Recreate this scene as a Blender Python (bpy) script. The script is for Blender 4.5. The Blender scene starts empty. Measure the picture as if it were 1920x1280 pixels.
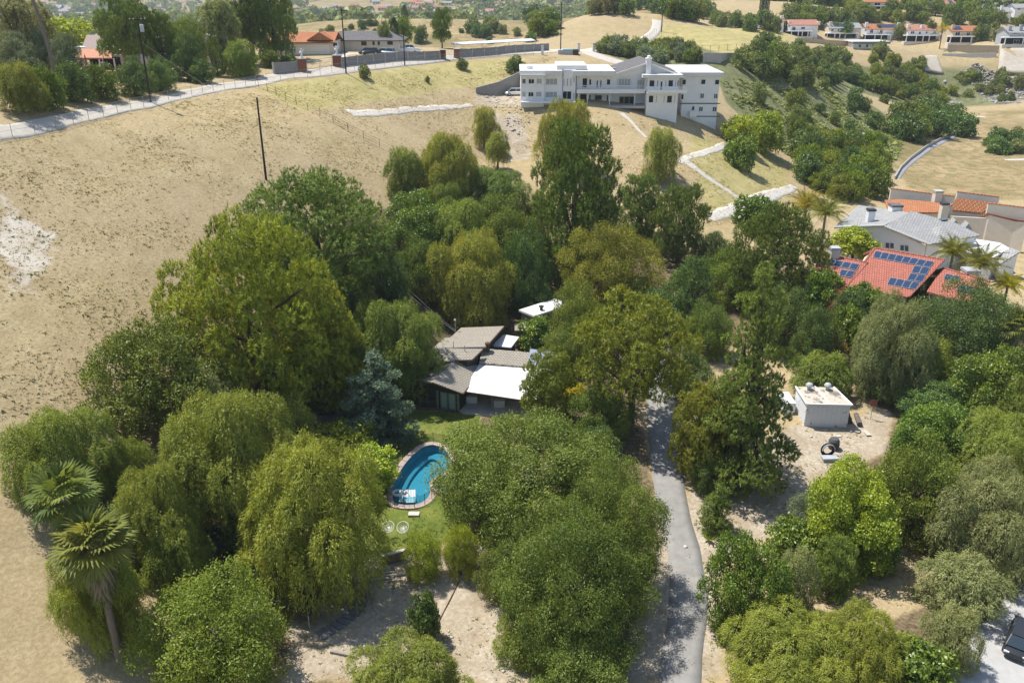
import bpy, bmesh, math, random
import numpy as np
from mathutils import Vector, Matrix
R = math.radians
HAZE = True
SC = bpy.context.scene
COL = SC.collection
# ------------------------------------------------------------------ camera, sky, sun, exposure
CAMZ, PITCH, FPX = 45.0, R(23.0), 1600.0
cd = bpy.data.cameras.new("camera"); cam = bpy.data.objects.new("camera", cd); COL.objects.link(cam)
cd.sensor_width = 36.0; cd.lens = 30.0; cd.clip_start = 0.5; cd.clip_end = 20000
cam.location = (0, 0, CAMZ); cam.rotation_euler = (math.pi/2 - PITCH, 0, 0)
SC.camera = cam
SUN_EL, SUN_AZ = R(66), math.atan2(-0.88, 0.475)      # azimuth measured from +Y towards +X
W = bpy.data.worlds.new("World"); SC.world = W; W.use_nodes = True
nt = W.node_tree
sky = nt.nodes.new("ShaderNodeTexSky"); sky.sky_type = 'NISHITA'; sky.sun_disc = False
sky.sun_elevation = SUN_EL; sky.sun_rotation = SUN_AZ; sky.air_density = 1.0; sky.dust_density = 0.6; sky.ozone_density = 1.0
nt.links.new(sky.outputs[0], nt.nodes["Background"].inputs[0]); nt.nodes["Background"].inputs[1].default_value = 0.12
ld = bpy.data.lights.new("sun", 'SUN'); ld.energy = 5.0; ld.angle = R(0.53); ld.color = (1.0, 0.955, 0.88)
sun = bpy.data.objects.new("sun", ld); COL.objects.link(sun)
sdir = Vector((math.sin(SUN_AZ)*math.cos(SUN_EL), math.cos(SUN_AZ)*math.cos(SUN_EL), math.sin(SUN_EL)))
sun.rotation_euler = sdir.to_track_quat('Z', 'Y').to_euler(); sun.location = sdir*200
SC.view_settings.view_transform = 'Standard'; SC.view_settings.look = 'None'
SC.view_settings.exposure = 0.42; SC.view_settings.gamma = 1.0
SC.render.engine = 'CYCLES'
SC.cycles.max_bounces = 6; SC.cycles.diffuse_bounces = 3; SC.cycles.transparent_max_bounces = 12
SC.cycles.use_denoising = True
rng = np.random.default_rng(7); random.seed(7)
# ------------------------------------------------------------------ pixels to directions
CP, SP = math.cos(PITCH), math.sin(PITCH)
def ray(px, py):
    u = (px-960)/FPX; v = (640-py)/FPX
    return np.array([u, CP + SP*v, -SP + CP*v])
def at(px, py, z):                      # point on the level z
    d = ray(px, py); t = (z-CAMZ)/d[2]; return Vector((d[0]*t, d[1]*t, z))
def pY(px, py, Y):                      # point on the vertical plane y = Y
    d = ray(px, py); t = Y/d[1]; return Vector((d[0]*t, Y, CAMZ+d[2]*t))
def project(x, y, z):
    z = z-CAMZ; dep = y*CP - z*SP; up = y*SP + z*CP
    dep = np.maximum(dep, 1e-3)
    return 960+FPX*x/dep, 640-FPX*up/dep, dep
# ------------------------------------------------------------------ terrain height
def smooth(t): t = np.clip(t, 0, 1); return t*t*(3-2*t)
ctrl = []
def cz(px, py, z): p = at(px, py, z); ctrl.append((p.x, p.y, z))
def cw(*pts): ctrl.extend(pts)
def cfield(px, py):                     # the open hillside, a plane between road, pole and palm
    d = ray(px, py)
    a, b = .483, .258
    t = (28.5 - a*59 - b*100 - CAMZ)/(d[2] + a*d[0] - b*d[1])
    ctrl.append((d[0]*t, d[1]*t, CAMZ + d[2]*t))
for p in [(20,320),(20,480),(20,640),(20,820),(20,1000),(20,1150),(10,1275),(110,980),(110,1200),(180,330),(200,480),(230,600),(120,760),(330,260),(400,400),(470,240),(500,335),(620,230),(640,330),(700,340),(-200,700),(-200,1100)]: cfield(*p)
for p in [(0,256,28.4),(140,228,28.5),(280,196,28.5),(480,153,28.5),(650,139,28.5),(760,124,28.5),(860,111,28.5),(960,104,28.3),(1050,98,28),(1095,100,28),
 (660,213,23.4),(760,207,22.6),(880,200,21.6),(930,187,22),(935,305,14),(1000,340,12.6),(870,260,17.5),(1000,250,17.3),(1300,440,7),(1400,400,8),(1460,360,8),(1300,300,15),(1240,335,12.8),
 (1270,235,18),(1350,240,16.2),(1180,200,21.2),(1090,196,22),(980,190,22.2),(1230,255,17.0),(1150,260,17.4),
 (1500,310,8),(1420,300,11),(1410,250,13.5),(1150,85,28.5),(1230,60,31),(1235,32,34),(1100,50,31),(1000,72,28),(1330,90,29),(1420,100,27),(1400,130,23.5),(1300,122,24.5),(1180,125,25.3),(1130,110,27),
 (1450,170,19),(1450,230,14.5),(1550,200,14),(1600,250,9),(1560,330,6.5),(1600,150,14),(1650,110,19),(1550,110,20),(1480,105,22),(1700,180,9),(1690,330,5),(1850,330,4.5),(1790,255,5.5),(1850,250,5),(1850,210,6),(1900,260,5),(1800,170,9),(1890,142,12.5),(1890,95,21.5),
 (1500,84,22),(1580,86,22),(1660,90,22),(1740,88,22),(1840,88,22),(1910,88,22),(1760,118,15),(1740,20,31),(1600,14,32),(1820,30,30),(1450,55,28),
 (1275,1270,-1.5),(1290,1060,-1),(1255,900,0),(1235,760,1.5),(1560,860,.5),(1540,795,1),(1640,770,1.5),(1890,1230,-1.5),(1650,1100,-.6),(1450,930,-.2),(850,1150,-1.5),(1000,1250,-1.6),(640,1120,-1.3),
 (790,890,0),(875,775,0),(830,1000,0),(760,780,0),(1000,770,0),(720,930,0),(620,770,.6),(1020,600,2),(880,620,1.0),(1060,690,.6)]: cz(*p)
cw((-20,60,0),(-22,75,1.2),(-20,90,5),(-15,95,3.0),(-10,112,4),(0,116,3),(10,121,3.5),(-8,60,-1.2),(0,60,-1.5),(12,50,-1.8),(22,60,-1.5),(32,62,-1.5),(-15,50,-1),(44,78,.3),(46,92,2),
 (52,104,4.5),(70,110,4.5),(82,130,4.5),(60,130,4.5),(95,118,4),(30,110,3.2),(42,125,5.5),(22,128,5.5),(10,136,8.5),(0,136,9.5),(-12,122,11),(-60,170,29),(-80,150,30.5),(-85,165,31),(-100,120,30),(-70,200,29),(-45,215,29),(-20,228,29),(5,242,28),(-90,230,29),
 (-80,80,29),(-72,60,22),(-62,40,10),(0,40,-2),(30,40,-2),(-30,30,-1),(60,50,-1),(90,80,1),
 (-60,262,21),(-30,268,21),(-60,305,12),(-20,305,12),(25,300,17),(-80,350,18),(-80,420,27.5),(-30,350,18),(-30,420,28),(20,350,20),(30,420,28),(-160,420,20),(-180,260,20),(-180,150,26),(-150,80,27),
 (12,188,22.4),(20,190,22.4),(30,190,22.3),(14,203,24.4),(130,150,4.5),(130,200,5),(170,240,5),(200,330,21),(140,420,32),(180,430,32),(60,400,30),(90,460,36),(170,500,40),(250,400,33),(-100,500,15),(0,500,18),(300,200,10),(300,100,5),(200,60,0))
ctrl = np.array(ctrl, float)
def tps_fit(c, lam=0.6):
    n = len(c); s = 60.0
    d2 = ((c[:,None,:2]-c[None,:,:2])**2).sum(-1)/s**2
    K = 0.5*d2*np.log(d2+1e-12) + lam*1e-2*np.eye(n)
    P = np.c_[np.ones(n), c[:,:2]/s]
    A = np.block([[K, P],[P.T, np.zeros((3,3))]])
    w = np.linalg.solve(A, np.r_[c[:,2], 0,0,0]); return w, s
tw, ts = tps_fit(ctrl)
def tps(x, y):
    x = np.asarray(x, float); y = np.asarray(y, float)
    o = tw[-3] + tw[-2]*x/ts + tw[-1]*y/ts
    for i in range(len(ctrl)):
        d2 = ((x-ctrl[i,0])**2+(y-ctrl[i,1])**2)/ts**2
        o = o + tw[i]*0.5*d2*np.log(d2+1e-12)
    return o
def far(x, y):
    z = 4 + 6*np.sin(x/170+1.3)*np.sin(y/210) - 30*smooth((-x-150)/700)*smooth((y-500)/900)
    z = z + 42*smooth((x-20)/260)*smooth((y-380)/380) + 30*smooth((x-250)/500)*smooth((y-300)/500)
    z = z + 34*smooth((y-1250)/900) + 170*smooth((y-2300)/2200) + 10*np.sin(x/90+y/140)*smooth((y-900)/500)
    z = z + 14*np.exp(-((x+40)/220)**2-((y-640)/70)**2)
    return z
def H(x, y):
    x = np.asarray(x, float); y = np.asarray(y, float)
    near = tps(np.clip(x,-190,260), np.clip(y,20,520))
    w = smooth((y-440)/110)
    w = np.maximum(w, smooth((np.abs(x-30)-150)/130))
    z = near*(1-w) + far(x, y)*w
    bump = .10*np.sin(x*.43+1.1*np.sin(y*.31))*np.sin(y*.37+.8*np.sin(x*.23)) + .05*np.sin(x*1.3+y*.9)*np.sin(y*1.1-x*.4)
    flat = np.exp(-(((x+2)/14)**4+((y-88)/22)**4))
    return z + bump*(1-flat)*(1-.8*smooth((y-165)/10)*smooth((240-y)/10))
def h1(x, y): return float(H(np.array([x]), np.array([y]))[0])
TS = np.concatenate([np.linspace(30,150,360), np.linspace(150.4,620,700), np.geomspace(622,4500,260)])
def hit(px, py, up=0.0, near=0.0):                # first point along the pixel's ray that is 'up' above the ground
    d = ray(px, py); P = d[None,:]*TS[:,None]; g = H(P[:,0], P[:,1]) + up; e = (CAMZ+P[:,2])-g
    k = np.where((e <= 0) & (P[:,1] >= near))[0]
    k = int(k[0]) if len(k) else len(TS)-1
    if k == 0: t = TS[0]
    else:
        a, b = e[k-1], e[k]; f = a/(a-b) if a != b else .5
        t = TS[k-1] + (TS[k]-TS[k-1])*min(max(f,0),1)
    return Vector((d[0]*t, d[1]*t, CAMZ+d[2]*t-up)), t
def ground(px, py): return hit(px, py)[0]
# ------------------------------------------------------------------ materials
MATS = {}
def node_mat(name):
    m = bpy.data.materials.new(name); m.use_nodes = True; t = m.node_tree
    return m, t, t.nodes["Principled BSDF"]
def noise(t, scale, detail=4, rough=.55, vec=None, dist=0.0):
    n = t.nodes.new("ShaderNodeTexNoise"); n.inputs["Scale"].default_value = scale; n.inputs["Detail"].default_value = detail
    n.inputs["Roughness"].default_value = rough; n.inputs["Distortion"].default_value = dist
    if vec is not None: t.links.new(vec, n.inputs["Vector"])
    return n
def ramp(t, fac, stops):
    r = t.nodes.new("ShaderNodeValToRGB"); e = r.color_ramp.elements
    while len(e) < len(stops): e.new(.5)
    for k, (p, c) in enumerate(stops): e[k].position = p; e[k].color = (*c[:3], 1) if len(c) >= 3 else (c[0],)*3+(1,)
    t.links.new(fac, r.inputs[0]); return r
def mix(t, fac, a, b, mode='MIX'):
    m = t.nodes.new("ShaderNodeMix"); m.data_type = 'RGBA'; m.blend_type = mode; m.clamp_factor = True
    for s, v in ((m.inputs[0], fac), (m.inputs[6], a), (m.inputs[7], b)):
        if hasattr(v, 'is_output'): t.links.new(v, s)
        elif isinstance(v, (int, float)): s.default_value = v
        else: s.default_value = (*v[:3], 1)
    return m.outputs[2]
def coords(t, kind="Object"):
    return t.nodes.new("ShaderNodeTexCoord").outputs[kind]
def bump(t, bs, h, strength=.3, dist=.05):
    b = t.nodes.new("ShaderNodeBump"); b.inputs["Strength"].default_value = strength; b.inputs["Distance"].default_value = dist
    t.links.new(h, b.inputs["Height"]); t.links.new(b.outputs[0], bs.inputs["Normal"])
def mat(name, c, c2=None, scale=3.0, rough=.8, metal=0.0, bumps=0.0, wear=None, wscale=.6, wlo=.55, whi=.7, spec=.3):
    if name in MATS: return MATS[name]
    m, t, bs = node_mat(name); o = coords(t)
    c2 = c2 or tuple(v*.78 for v in c)
    n = noise(t, scale, 5, .6, o)
    col = ramp(t, n.outputs[0], [(.32, c2), (.68, c)]).outputs[0]
    if wear:
        w = noise(t, wscale, 6, .7, o); f = ramp(t, w.outputs[0], [(wlo, (0,0,0)), (whi, (1,1,1))]).outputs[0]
        col = mix(t, f, col, wear)
    t.links.new(col, bs.inputs["Base Color"]); bs.inputs["Roughness"].default_value = rough; bs.inputs["Metallic"].default_value = metal
    bs.inputs["Specular IOR Level"].default_value = spec
    if bumps: bump(t, bs, n.outputs[0], bumps, .05)
    MATS[name] = m; return m
def roof_mat(name, c, c2, rows=.32, axis='Y', cols=.0, depth=.5, rough=.85):
    """courses of tiles or shingles: a wave along the slope plus colour variation per course cell"""
    if name in MATS: return MATS[name]
    m, t, bs = node_mat(name); o = coords(t)
    mp = t.nodes.new("ShaderNodeMapping"); t.links.new(o, mp.inputs[0])
    br = t.nodes.new("ShaderNodeTexBrick"); br.inputs["Scale"].default_value = 1.0
    br.inputs["Brick Width"].default_value = max(cols, .3); br.inputs["Row Height"].default_value = rows; br.inputs["Mortar Size"].default_value = .035
    br.inputs["Mortar Smooth"].default_value = .3; br.inputs["Color1"].default_value = (*c, 1); br.inputs["Color2"].default_value = (*c2, 1)
    br.inputs["Mortar"].default_value = (*[v*.45 for v in c2], 1)
    if axis == 'X': mp.inputs["Rotation"].default_value = (0, 0, math.pi/2)
    t.links.new(mp.outputs[0], br.inputs["Vector"])
    n = noise(t, .9, 6, .7, o)
    col = mix(t, ramp(t, n.outputs[0], [(.4, (0,0,0)), (.75, (.55,.55,.55))]).outputs[0], br.outputs[0], tuple(v*.7 for v in c2))
    t.links.new(col, bs.inputs["Base Color"]); bs.inputs["Roughness"].default_value = rough; bs.inputs["Specular IOR Level"].default_value = .25
    inv = t.nodes.new("ShaderNodeMath"); inv.operation = 'SUBTRACT'; inv.inputs[0].default_value = 1; t.links.new(br.outputs["Fac"], inv.inputs[1])
    bump(t, bs, inv.outputs[0], depth, .06)
    MATS[name] = m; return m
def glass_mat(name, c=(.02,.025,.03), rough=.08, spec=.6):
    if name in MATS: return MATS[name]
    m, t, bs = node_mat(name); bs.inputs["Base Color"].default_value = (*c, 1); bs.inputs["Roughness"].default_value = rough
    bs.inputs["Specular IOR Level"].default_value = spec; MATS[name] = m; return m
def leaf_mat(name, c, jitter=.3, trans=.42, gloss=.1, hue=.02):
    """c = (deep, mid, light) leaf pigments; each leaf picks one, each tree leans a little"""
    if name in MATS: return MATS[name]
    m = bpy.data.materials.new(name); m.use_nodes = True; t = m.node_tree; t.nodes.clear()
    out = t.nodes.new("ShaderNodeOutputMaterial")
    a = t.nodes.new("ShaderNodeAttribute"); a.attribute_name = "rnd"
    col = ramp(t, a.outputs["Fac"], [(0, c[0]), (.5, c[1]), (1, c[2])]).outputs[0]
    oi = t.nodes.new("ShaderNodeObjectInfo")
    hs = t.nodes.new("ShaderNodeHueSaturation")
    mr = t.nodes.new("ShaderNodeMapRange"); mr.inputs[3].default_value = .5-hue*.35; mr.inputs[4].default_value = .5+hue
    t.links.new(oi.outputs["Random"], mr.inputs[0]); t.links.new(mr.outputs[0], hs.inputs["Hue"])
    mv = t.nodes.new("ShaderNodeMapRange"); mv.inputs[3].default_value = 1-jitter*.5; mv.inputs[4].default_value = 1+jitter*.5
    sm = t.nodes.new("ShaderNodeMath"); sm.operation = 'FRACT'; mu = t.nodes.new("ShaderNodeMath"); mu.operation = 'MULTIPLY'; mu.inputs[1].default_value = 7.31
    t.links.new(oi.outputs["Random"], mu.inputs[0]); t.links.new(mu.outputs[0], sm.inputs[0]); t.links.new(sm.outputs[0], mv.inputs[0]); t.links.new(mv.outputs[0], hs.inputs["Value"])
    t.links.new(col, hs.inputs["Color"]); hs.inputs["Saturation"].default_value = 1.0
    d = t.nodes.new("ShaderNodeBsdfDiffuse"); tr = t.nodes.new("ShaderNodeBsdfTranslucent"); gl = t.nodes.new("ShaderNodeBsdfGlossy"); gl.inputs["Roughness"].default_value = .45
    gl.inputs["Color"].default_value = (.8,.85,.8,1)
    t.links.new(hs.outputs[0], d.inputs[0])
    tc = mix(t, 1.0, hs.outputs[0], (1.35,1.2,.55), 'MULTIPLY'); t.links.new(tc, tr.inputs[0])
    m1 = t.nodes.new("ShaderNodeMixShader"); m1.inputs[0].default_value = trans; t.links.new(d.outputs[0], m1.inputs[1]); t.links.new(tr.outputs[0], m1.inputs[2])
    m2 = t.nodes.new("ShaderNodeMixShader"); m2.inputs[0].default_value = gloss*.2; t.links.new(m1.outputs[0], m2.inputs[1]); t.links.new(gl.outputs[0], m2.inputs[2])
    t.links.new(m2.outputs[0], out.inputs[0]); MATS[name] = m; return m
# ------------------------------------------------------------------ mesh helpers
def np_mesh(name, V, F, rnd=None, smooth_=False):
    me = bpy.data.meshes.new(name); V = np.ascontiguousarray(V, dtype=np.float32); F = np.ascontiguousarray(F, dtype=np.int32)
    n, k = F.shape
    me.vertices.add(len(V)); me.vertices.foreach_set("co", V.ravel())
    me.loops.add(n*k); me.loops.foreach_set("vertex_index", F.ravel())
    me.polygons.add(n); me.polygons.foreach_set("loop_start", np.arange(0, n*k, k, dtype=np.int32)); me.polygons.foreach_set("loop_total", np.full(n, k, dtype=np.int32))
    if smooth_: me.polygons.foreach_set("use_smooth", np.ones(n, dtype=bool))
    if rnd is not None:
        at_ = me.attributes.new("rnd", 'FLOAT', 'FACE'); at_.data.foreach_set("value", np.ascontiguousarray(rnd, dtype=np.float32))
    me.update(calc_edges=True); return me
def tag(o, label=None, cat=None, group=None, kind=None):
    if label: o["label"] = label
    if cat: o["category"] = cat
    if group: o["group"] = group
    if kind: o["kind"] = kind
    return o
def thing(name, label, cat, loc=(0,0,0), rz=0.0, group=None):
    o = bpy.data.objects.new(name, None); COL.objects.link(o); o.location = loc; o.rotation_euler = (0,0,rz); o.empty_display_size = .3
    return tag(o, label, cat, group)
class MB:
    def __init__(s): s.v = []; s.f = []; s.mi = []; s.m = 0
    def add(s, V, F):
        b = len(s.v); s.v.extend([tuple(v) for v in V]); s.f.extend([[i+b for i in f] for f in F]); s.mi.extend([s.m]*len(F)); return s
    def box(s, a, b):
        x0,y0,z0 = a; x1,y1,z1 = b
        x0,x1 = min(x0,x1),max(x0,x1); y0,y1 = min(y0,y1),max(y0,y1); z0,z1 = min(z0,z1),max(z0,z1)
        return s.add([(x0,y0,z0),(x1,y0,z0),(x1,y1,z0),(x0,y1,z0),(x0,y0,z1),(x1,y0,z1),(x1,y1,z1),(x0,y1,z1)],
                     [(0,3,2,1),(4,5,6,7),(0,1,5,4),(1,2,6,5),(2,3,7,6),(3,0,4,7)])
    def obox(s, c, size, rz=0.0, tilt=0.0):
        M = Matrix.Translation(Vector(c)) @ Matrix.Rotation(rz, 4, 'Z') @ Matrix.Rotation(tilt, 4, 'Y')
        hx,hy,hz = [q/2 for q in size]
        V = [M @ Vector((x,y,z)) for z in (-hz,hz) for x,y in ((-hx,-hy),(hx,-hy),(hx,hy),(-hx,hy))]
        return s.add(V, [(0,3,2,1),(4,5,6,7),(0,1,5,4),(1,2,6,5),(2,3,7,6),(3,0,4,7)])
    def slab(s, pts, th, d=(0,0,-1)):      # polygon extruded by th along d
        n = len(pts); P = [Vector(p) for p in pts]; D = Vector(d).normalized()*th
        nn = Vector((0,0,0))
        for i in range(n): nn += (P[i]-P[0]).cross(P[(i+1)%n]-P[0])
        if nn.dot(D) > 0: P = P[::-1]
        Q = [p+D for p in P]
        return s.add(P+Q, [tuple(range(n)), tuple(range(2*n-1, n-1, -1))] + [((i+1)%n, i, n+i, n+(i+1)%n) for i in range(n)])
    def prism(s, poly, z0, z1): return s.slab([(x,y,z1) for x,y in poly], z1-z0)
    def tube(s, pts, rad, n=6, caps=True):
        P = [Vector(p) for p in pts]; k = len(P)
        if not hasattr(rad, '__len__'): rad = [rad]*k
        V = []; F = []; ref = None
        for i in range(k):
            d = (P[min(i+1,k-1)]-P[max(i-1,0)]).normalized()
            if ref is None: ref = d.orthogonal().normalized()
            ref = (ref - d*ref.dot(d)); ref = ref.normalized() if ref.length > 1e-6 else d.orthogonal().normalized()
            w = d.cross(ref)
            for j in range(n):
                a = 2*math.pi*j/n; V.append(P[i] + (ref*math.cos(a)+w*math.sin(a))*rad[i])
        for i in range(k-1):
            for j in range(n): F.append((i*n+j, i*n+(j+1)%n, (i+1)*n+(j+1)%n, (i+1)*n+j))
        if caps: F.append(tuple(range(n-1,-1,-1))); F.append(tuple(range((k-1)*n, k*n)))
        return s.add(V, F)
    def lathe(s, prof, c=(0,0,0), n=12):   # prof = [(r,z)...]
        V = []; F = []; k = len(prof)
        for r, z in prof:
            for j in range(n): a = 2*math.pi*j/n; V.append((c[0]+r*math.cos(a), c[1]+r*math.sin(a), c[2]+z))
        for i in range(k-1):
            for j in range(n): F.append((i*n+j, i*n+(j+1)%n, (i+1)*n+(j+1)%n, (i+1)*n+j))
        F.append(tuple(range(n-1,-1,-1))); F.append(tuple(range((k-1)*n, k*n)))
        return s.add(V, F)
    def torus(s, c, R_, r, n=20, k=6, axis=(0,0,1)):
        q = Vector((0,0,1)).rotation_difference(Vector(axis)); V = []; F = []
        for i in range(n):
            a = 2*math.pi*i/n
            for j in range(k):
                b = 2*math.pi*j/k; p = Vector(((R_+r*math.cos(b))*math.cos(a), (R_+r*math.cos(b))*math.sin(a), r*math.sin(b))); V.append(q @ p + Vector(c))
        for i in range(n):
            for j in range(k): F.append((i*k+j, ((i+1)%n)*k+j, ((i+1)%n)*k+(j+1)%k, i*k+(j+1)%k))
        return s.add(V, F)
    def mesh(s, name, mats, off=(0,0,0), smooth_=False):
        me = bpy.data.meshes.new(name); o = Vector(off)
        me.from_pydata([tuple(Vector(v)-o) for v in s.v], [], s.f)
        for m in (mats if isinstance(mats, (list,tuple)) else [mats]): me.materials.append(m)
        if isinstance(mats, (list,tuple)) and len(mats) > 1: me.polygons.foreach_set("material_index", s.mi)
        if smooth_: me.polygons.foreach_set("use_smooth", [True]*len(s.f))
        me.update(); return me
    def build(s, name, mats, parent=None, local=False, smooth_=False):
        off = (0,0,0)
        if parent is not None and not local:
            off = parent.location if parent.parent is None else parent.parent.location
        o = bpy.data.objects.new(name, s.mesh(name, mats, off, smooth_)); COL.objects.link(o)
        if parent is not None: o.parent = parent
        return o
def inst(name, me, parent=None, loc=(0,0,0), rot=(0,0,0), scale=(1,1,1), material=None):
    o = bpy.data.objects.new(name, me); COL.objects.link(o); o.location = loc; o.rotation_euler = rot; o.scale = scale
    if parent is not None: o.parent = parent
    if material is not None and o.material_slots:
        o.material_slots[0].link = 'OBJECT'; o.material_slots[0].material = material
    return o
def copy_tree(o, parent=None):
    c = o.copy(); COL.objects.link(c)
    if parent is not None: c.parent = parent
    for ch in list(o.children): copy_tree(ch, c)
    return c
def pip(poly, x, y):                    # points in polygon, vectorised
    ins = np.zeros(np.shape(x), bool); n = len(poly); j = n-1
    for i in range(n):
        xi, yi = poly[i]; xj, yj = poly[j]
        c = ((yi > y) != (yj > y)) & (x < (xj-xi)*(y-yi)/((yj-yi) if yj != yi else 1e-9)+xi)
        ins ^= c; j = i
    return ins
# ------------------------------------------------------------------ the ground sheet
def zz(u, v): return (690+u/6.4, 780+v/6.4)
POOL_PX = [zz(*p) for p in [(775,345),(680,362),(590,425),(500,510),(420,610),(360,720),(300,850),(290,960),(320,1035),(400,1062),(500,1068),(600,1055),(680,1015),(735,950),(760,870),(790,790),(850,730),(940,660),(985,560),(960,450),(880,370)]]
POOL = [(at(px, py, 0).x, at(px, py, 0).y) for px, py in POOL_PX]
pc = np.mean(POOL, axis=0)
def grow(poly, d):
    n = len(poly); out = []
    for i in range(n):
        a, b, c = np.array(poly[i-1]), np.array(poly[i]), np.array(poly[(i+1)%n])
        t = (c-a)/np.linalg.norm(c-a); nrm = np.array([t[1], -t[0]])
        if np.dot(nrm, b-pc) < 0: nrm = -nrm
        out.append(tuple(b+nrm*d))
    return out
def axis(segs):                         # [(from, to, step)...]
    o = [segs[0][0]]
    for a, b, st in segs: o += list(np.linspace(a, b, max(1, int(round((b-a)/st)))+1)[1:])
    return np.array(o)
XS = axis([(-7000,-1500,500),(-1500,-400,90),(-400,-130,14),(-130,-62,2.2),(-62,-16,.95),(-16,0,.42),(0,62,.95),(62,150,2.0),(150,420,12),(420,1600,90),(1600,7000,500)])
YS = axis([(15,40,1.5),(40,66,.85),(66,86,.42),(86,125,.95),(125,205,1.2),(205,340,2.2),(340,560,6),(560,1500,28),(1500,7500,180)])
GX, GY = np.meshgrid(XS, YS)
GZ = H(GX, GY)
inpool = pip(grow(POOL, .27), GX, GY); GZ[inpool] = -3.0
ny, nx = GX.shape
idx = np.arange(ny*nx).reshape(ny, nx)
F = np.stack([idx[:-1,:-1], idx[:-1,1:], idx[1:,1:], idx[1:,:-1]], -1).reshape(-1,4)
gme = np_mesh("ground", np.stack([GX,GY,GZ],-1).reshape(-1,3), F, smooth_=True)
PX, PYY, DEP = project(GX, GY, GZ)
def pmask(poly, ymin=0, ymax=1e9, soft=0):
    return pip(poly, PX, PYY) & (GY > ymin) & (GY < ymax)
lawn = pmask([(640,1030),(700,1043),(762,1034),(830,1020),(895,1004),(960,960),(960,860),(900,800),(905,770),(860,775),(790,768),(720,775),(690,830),(690,960)], 60, 92)
dirt = pmask([(0,350),(22,335),(34,400),(60,425),(108,438),(78,500),(62,548),(28,562),(20,500),(0,470)]) | pmask([(540,1075),(700,1046),(760,1040),(905,1012),(960,1100),(990,1280),(540,1280)],40,80)
dirt |= pmask([(1285,1010),(1300,900),(1420,870),(1470,800),(1600,790),(1640,765),(1680,770),(1660,850),(1540,900),(1450,1000),(1345,1040),(1350,1280),(1140,1280),(1230,1080),(1220,900)],40,98)
dirt |= pmask([(880,172),(990,185),(1010,200),(900,198)],150,190) | pmask([(560,740),(700,690),(720,760),(600,810)],70,110)
dirt |= pmask([(900,220),(975,215),(1000,300),(920,300)],140,190)
litter = (pip([(-27,52),(-12,44),(14,52),(14,84),(22,100),(40,96),(58,104),(36,128),(-4,132),(-22,120),(-27,100),(-30,70)], GX, GY)) & ~lawn & ~dirt
litter |= pip([(30,44),(60,44),(75,100),(50,104),(38,80),(28,70)], GX, GY) & ~dirt & ~pmask([(1590,1010),(1760,1010),(1800,1120),(1620,1180),(1560,1120)])
green = pmask([(1340,130),(1460,120),(1560,150),(1700,240),(1680,300),(1600,345),(1500,310),(1410,235),(1360,190)],150,300) | pmask([(1440,120),(1900,130),(1900,200),(1700,200)],200,330)
green |= pmask([(1120,95),(1300,85),(1420,120),(1300,130),(1180,120)],200,260)
yel = pmask([(480,160),(660,140),(860,115),(1000,110),(960,150),(700,190),(560,210)],120,220) | pmask([(1290,250),(1480,300),(1470,380),(1330,400)],120,190) | pmask([(1220,50),(1480,50),(1480,110),(1250,110)],180,330)
brown = pmask([(1640,262),(1790,215),(1930,195),(1930,400),(1700,352),(1690,330)],170,300) | ((GY > 285) & (GY < 470) & (GX < 75)) | (GY > 470)
scar = pmask([(0,350),(22,335),(34,400),(60,425),(108,438),(78,500),(62,548),(28,562),(20,500),(0,470)])
def soften(m, it=2):
    a = m.astype(float)
    for _ in range(it):
        p = np.pad(a, 1, mode='edge'); a = (p[1:-1,1:-1]*2+p[:-2,1:-1]+p[2:,1:-1]+p[1:-1,:-2]+p[1:-1,2:])/6
    return a
for nm, m in (("m_lawn", soften(lawn,1)), ("m_dirt", soften(dirt,3)), ("m_litter", soften(litter,3)), ("m_green", soften(green,3)), ("m_yel", soften(yel,6)), ("m_brown", soften(brown,3)), ("m_scar", soften(scar,4))):
    a = gme.attributes.new(nm, 'FLOAT', 'POINT'); a.data.foreach_set("value", m.ravel().astype(np.float32))
gm, t, bs = node_mat("hillside_ground"); o = coords(t)
n_big = noise(t, .055, 6, .62, o); n_mid = noise(t, .42, 6, .65, o, .4); n_fin = noise(t, 3.2, 5, .7, o); n_sp = noise(t, 1.6, 3, .8, o)
straw = ramp(t, n_mid.outputs[0], [(.25,(.30,.225,.115)),(.45,(.41,.325,.175)),(.6,(.47,.38,.215)),(.8,(.54,.46,.31))]).outputs[0]
straw = mix(t, ramp(t, n_big.outputs[0], [(.35,(0,0,0)),(.65,(.7,.7,.7))]).outputs[0], straw, (.46,.36,.235))
straw = mix(t, ramp(t, n_fin.outputs[0], [(.42,(.55,.55,.55)),(.6,(0,0,0))]).outputs[0], straw, (.26,.20,.105))
straw = mix(t, ramp(t, n_sp.outputs[0], [(.62,(0,0,0)),(.7,(.6,.6,.6))]).outputs[0], straw, (.20,.20,.07))
def attr(n):
    a = t.nodes.new("ShaderNodeAttribute"); a.attribute_name = n; return a.outputs["Fac"]
def broken(n, nz, amt=.5):              # mask with an edge broken up by noise
    a = t.nodes.new("ShaderNodeMath"); a.operation = 'MULTIPLY_ADD'; t.links.new(nz.outputs[0], a.inputs[0]); a.inputs[1].default_value = amt; a.inputs[2].default_value = -.5*amt
    b = t.nodes.new("ShaderNodeMath"); b.operation = 'ADD'; t.links.new(attr(n), b.inputs[0]); t.links.new(a.outputs[0], b.inputs[1])
    return ramp(t, b.outputs[0], [(.35,(0,0,0)),(.62,(1,1,1))]).outputs[0]
yelc = ramp(t, n_mid.outputs[0], [(.3,(.29,.265,.095)),(.55,(.40,.34,.155)),(.75,(.48,.41,.22))]).outputs[0]
col = mix(t, broken("m_yel", n_mid, 1.2), straw, yelc)
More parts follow.
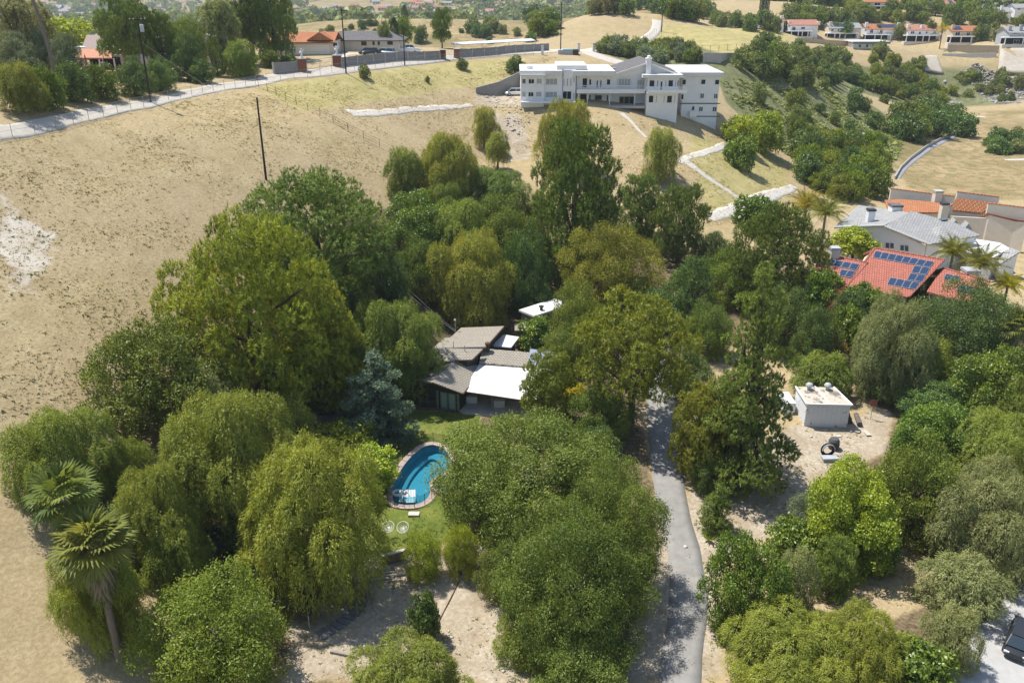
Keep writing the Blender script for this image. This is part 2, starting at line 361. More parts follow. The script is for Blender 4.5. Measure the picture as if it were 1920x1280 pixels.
brw = ramp(t, n_big.outputs[0], [(.3,(.16,.145,.06)),(.42,(.27,.205,.105)),(.58,(.36,.27,.15)),(.75,(.44,.345,.205))]).outputs[0]
brw = mix(t, ramp(t, n_mid.outputs[0], [(.42,(.7,.7,.7)),(.55,(0,0,0))]).outputs[0], brw, (.17,.155,.065))
col = mix(t, broken("m_brown", n_big, .6), col, brw)
grc = ramp(t, n_mid.outputs[0], [(.3,(.10,.115,.05)),(.5,(.16,.17,.08)),(.75,(.27,.24,.13))]).outputs[0]
col = mix(t, broken("m_green", n_mid, .9), col, grc)
drt = ramp(t, n_mid.outputs[0], [(.28,(.33,.265,.185)),(.5,(.45,.385,.295)),(.7,(.55,.49,.40))]).outputs[0]
drt = mix(t, ramp(t, n_fin.outputs[0], [(.45,(.5,.5,.5)),(.6,(0,0,0))]).outputs[0], drt, (.27,.21,.14))
col = mix(t, broken("m_dirt", n_mid, 1.1), col, drt)
col = mix(t, broken("m_scar", n_mid, 1.6), col, ramp(t, n_mid.outputs[0], [(.3,(.42,.35,.25)),(.5,(.52,.46,.37)),(.7,(.60,.55,.47))]).outputs[0])
lit = ramp(t, n_fin.outputs[0], [(.3,(.075,.055,.03)),(.5,(.15,.115,.065)),(.7,(.27,.215,.14))]).outputs[0]
col = mix(t, broken("m_litter", n_mid, .9), col, lit)
lwn = ramp(t, n_mid.outputs[0], [(.3,(.085,.12,.022)),(.5,(.14,.175,.035)),(.75,(.26,.25,.07))]).outputs[0]
lwn = mix(t, ramp(t, n_fin.outputs[0], [(.4,(.35,.35,.35)),(.6,(0,0,0))]).outputs[0], lwn, (.06,.085,.016))
col = mix(t, broken("m_lawn", n_mid, .35), col, lwn)
t.links.new(col, bs.inputs["Base Color"]); bs.inputs["Roughness"].default_value = .95; bs.inputs["Specular IOR Level"].default_value = .1
bump(t, bs, n_fin.outputs[0], .6, .12)
gme.materials.append(gm)
gr = bpy.data.objects.new("ground", gme); COL.objects.link(gr); tag(gr, kind="structure")
# ------------------------------------------------------------------ roads, driveways and drainage strips: draped sheets
def spline(pts, step):
    P = [Vector(p) for p in pts]; out = []
    for i in range(len(P)-1):
        p0, p1, p2, p3 = P[max(i-1,0)], P[i], P[i+1], P[min(i+2,len(P)-1)]
        k = max(2, int((p2-p1).length/step))
        for j in range(k):
            u = j/k; out.append(.5*((2*p1)+(p2-p0)*u+(2*p0-5*p1+4*p2-p3)*u*u+(3*p1-p0-3*p2+p3)*u**3))
    return out+[P[-1]]
def patch(name, label, quad, m, lift=.3, n_=8, kind=None, cat="slab"):
    V = []; q = [Vector((*p,0)) for p in quad]
    for j in range(n_+1):
        for i in range(n_+1):
            a_, b_ = i/n_, j/n_; p = (q[0]*(1-a_)+q[1]*a_)*(1-b_)+(q[3]*(1-a_)+q[2]*a_)*b_; g_ = ground(p.x,p.y); V.append((g_.x,g_.y,g_.z+lift))
    ii = np.arange((n_+1)**2).reshape(n_+1,n_+1); F_ = np.stack([ii[:-1,:-1],ii[:-1,1:],ii[1:,1:],ii[1:,:-1]],-1).reshape(-1,4)
    me = np_mesh(name, np.array(V), F_, smooth_=True); me.materials.append(m); o = bpy.data.objects.new(name, me); COL.objects.link(o); md = o.modifiers.new('thick','SOLIDIFY'); md.thickness = .6; md.offset = -1; return tag(o, label, cat)
def strip(name, pts, widths, m, lift=.06, step=1.2, cross=5, jag=0.0, kerb=None, smoothz=0):
    """pts in world (x, y); the sheet lies 'lift' above the ground with a skirt into it"""
    P = spline([(p[0],p[1],0) for p in pts], step); n = len(P)
    wi = np.interp(np.linspace(0,1,n), np.linspace(0,1,len(widths)), widths)
    V = np.zeros((n, cross+2, 3))
    for i in range(n):
        d = (P[min(i+1,n-1)]-P[max(i-1,0)]); d.z = 0; d.normalize(); s = Vector((d.y,-d.x,0))
        for j in range(cross):
            f = (j/(cross-1)-.5)*(wi[i] + (rng.uniform(-jag,jag) if jag and j in (0,cross-1) else 0)); V[i,j+1,:2] = (P[i].x+s.x*f, P[i].y+s.y*f)
        V[i,0,:2] = V[i,1,:2]; V[i,-1,:2] = V[i,-2,:2]
    Z = H(V[:,:,0], V[:,:,1])+lift
    if smoothz:
        zc = Z[:,cross//2+1].copy(); ker = np.ones(smoothz)/smoothz; zc = np.convolve(np.pad(zc, smoothz//2, mode='edge'), ker, 'valid')[:n]
        Z = np.maximum(Z, zc[:,None])
    V[:,:,2] = Z; V[:,0,2] -= .5; V[:,-1,2] -= .5
    c = cross+2; ii = np.arange(n*c).reshape(n,c)
    Fq = np.stack([ii[:-1,:-1], ii[:-1,1:], ii[1:,1:], ii[1:,:-1]],-1).reshape(-1,4)
    me = np_mesh(name, V.reshape(-1,3), Fq, smooth_=True); me.materials.append(m)
    o = bpy.data.objects.new(name, me); COL.objects.link(o); tag(o, kind="structure"); return o, P
def gxy(px, py): p = ground(px, py); return (p.x, p.y)
asph = mat("worn_asphalt", (.30,.29,.275), (.235,.228,.215), 1.1, .9, bumps=.25, wear=(.34,.31,.26), wscale=.35, wlo=.5, whi=.75)
conc = mat("pale_concrete", (.56,.52,.46), (.45,.41,.35), 1.3, .9, bumps=.2, wear=(.38,.33,.25), wscale=.5, wlo=.56, whi=.72)
concw = mat("bleached_concrete", (.56,.53,.48), (.45,.415,.36), 1.6, .9, bumps=.2, wear=(.44,.37,.26), wscale=.7, wlo=.55, whi=.7)
strip("driveway", [gxy(1272,1330), gxy(1276,1240), gxy(1291,1130), gxy(1283,1040), gxy(1264,960), gxy(1254,900), gxy(1246,830), gxy(1240,770), gxy(1242,720), (19,104), (14,109)], [3.0,3.0,3.0,2.9,3.0,3.2,3.2,3.0,3.0,3.4,3.2], asph, lift=.05, jag=.12)
strip("upper_road", [(-67,70),gxy(-60,268),gxy(60,240),gxy(180,213),gxy(300,188),gxy(420,163),gxy(520,145),gxy(620,133),gxy(720,121),gxy(820,110),gxy(920,102),gxy(1000,98),gxy(1060,94),gxy(1092,96),gxy(1140,90)], [3.2,3.2,3.0,3.0,3.0,3.6,4.6,4.4,4.2,4.2,4.2,4.4,5,5.5,4.5], conc, lift=.07, step=2, cross=7)
strip("mansion_driveway", [gxy(1096,97),gxy(1125,106),gxy(1150,114),gxy(1180,126),(30,196)], [6.0,6.0,6.2,7,8], conc, lift=.07, cross=7)
strip("ridge_lane", [gxy(1140,90),gxy(1195,80),gxy(1222,66),gxy(1232,50),gxy(1232,38)], [3.6,3.2,3.2,3,3], conc, lift=.07, cross=5)
strip("drain_path", [gxy(656,213),gxy(700,212),gxy(760,207),gxy(820,203),gxy(884,197)], [2.6,1.8,1.5,1.4,1.0], conc, lift=.05, jag=.5)
strip("drain_path", [gxy(1165,212),gxy(1182,226),gxy(1197,243),gxy(1212,258)], [1.0,1.0,.8,.5], conc, lift=.05, jag=.2)
strip("terrace_path", [gxy(1272,304),gxy(1300,292),gxy(1340,280),gxy(1362,272)], [1.6,1.8,1.8,1.6], concw, lift=.05, jag=.3)
strip("terrace_path", [gxy(1280,300),gxy(1310,320),gxy(1350,348),gxy(1395,378)], [1.6,1.1,1.0,1.0], concw, lift=.05, jag=.25)
strip("terrace_path", [gxy(1330,410),gxy(1370,396),gxy(1410,383),gxy(1450,364),gxy(1490,350)], [2.2,3.0,3.2,2.6,1.4], concw, lift=.05, jag=.5)
strip("terrace_path", [gxy(1598,256),gxy(1620,246),gxy(1632,232)], [1.2,1.6,1.6], concw, lift=.05, jag=.3)
strip("terrace_path", [gxy(1482,204),gxy(1498,197),gxy(1508,192)], [1.2,1.6,1.4], concw, lift=.05, jag=.3)
strip("street", [gxy(1800,1340),gxy(1870,1268),gxy(1925,1210),gxy(2020,1120)], [7,7,7,7], mat("light_street", (.44,.43,.415), (.38,.37,.355), 1.5, .9, bumps=.15), lift=.05, cross=7)

strip("canyon_path", [gxy(1682,334),gxy(1692,318),gxy(1712,300),gxy(1738,280),gxy(1765,266),gxy(1792,254)], [1.6,1.6,1.8,2.0,2.0,1.6], mat("grey_path",(.30,.30,.31),(.24,.24,.25),1.5,.9), lift=.05, jag=.1)
strip("basin_strip", [gxy(1797,217),gxy(1820,218),gxy(1848,220)], [1.6,1.8,1.4], concw, lift=.05, jag=.2)
strip("basin_strip", [gxy(1884,300),gxy(1900,300),gxy(1925,299)], [1.6,1.8,1.8], concw, lift=.05, jag=.2)
# ------------------------------------------------------------------ foliage
def unit(a): return a/np.maximum(np.linalg.norm(a, axis=-1, keepdims=True), 1e-9)
def rdir(r, n): return unit(r.normal(size=(n,3)))
def diamonds(P, D, N, L, Wd):
    D = unit(D); S = unit(np.cross(D, N)); L = L[:,None]*.5; Wd = Wd[:,None]*.5; up = unit(np.cross(S, D))
    V = np.stack([P-D*L, P-S*Wd+up*Wd*.35, P+D*L, P+S*Wd+up*Wd*.35], 1).reshape(-1,3)
    return V, np.arange(len(P)*4).reshape(-1,4)
def blades(P, D, N, L, Wd):               # narrow leaves rooted at P
    D = unit(D); S = unit(np.cross(D, N)); Wd = Wd[:,None]*.5
    V = np.stack([P-S*Wd, P+S*Wd, P+D*L[:,None]], 1).reshape(-1,3)
    return V, np.arange(len(P)*3).reshape(-1,3)
def lobe_points(r, C, Rd, n, zbias=-.35, inner=.25, squash=1.0, cull=.72):
    """points on the outer shells of a cluster of lobes, none deep inside another lobe"""
    A = Rd**2; k = r.choice(len(Rd), size=int(n*2.2), p=A/A.sum())
    d = rdir(r, len(k)); keep = (d[:,2] > zbias) | (r.random(len(k)) < .25); d = d[keep]; k = k[keep]
    rr = Rd[k]*(1-inner*r.random(len(k))**2)
    P = C[k] + d*rr[:,None]*np.array([1,1,squash])
    ok = np.ones(len(P), bool)
    for i in range(len(Rd)):
        q = (P-C[i])/np.array([1,1,squash]); ok &= ~((np.linalg.norm(q, axis=1) < Rd[i]*cull) & (k != i))
    P, d, k = P[ok][:n], d[ok][:n], k[ok][:n]
    return P, d, k
def dome_lobes(r, n, Rr, V, lob, zlo=-.55, core=True, rad=(.60,.95), cr=.45):
    d = rdir(r, n*4); d = d[d[:,2] > zlo][:n]
    # keep lobes apart
    # push lobes apart so that gaps stay between them
    for _ in range(12):
        df = d[:,None]-d[None]; ds = np.linalg.norm(df, axis=-1)+np.eye(len(d))*9
        d = unit(d + .05*(df/ds[...,None]**2*(ds < .9)[...,None]).sum(1)); d[:,2] = np.maximum(d[:,2], zlo)
    big = r.uniform(.7,1.3,len(d))
    C = d*np.array([Rr, Rr, V])*(r.uniform(*rad,len(d))-.10*(big-1))[:,None]; Rd = lob*Rr*big
    if core: C = np.vstack([C, [[0,0,-.1*V]],[[0,0,V*.25]]]); Rd = np.r_[Rd, Rr*cr, Rr*cr*.9]
    return C, Rd
def fit(V, Rr, Vv):                       # crown centred at z=0: radius Rr, half height Vv (robust to outliers)
    rad = np.percentile(np.hypot(V[:,0], V[:,1]), 97); top = np.percentile(V[:,2], 99); bot = np.percentile(V[:,2], 1.5)
    V = V.copy(); V[:,:2] *= Rr/rad; V[:,2] = (V[:,2]-(top+bot)/2)*(2*Vv/(top-bot)); return V
def wander(k, n, r, lob=None):            # one tint per spray, one per limb, plus leaf scatter
    b = r.random(k.max()+1)*.5+.25
    if lob is not None: b = b + r.normal(0,.10,lob.max()+1)[lob]
    return np.clip(b[k]+r.normal(0,.18,n), 0, 1)
def crown_broad(seed, Rr, V, nl=16, lob=.36, n=16000, L=.24, Wd=.13, per=10, spread=.34, up=.55, out=.7, tip=0.0, zlo=-.55):
    r = np.random.default_rng(seed); C, Rd = dome_lobes(r, nl, Rr, V, lob, zlo)
    m = n//per; P, d, k = lobe_points(r, C, Rd, m, squash=min(1.0, V/Rr*1.05)); m = len(P)
    j = np.repeat(np.arange(m), per); q = P[j] + r.normal(0, spread, (m*per,3))*np.array([1,1,.75])
    N = d[j]*out + np.array([0,0,up]) + r.normal(0,.55,(m*per,3))
    D = r.normal(0,1,(m*per,3)) + d[j]*.5 + np.array([0,0,tip])
    Vt, F_ = diamonds(q, D, N, L*r.uniform(.6,1.3,m*per), Wd*r.uniform(.7,1.2,m*per))
    return Vt, F_, wander(j, m*per, r, k), C, Rd
def crown_weep(seed, Rr, V, nl=17, lob=.30, n=2600, per=13, slen=(.7,2.0), L=.30, Wd=.07, zlo=-.35):
    r = np.random.default_rng(seed); C, Rd = dome_lobes(r, nl, Rr, V, lob, zlo)
    P, d, k = lobe_points(r, C, Rd, n, zbias=-.15, inner=.3, squash=min(1.0, V/Rr)); m = len(P)
    j = np.repeat(np.arange(m), per); s = r.random(m*per); sl = r.uniform(*slen, m)[j]
    outv = unit(d*np.array([1,1,.25]) + r.normal(0,.25,(m,3)))[j]
    q = P[j] + outv*(s*.55)[:,None]*np.minimum(sl,1.2)[:,None] + np.array([0,0,-1])*(sl*s**1.5)[:,None] + np.array([0,0,.12])
    q = q + r.normal(0,.10,(m*per,3))
    D = outv*.8 + np.array([0,0,-1.])*(.15+.8*s)[:,None] + r.normal(0,.45,(m*per,3))
    N = d[j]*1.0 + np.array([0,0,.6]) + r.normal(0,.35,(m*per,3))
    Vt, F_ = blades(q, D, N, L*r.uniform(.6,1.35,m*per), Wd*r.uniform(.7,1.3,m*per))
    return Vt, F_, wander(j, m*per, r, k), C, Rd
def crown_pine(seed, Rr, V, nl=22, lob=.3, n=3000, per=15, L=.42, Wd=.055, up=.8, zlo=-.6, levels=None, squash=.85, lift=0.0, out=.75):
    r = np.random.default_rng(seed)
    if levels is None:
        C, Rd = dome_lobes(r, nl, Rr, V, lob, zlo, rad=(.72,.92), cr=.45)
        di = rdir(r, nl//2); C = np.vstack([C, di*np.array([Rr,Rr,V])*r.uniform(.38,.6,(len(di),1))]); Rd = np.r_[Rd, lob*Rr*1.15*r.uniform(.8,1.2,len(di))]
    else:                                  # branch layers up a straight stem
        C = []; Rd = []
        for li in range(levels):
            f = li/(levels-1); z = -V + 2*V*f*.96; rad = Rr*(1-f)**.5*(.8+.3*r.random())+.1*Rr
            nb = max(3, int(6*(1-f)+3)); a0 = r.random()*6.28
            C.append((0,0,z)); Rd.append(max(.3*rad,.14*Rr))
            for b in range(nb):
                a = a0+6.283*b/nb+r.normal(0,.22); rl = rad*r.uniform(.55,1.05)
                for g in (1.0,.6): C.append((math.cos(a)*rl*g, math.sin(a)*rl*g, z+r.normal(0,.07)*V+lift*rl*g)); Rd.append(lob*Rr*(.65+.55*(1-f))*r.uniform(.75,1.15)*(1 if g == 1 else .85))
        C = np.array(C); Rd = np.array(Rd)
    P, d, k = lobe_points(r, C, Rd, n, zbias=-.45, inner=.35, squash=squash, cull=.8); m = len(P)
    ax = unit(d*np.array([1,1,.6])*out + np.array([0,0,up]) + r.normal(0,.3,(m,3)))
    j = np.repeat(np.arange(m), per); s = r.random(m*per)
    q = P[j] + ax[j]*(s*.3*L/.42)[:,None] + r.normal(0,.05,(m*per,3))
    D = ax[j]*.5 + rdir(r, m*per); N = rdir(r, m*per)*.5 + d[j]*1.1 + np.array([0,0,.5])
    Vt, F_ = blades(q, D, N, L*r.uniform(.6,1.2,m*per), Wd*r.uniform(.8,1.2,m*per))
    return Vt, F_, wander(j, m*per, r, k), C, Rd
def crown_column(seed, Rr, V, n=5200, L=.35, Wd=.09):
    r = np.random.default_rng(seed); z = r.uniform(-1,1,n); prof = np.minimum(1, (1-z)*1.6)**.7*np.minimum(1,(z+1.05)*6)**.5
    a = r.uniform(0,6.283,n); rr = Rr*prof*(1-.3*r.random(n)**2)*(1+.12*np.sin(a*3+z*9))
    P = np.stack([rr*np.cos(a), rr*np.sin(a), z*V],1); d = np.stack([np.cos(a),np.sin(a),0*a],1)
    Vt, F_ = blades(P, np.array([0,0,1.])+d*.35+r.normal(0,.25,(n,3)), d+r.normal(0,.4,(n,3)), L*r.uniform(.6,1.3,n), Wd*r.uniform(.7,1.3,n))
    return Vt, F_, np.clip(r.normal(.5,.2,n),0,1), np.array([[0,0,0.]]), np.array([Rr])
def wood(seed, C, Rd, V, clear, r0, nlimb=9, top=.2, bare=0):
    """tapered trunk from below the ground plus limbs into the lobes, crown centre at z=0"""
    r = np.random.default_rng(seed); mb = MB(); zb = -V-clear
    zt = V*top; pts = [(0,0,zb-.9),(0,0,zb),(r.normal(0,.12),r.normal(0,.12),zb+(zt-zb)*.35),(r.normal(0,.25),r.normal(0,.25),zb+(zt-zb)*.7),(0,0,zt)]
    mb.tube(pts, [r0*1.35,r0*1.2,r0*.85,r0*.62,r0*.3], 8)
    order = r.permutation(len(Rd))[:nlimb]
    for i in order:
        c = C[i]; f = r.uniform(.35,.75); s = np.array([0,0,zb+(zt-zb)*f]); mid = s*.45+c*.55+np.array([r.normal(0,.25),r.normal(0,.25),-.12*V*r.random()])
        mb.tube([s, mid, c*.96], [r0*.45, r0*.28, r0*.1], 5, False)
        for _ in range(2):
            e = c + rdir(r,1)[0]*Rd[i]*.8; mb.tube([mid, e], [r0*.16, r0*.04], 4, False)
    return mb
PROTO = {}
def proto(key, fn, Rr, V, clear, r0, bark, variants=2, nlimb=9, top=.2, **kw):
    lst = []
    for s in range(variants):
        Vt, F_, rn, C, Rd = fn(1000+hash_(key)+s*17, Rr, V, **kw)
        rad = np.percentile(np.hypot(Vt[:,0],Vt[:,1]),97); tp = np.percentile(Vt[:,2],99); bt = np.percentile(Vt[:,2],1.5)
        sc = np.array([Rr/rad, Rr/rad, 2*V/(tp-bt)]); off = np.array([0,0,(tp+bt)/2])
        Vt = (Vt-off)*sc; C = (C-off)*sc
        me = np_mesh(key+"_crown", Vt, F_, rn); me.materials.append(None)
        tm = wood(s+hash_(key), C, Rd*sc[0], V, clear, r0, nlimb, top).mesh(key+"_trunk", bark, smooth_=True)
        lst.append((me, tm))
    PROTO[key] = (lst, Rr, V, clear)
def hash_(k): return sum(ord(c)*(i+3) for i, c in enumerate(k)) % 900
bark_g = mat("grey_bark", (.20,.165,.13), (.10,.08,.062), 6, .95, bumps=.6)
bark_b = mat("brown_bark", (.14,.10,.072), (.07,.05,.036), 6, .95, bumps=.6)
proto("pepper_l", crown_weep, 5.0, 4.2, .8, .38, bark_g, 3, nl=26, lob=.25, n=4600, per=22, slen=(.25,1.15), L=.20, Wd=.062, zlo=-.55)
proto("pepper_s", crown_weep, 2.6, 2.6, .8, .2, bark_g, 2, nl=14, lob=.33, n=1700, per=18, slen=(.2,.8), L=.18, Wd=.06, zlo=-.55)
proto("citrus_l", crown_broad, 4.2, 3.8, .6, .3, bark_b, 3, nl=34, lob=.22, n=32000, L=.21, Wd=.125, per=9, spread=.17, up=.75, out=.8)
proto("citrus_s", crown_broad, 2.0, 1.7, .2, .14, bark_b, 2, nl=15, lob=.32, n=8000, L=.24, Wd=.14, per=8, spread=.14, up=.75, out=.8)
proto("ash_l", crown_broad, 6.5, 5.2, 1.2, .42, bark_g, 2, nl=50, lob=.19, n=80000, L=.21, Wd=.078, per=22, spread=.26, up=.7, out=.6, tip=-.35)
proto("ash_m", crown_broad, 4.0, 3.6, 1.0, .3, bark_g, 2, nl=30, lob=.235, n=38000, L=.19, Wd=.08, per=18, spread=.23, up=.7, out=.6, tip=-.3)
proto("oak_l", crown_broad, 4.5, 4.0, .6, .4, bark_b, 2, nl=34, lob=.225, n=34000, L=.20, Wd=.11, per=12, spread=.2, up=.5, out=.7)
proto("oak_s", crown_broad, 2.3, 1.9, .2, .18, bark_b, 2, nl=15, lob=.33, n=8000, L=.25, Wd=.13, per=10, spread=.18, up=.5, out=.7)
proto("pine_round", crown_pine, 8.0, 7.2, 1.5, .5, bark_b, 2, nl=62, lob=.17, n=8600, per=19, L=.28, Wd=.068, up=.7, zlo=-.75)
proto("pine_dark", crown_pine, 5.0, 6.5, 1.0, .42, bark_b, 2, nl=46, lob=.21, n=5000, per=16, L=.28, Wd=.075, up=.7)
proto("pine_layer", crown_pine, 5.5, 9.5, 1.2, .42, bark_b, 2, levels=10, lob=.30, n=7400, per=17, L=.30, Wd=.09, up=.6, squash=.55, lift=.06, nlimb=26, top=.85)
proto("pine_open", crown_pine, 6.0, 4.4, 6.0, .36, bark_g, 2, nl=34, lob=.2, n=3400, per=13, L=.32, Wd=.09, up=.5, squash=.6, nlimb=26, zlo=-.4)
proto("cedar", crown_pine, 3.6, 4.6, .4, .28, bark_b, 1, levels=8, lob=.25, n=5200, per=13, L=.26, Wd=.09, up=.15, squash=.5, lift=-.14, nlimb=20, top=.9, out=1.0)
proto("conifer_s", crown_pine, 1.6, 2.2, .2, .12, bark_b, 1, levels=6, lob=.34, n=900, per=11, L=.32, Wd=.06, up=.6, squash=.7, lift=.3, nlimb=8, top=.9)
proto("euca", crown_weep, 4.0, 5.0, 3.0, .32, bark_g, 2, nl=20, lob=.27, n=1500, per=13, slen=(.5,1.5), L=.42, Wd=.12, zlo=-.8)
proto("bush_far", crown_broad, 2.6, 1.9, .1, .16, bark_b, 4, nl=10, lob=.42, n=3200, L=.42, Wd=.26, per=8, spread=.25, up=.5, out=.8, nlimb=3)
proto("tree_far", crown_broad, 3.2, 3.2, .8, .22, bark_b, 3, nl=13, lob=.38, n=3600, L=.5, Wd=.3, per=8, spread=.3, up=.5, out=.8, nlimb=4)
proto("cypress", crown_column, .9, 5.5, .2, .16, bark_b, 2, nlimb=0)
proto("tiny_far", crown_broad, 3.4, 2.5, .2, .2, bark_b, 3, nl=7, lob=.5, n=420, L=1.3, Wd=.9, per=6, spread=.5, up=.5, out=.9, nlimb=0)
LM = {
 "pepper": leaf_mat("pepper_leaf", [(0.128,0.159,0.023),(0.246,0.288,0.044),(0.393,0.408,0.072)], .3, .36),
 "pepper_gold": leaf_mat("pepper_gold_leaf", [(0.155,0.169,0.023),(0.300,0.318,0.044),(0.435,0.438,0.072)], .2, .36),
 "pepper_grey": leaf_mat("pepper_grey_leaf", [(0.147,0.169,0.056),(0.246,0.269,0.096),(0.355,0.368,0.145)], .25, .3),
 "citrus": leaf_mat("citrus_leaf", [(0.076,0.126,0.013),(0.163,0.242,0.021),(0.306,0.375,0.040)], .25, .3, .25),
 "lime": leaf_mat("lime_leaf", [(0.177,0.239,0.016),(0.334,0.408,0.028),(0.512,0.557,0.061)], .2, .36, .2),
 "ash": leaf_mat("ash_leaf", [(0.088,0.129,0.023),(0.172,0.224,0.038),(0.285,0.331,0.070)], .25, .34),
 "ash_bright": leaf_mat("ash_bright_leaf", [(0.112,0.161,0.019),(0.206,0.270,0.032),(0.338,0.381,0.061)], .2, .36),
 "oak": leaf_mat("oak_leaf", [(0.067,0.112,0.023),(0.129,0.192,0.040),(0.224,0.295,0.066)], .3, .25, .2),
 "olive": leaf_mat("olive_leaf", [(0.113,0.150,0.081),(0.198,0.239,0.131),(0.320,0.358,0.220)], .25, .25),
 "pine_gold": leaf_mat("pine_gold_needle", [(0.170,0.189,0.022),(0.343,0.357,0.034),(0.535,0.501,0.063)], .15, .3),
 "pine": leaf_mat("pine_needle", [(0.101,0.148,0.027),(0.185,0.248,0.044),(0.305,0.366,0.076)], .2, .25),
 "pine_dark": leaf_mat("pine_dark_needle", [(0.076,0.113,0.019),(0.141,0.201,0.029),(0.250,0.317,0.048)], .2, .25),
 "pine_olive": leaf_mat("pine_olive_needle", [(0.145,0.169,0.020),(0.256,0.279,0.035),(0.373,0.378,0.058)], .15, .3),
 "blue": leaf_mat("blue_cedar_needle", [(0.118,0.167,0.105),(0.205,0.269,0.176),(0.330,0.407,0.274)], .1, .2),
 "rust": leaf_mat("rust_leaf", [(0.193,0.103,0.048),(0.355,0.206,0.096),(0.517,0.332,0.175)], .2, .25),
 "tan": leaf_mat("tan_leaf", [(0.243,0.190,0.056),(0.420,0.317,0.104),(0.581,0.459,0.192)], .2, .3),
 "brush": leaf_mat("brush_leaf", [(0.119,0.153,0.050),(0.218,0.256,0.080),(0.346,0.371,0.124)], .35, .25),
 "euca": leaf_mat("euca_leaf", [(0.147,0.150,0.070),(0.256,0.248,0.111),(0.393,0.349,0.181)], .3, .3),
 "cyp": leaf_mat("cypress_leaf", [(0.049,0.076,0.032),(0.089,0.131,0.050),(0.157,0.204,0.080)], .2, .15),
 "yellow": leaf_mat("yellow_leaf", [(0.258,0.237,0.016),(0.484,0.412,0.025),(0.678,0.570,0.056)], .1, .35),
}
tree_rng = random.Random(11)
SPEC = {}                                  # name, crown material, prototypes with their size limits
def plant(name, cat, key, lm, cx, cy, rx, ry, label, clear=None, group=None, tilt=0.0, lean=(0,0), near=0.0, zscale=None):
    """cx, cy, rx, ry: the crown's outline in the photograph; the tree stands on the ground below it"""
    lst, R0, V0, c0 = PROTO[key]
    c = c0 if clear is None else clear
    Vv = 3.0; Rr = 3.0
    for _ in range(4):
        p, dep = hit(cx, cy, c+Vv, near)
        th = math.atan2(CAMZ-(p.z+c+Vv), math.hypot(p.x,p.y)); 
        slant = math.sqrt(p.x**2+p.y**2+(CAMZ-p.z-c-Vv)**2); k = math.sqrt(1+((cx-960)/FPX)**2+((cy-640)/FPX)**2); m_px = slant/k/FPX
        Rr = rx*m_px; a = (ry*m_px)**2-(Rr*math.sin(th))**2
        Vv = math.sqrt(max(a, (.45*Rr)**2))/math.cos(th); Vv = min(Vv, Rr*2.6)
    if zscale: Vv *= zscale
    g = h1(p.x, p.y)
    e = thing(name, label, cat, (p.x, p.y, g), tree_rng.uniform(0,6.283), group)
    me, tm = lst[tree_rng.randrange(len(lst))]
    s = Rr/R0; sz = Vv/V0
    e.rotation_euler = (lean[0], lean[1], e.rotation_euler[2])
    inst("crown", me, e, (0,0,c+Vv), (0,0,0), (s, s*tree_rng.uniform(.93,1.07), sz), LM[lm])
    zb = -V0-c0; k2 = (c+Vv)/(-zb)
    inst("trunk", tm, e, (0,0,c+Vv), (0,0,0), (s, s, k2))
    return e
# ------------------------------------------------------------------ buildings
white = mat("white_stucco", (.80,.805,.81), (.76,.765,.77), 1.2, .85, wear=(.62,.61,.60), wscale=.35, wlo=.64, whi=.88)
cream = mat("cream_stucco", (.70,.64,.55), (.63,.57,.48), 1.2, .9)
tanst = mat("tan_stucco", (.60,.50,.36), (.52,.43,.30), 1.2, .9)
greyst = mat("grey_stucco", (.42,.44,.47), (.36,.38,.41), 1.2, .9)
wtrim = mat("white_trim", (.82,.82,.80), (.75,.75,.73), 2, .6)
dkgreen = mat("dark_green_siding", (.040,.050,.042), (.028,.035,.03), 2, .8)
dkfr = mat("dark_frame", (.05,.05,.05), None, 2, .5)
brown = mat("brown_wood", (.13,.085,.05), (.08,.052,.03), 4, .85, bumps=.3)
greyblk = mat("grey_block", (.27,.26,.25), (.22,.21,.20), 2.2, .95, bumps=.2, wear=(.35,.32,.27), wscale=.5)
redbrk = roof_mat("red_brick", (.33,.12,.075), (.25,.085,.055), .12, cols=.28, depth=.3)
pane_d = glass_mat("dark_pane", (.012,.015,.018)); pane_c = mat("curtained_pane", (.42,.43,.42), (.30,.31,.31), 5, .25)
pane_b = glass_mat("blue_pane", (.06,.10,.14)); shade_dark = mat("painted_shade", (.02,.02,.02), None, 2, .95)  # last one: near-black colour that paints the shade inside verandas
tile_red = roof_mat("red_clay_tile", (.50,.185,.135), (.42,.145,.10), .38, cols=.30, depth=.8)
tile_or = roof_mat("orange_clay_tile", (.56,.25,.125), (.47,.19,.09), .36, cols=.30, depth=.7)
tile_pk = roof_mat("pink_clay_tile", (.55,.28,.20), (.46,.21,.15), .40, cols=.35, depth=.6)
shin_tan = roof_mat("tan_shingle", (.43,.39,.325), (.37,.33,.27), .26, cols=.34, depth=.5)
shin_gry = roof_mat("grey_tile", (.44,.44,.43), (.35,.345,.335), .36, cols=.45, depth=.7)
shin_dk = roof_mat("dark_shingle", (.20,.19,.19), (.15,.14,.14), .3, cols=.4, depth=.4)
wroof = mat("white_roof_coating", (.72,.71,.69), (.64,.63,.61), .7, .7, wear=(.60,.57,.52), wscale=.4, wlo=.62, whi=.8)
solar = glass_mat("solar_cell", (.030,.052,.105), .3, .15)
alum = mat("aluminium", (.50,.51,.53), None, 3, .55, metal=.15)
concg = mat("grey_concrete", (.46,.44,.41), (.38,.36,.33), 1.5, .9, bumps=.2)
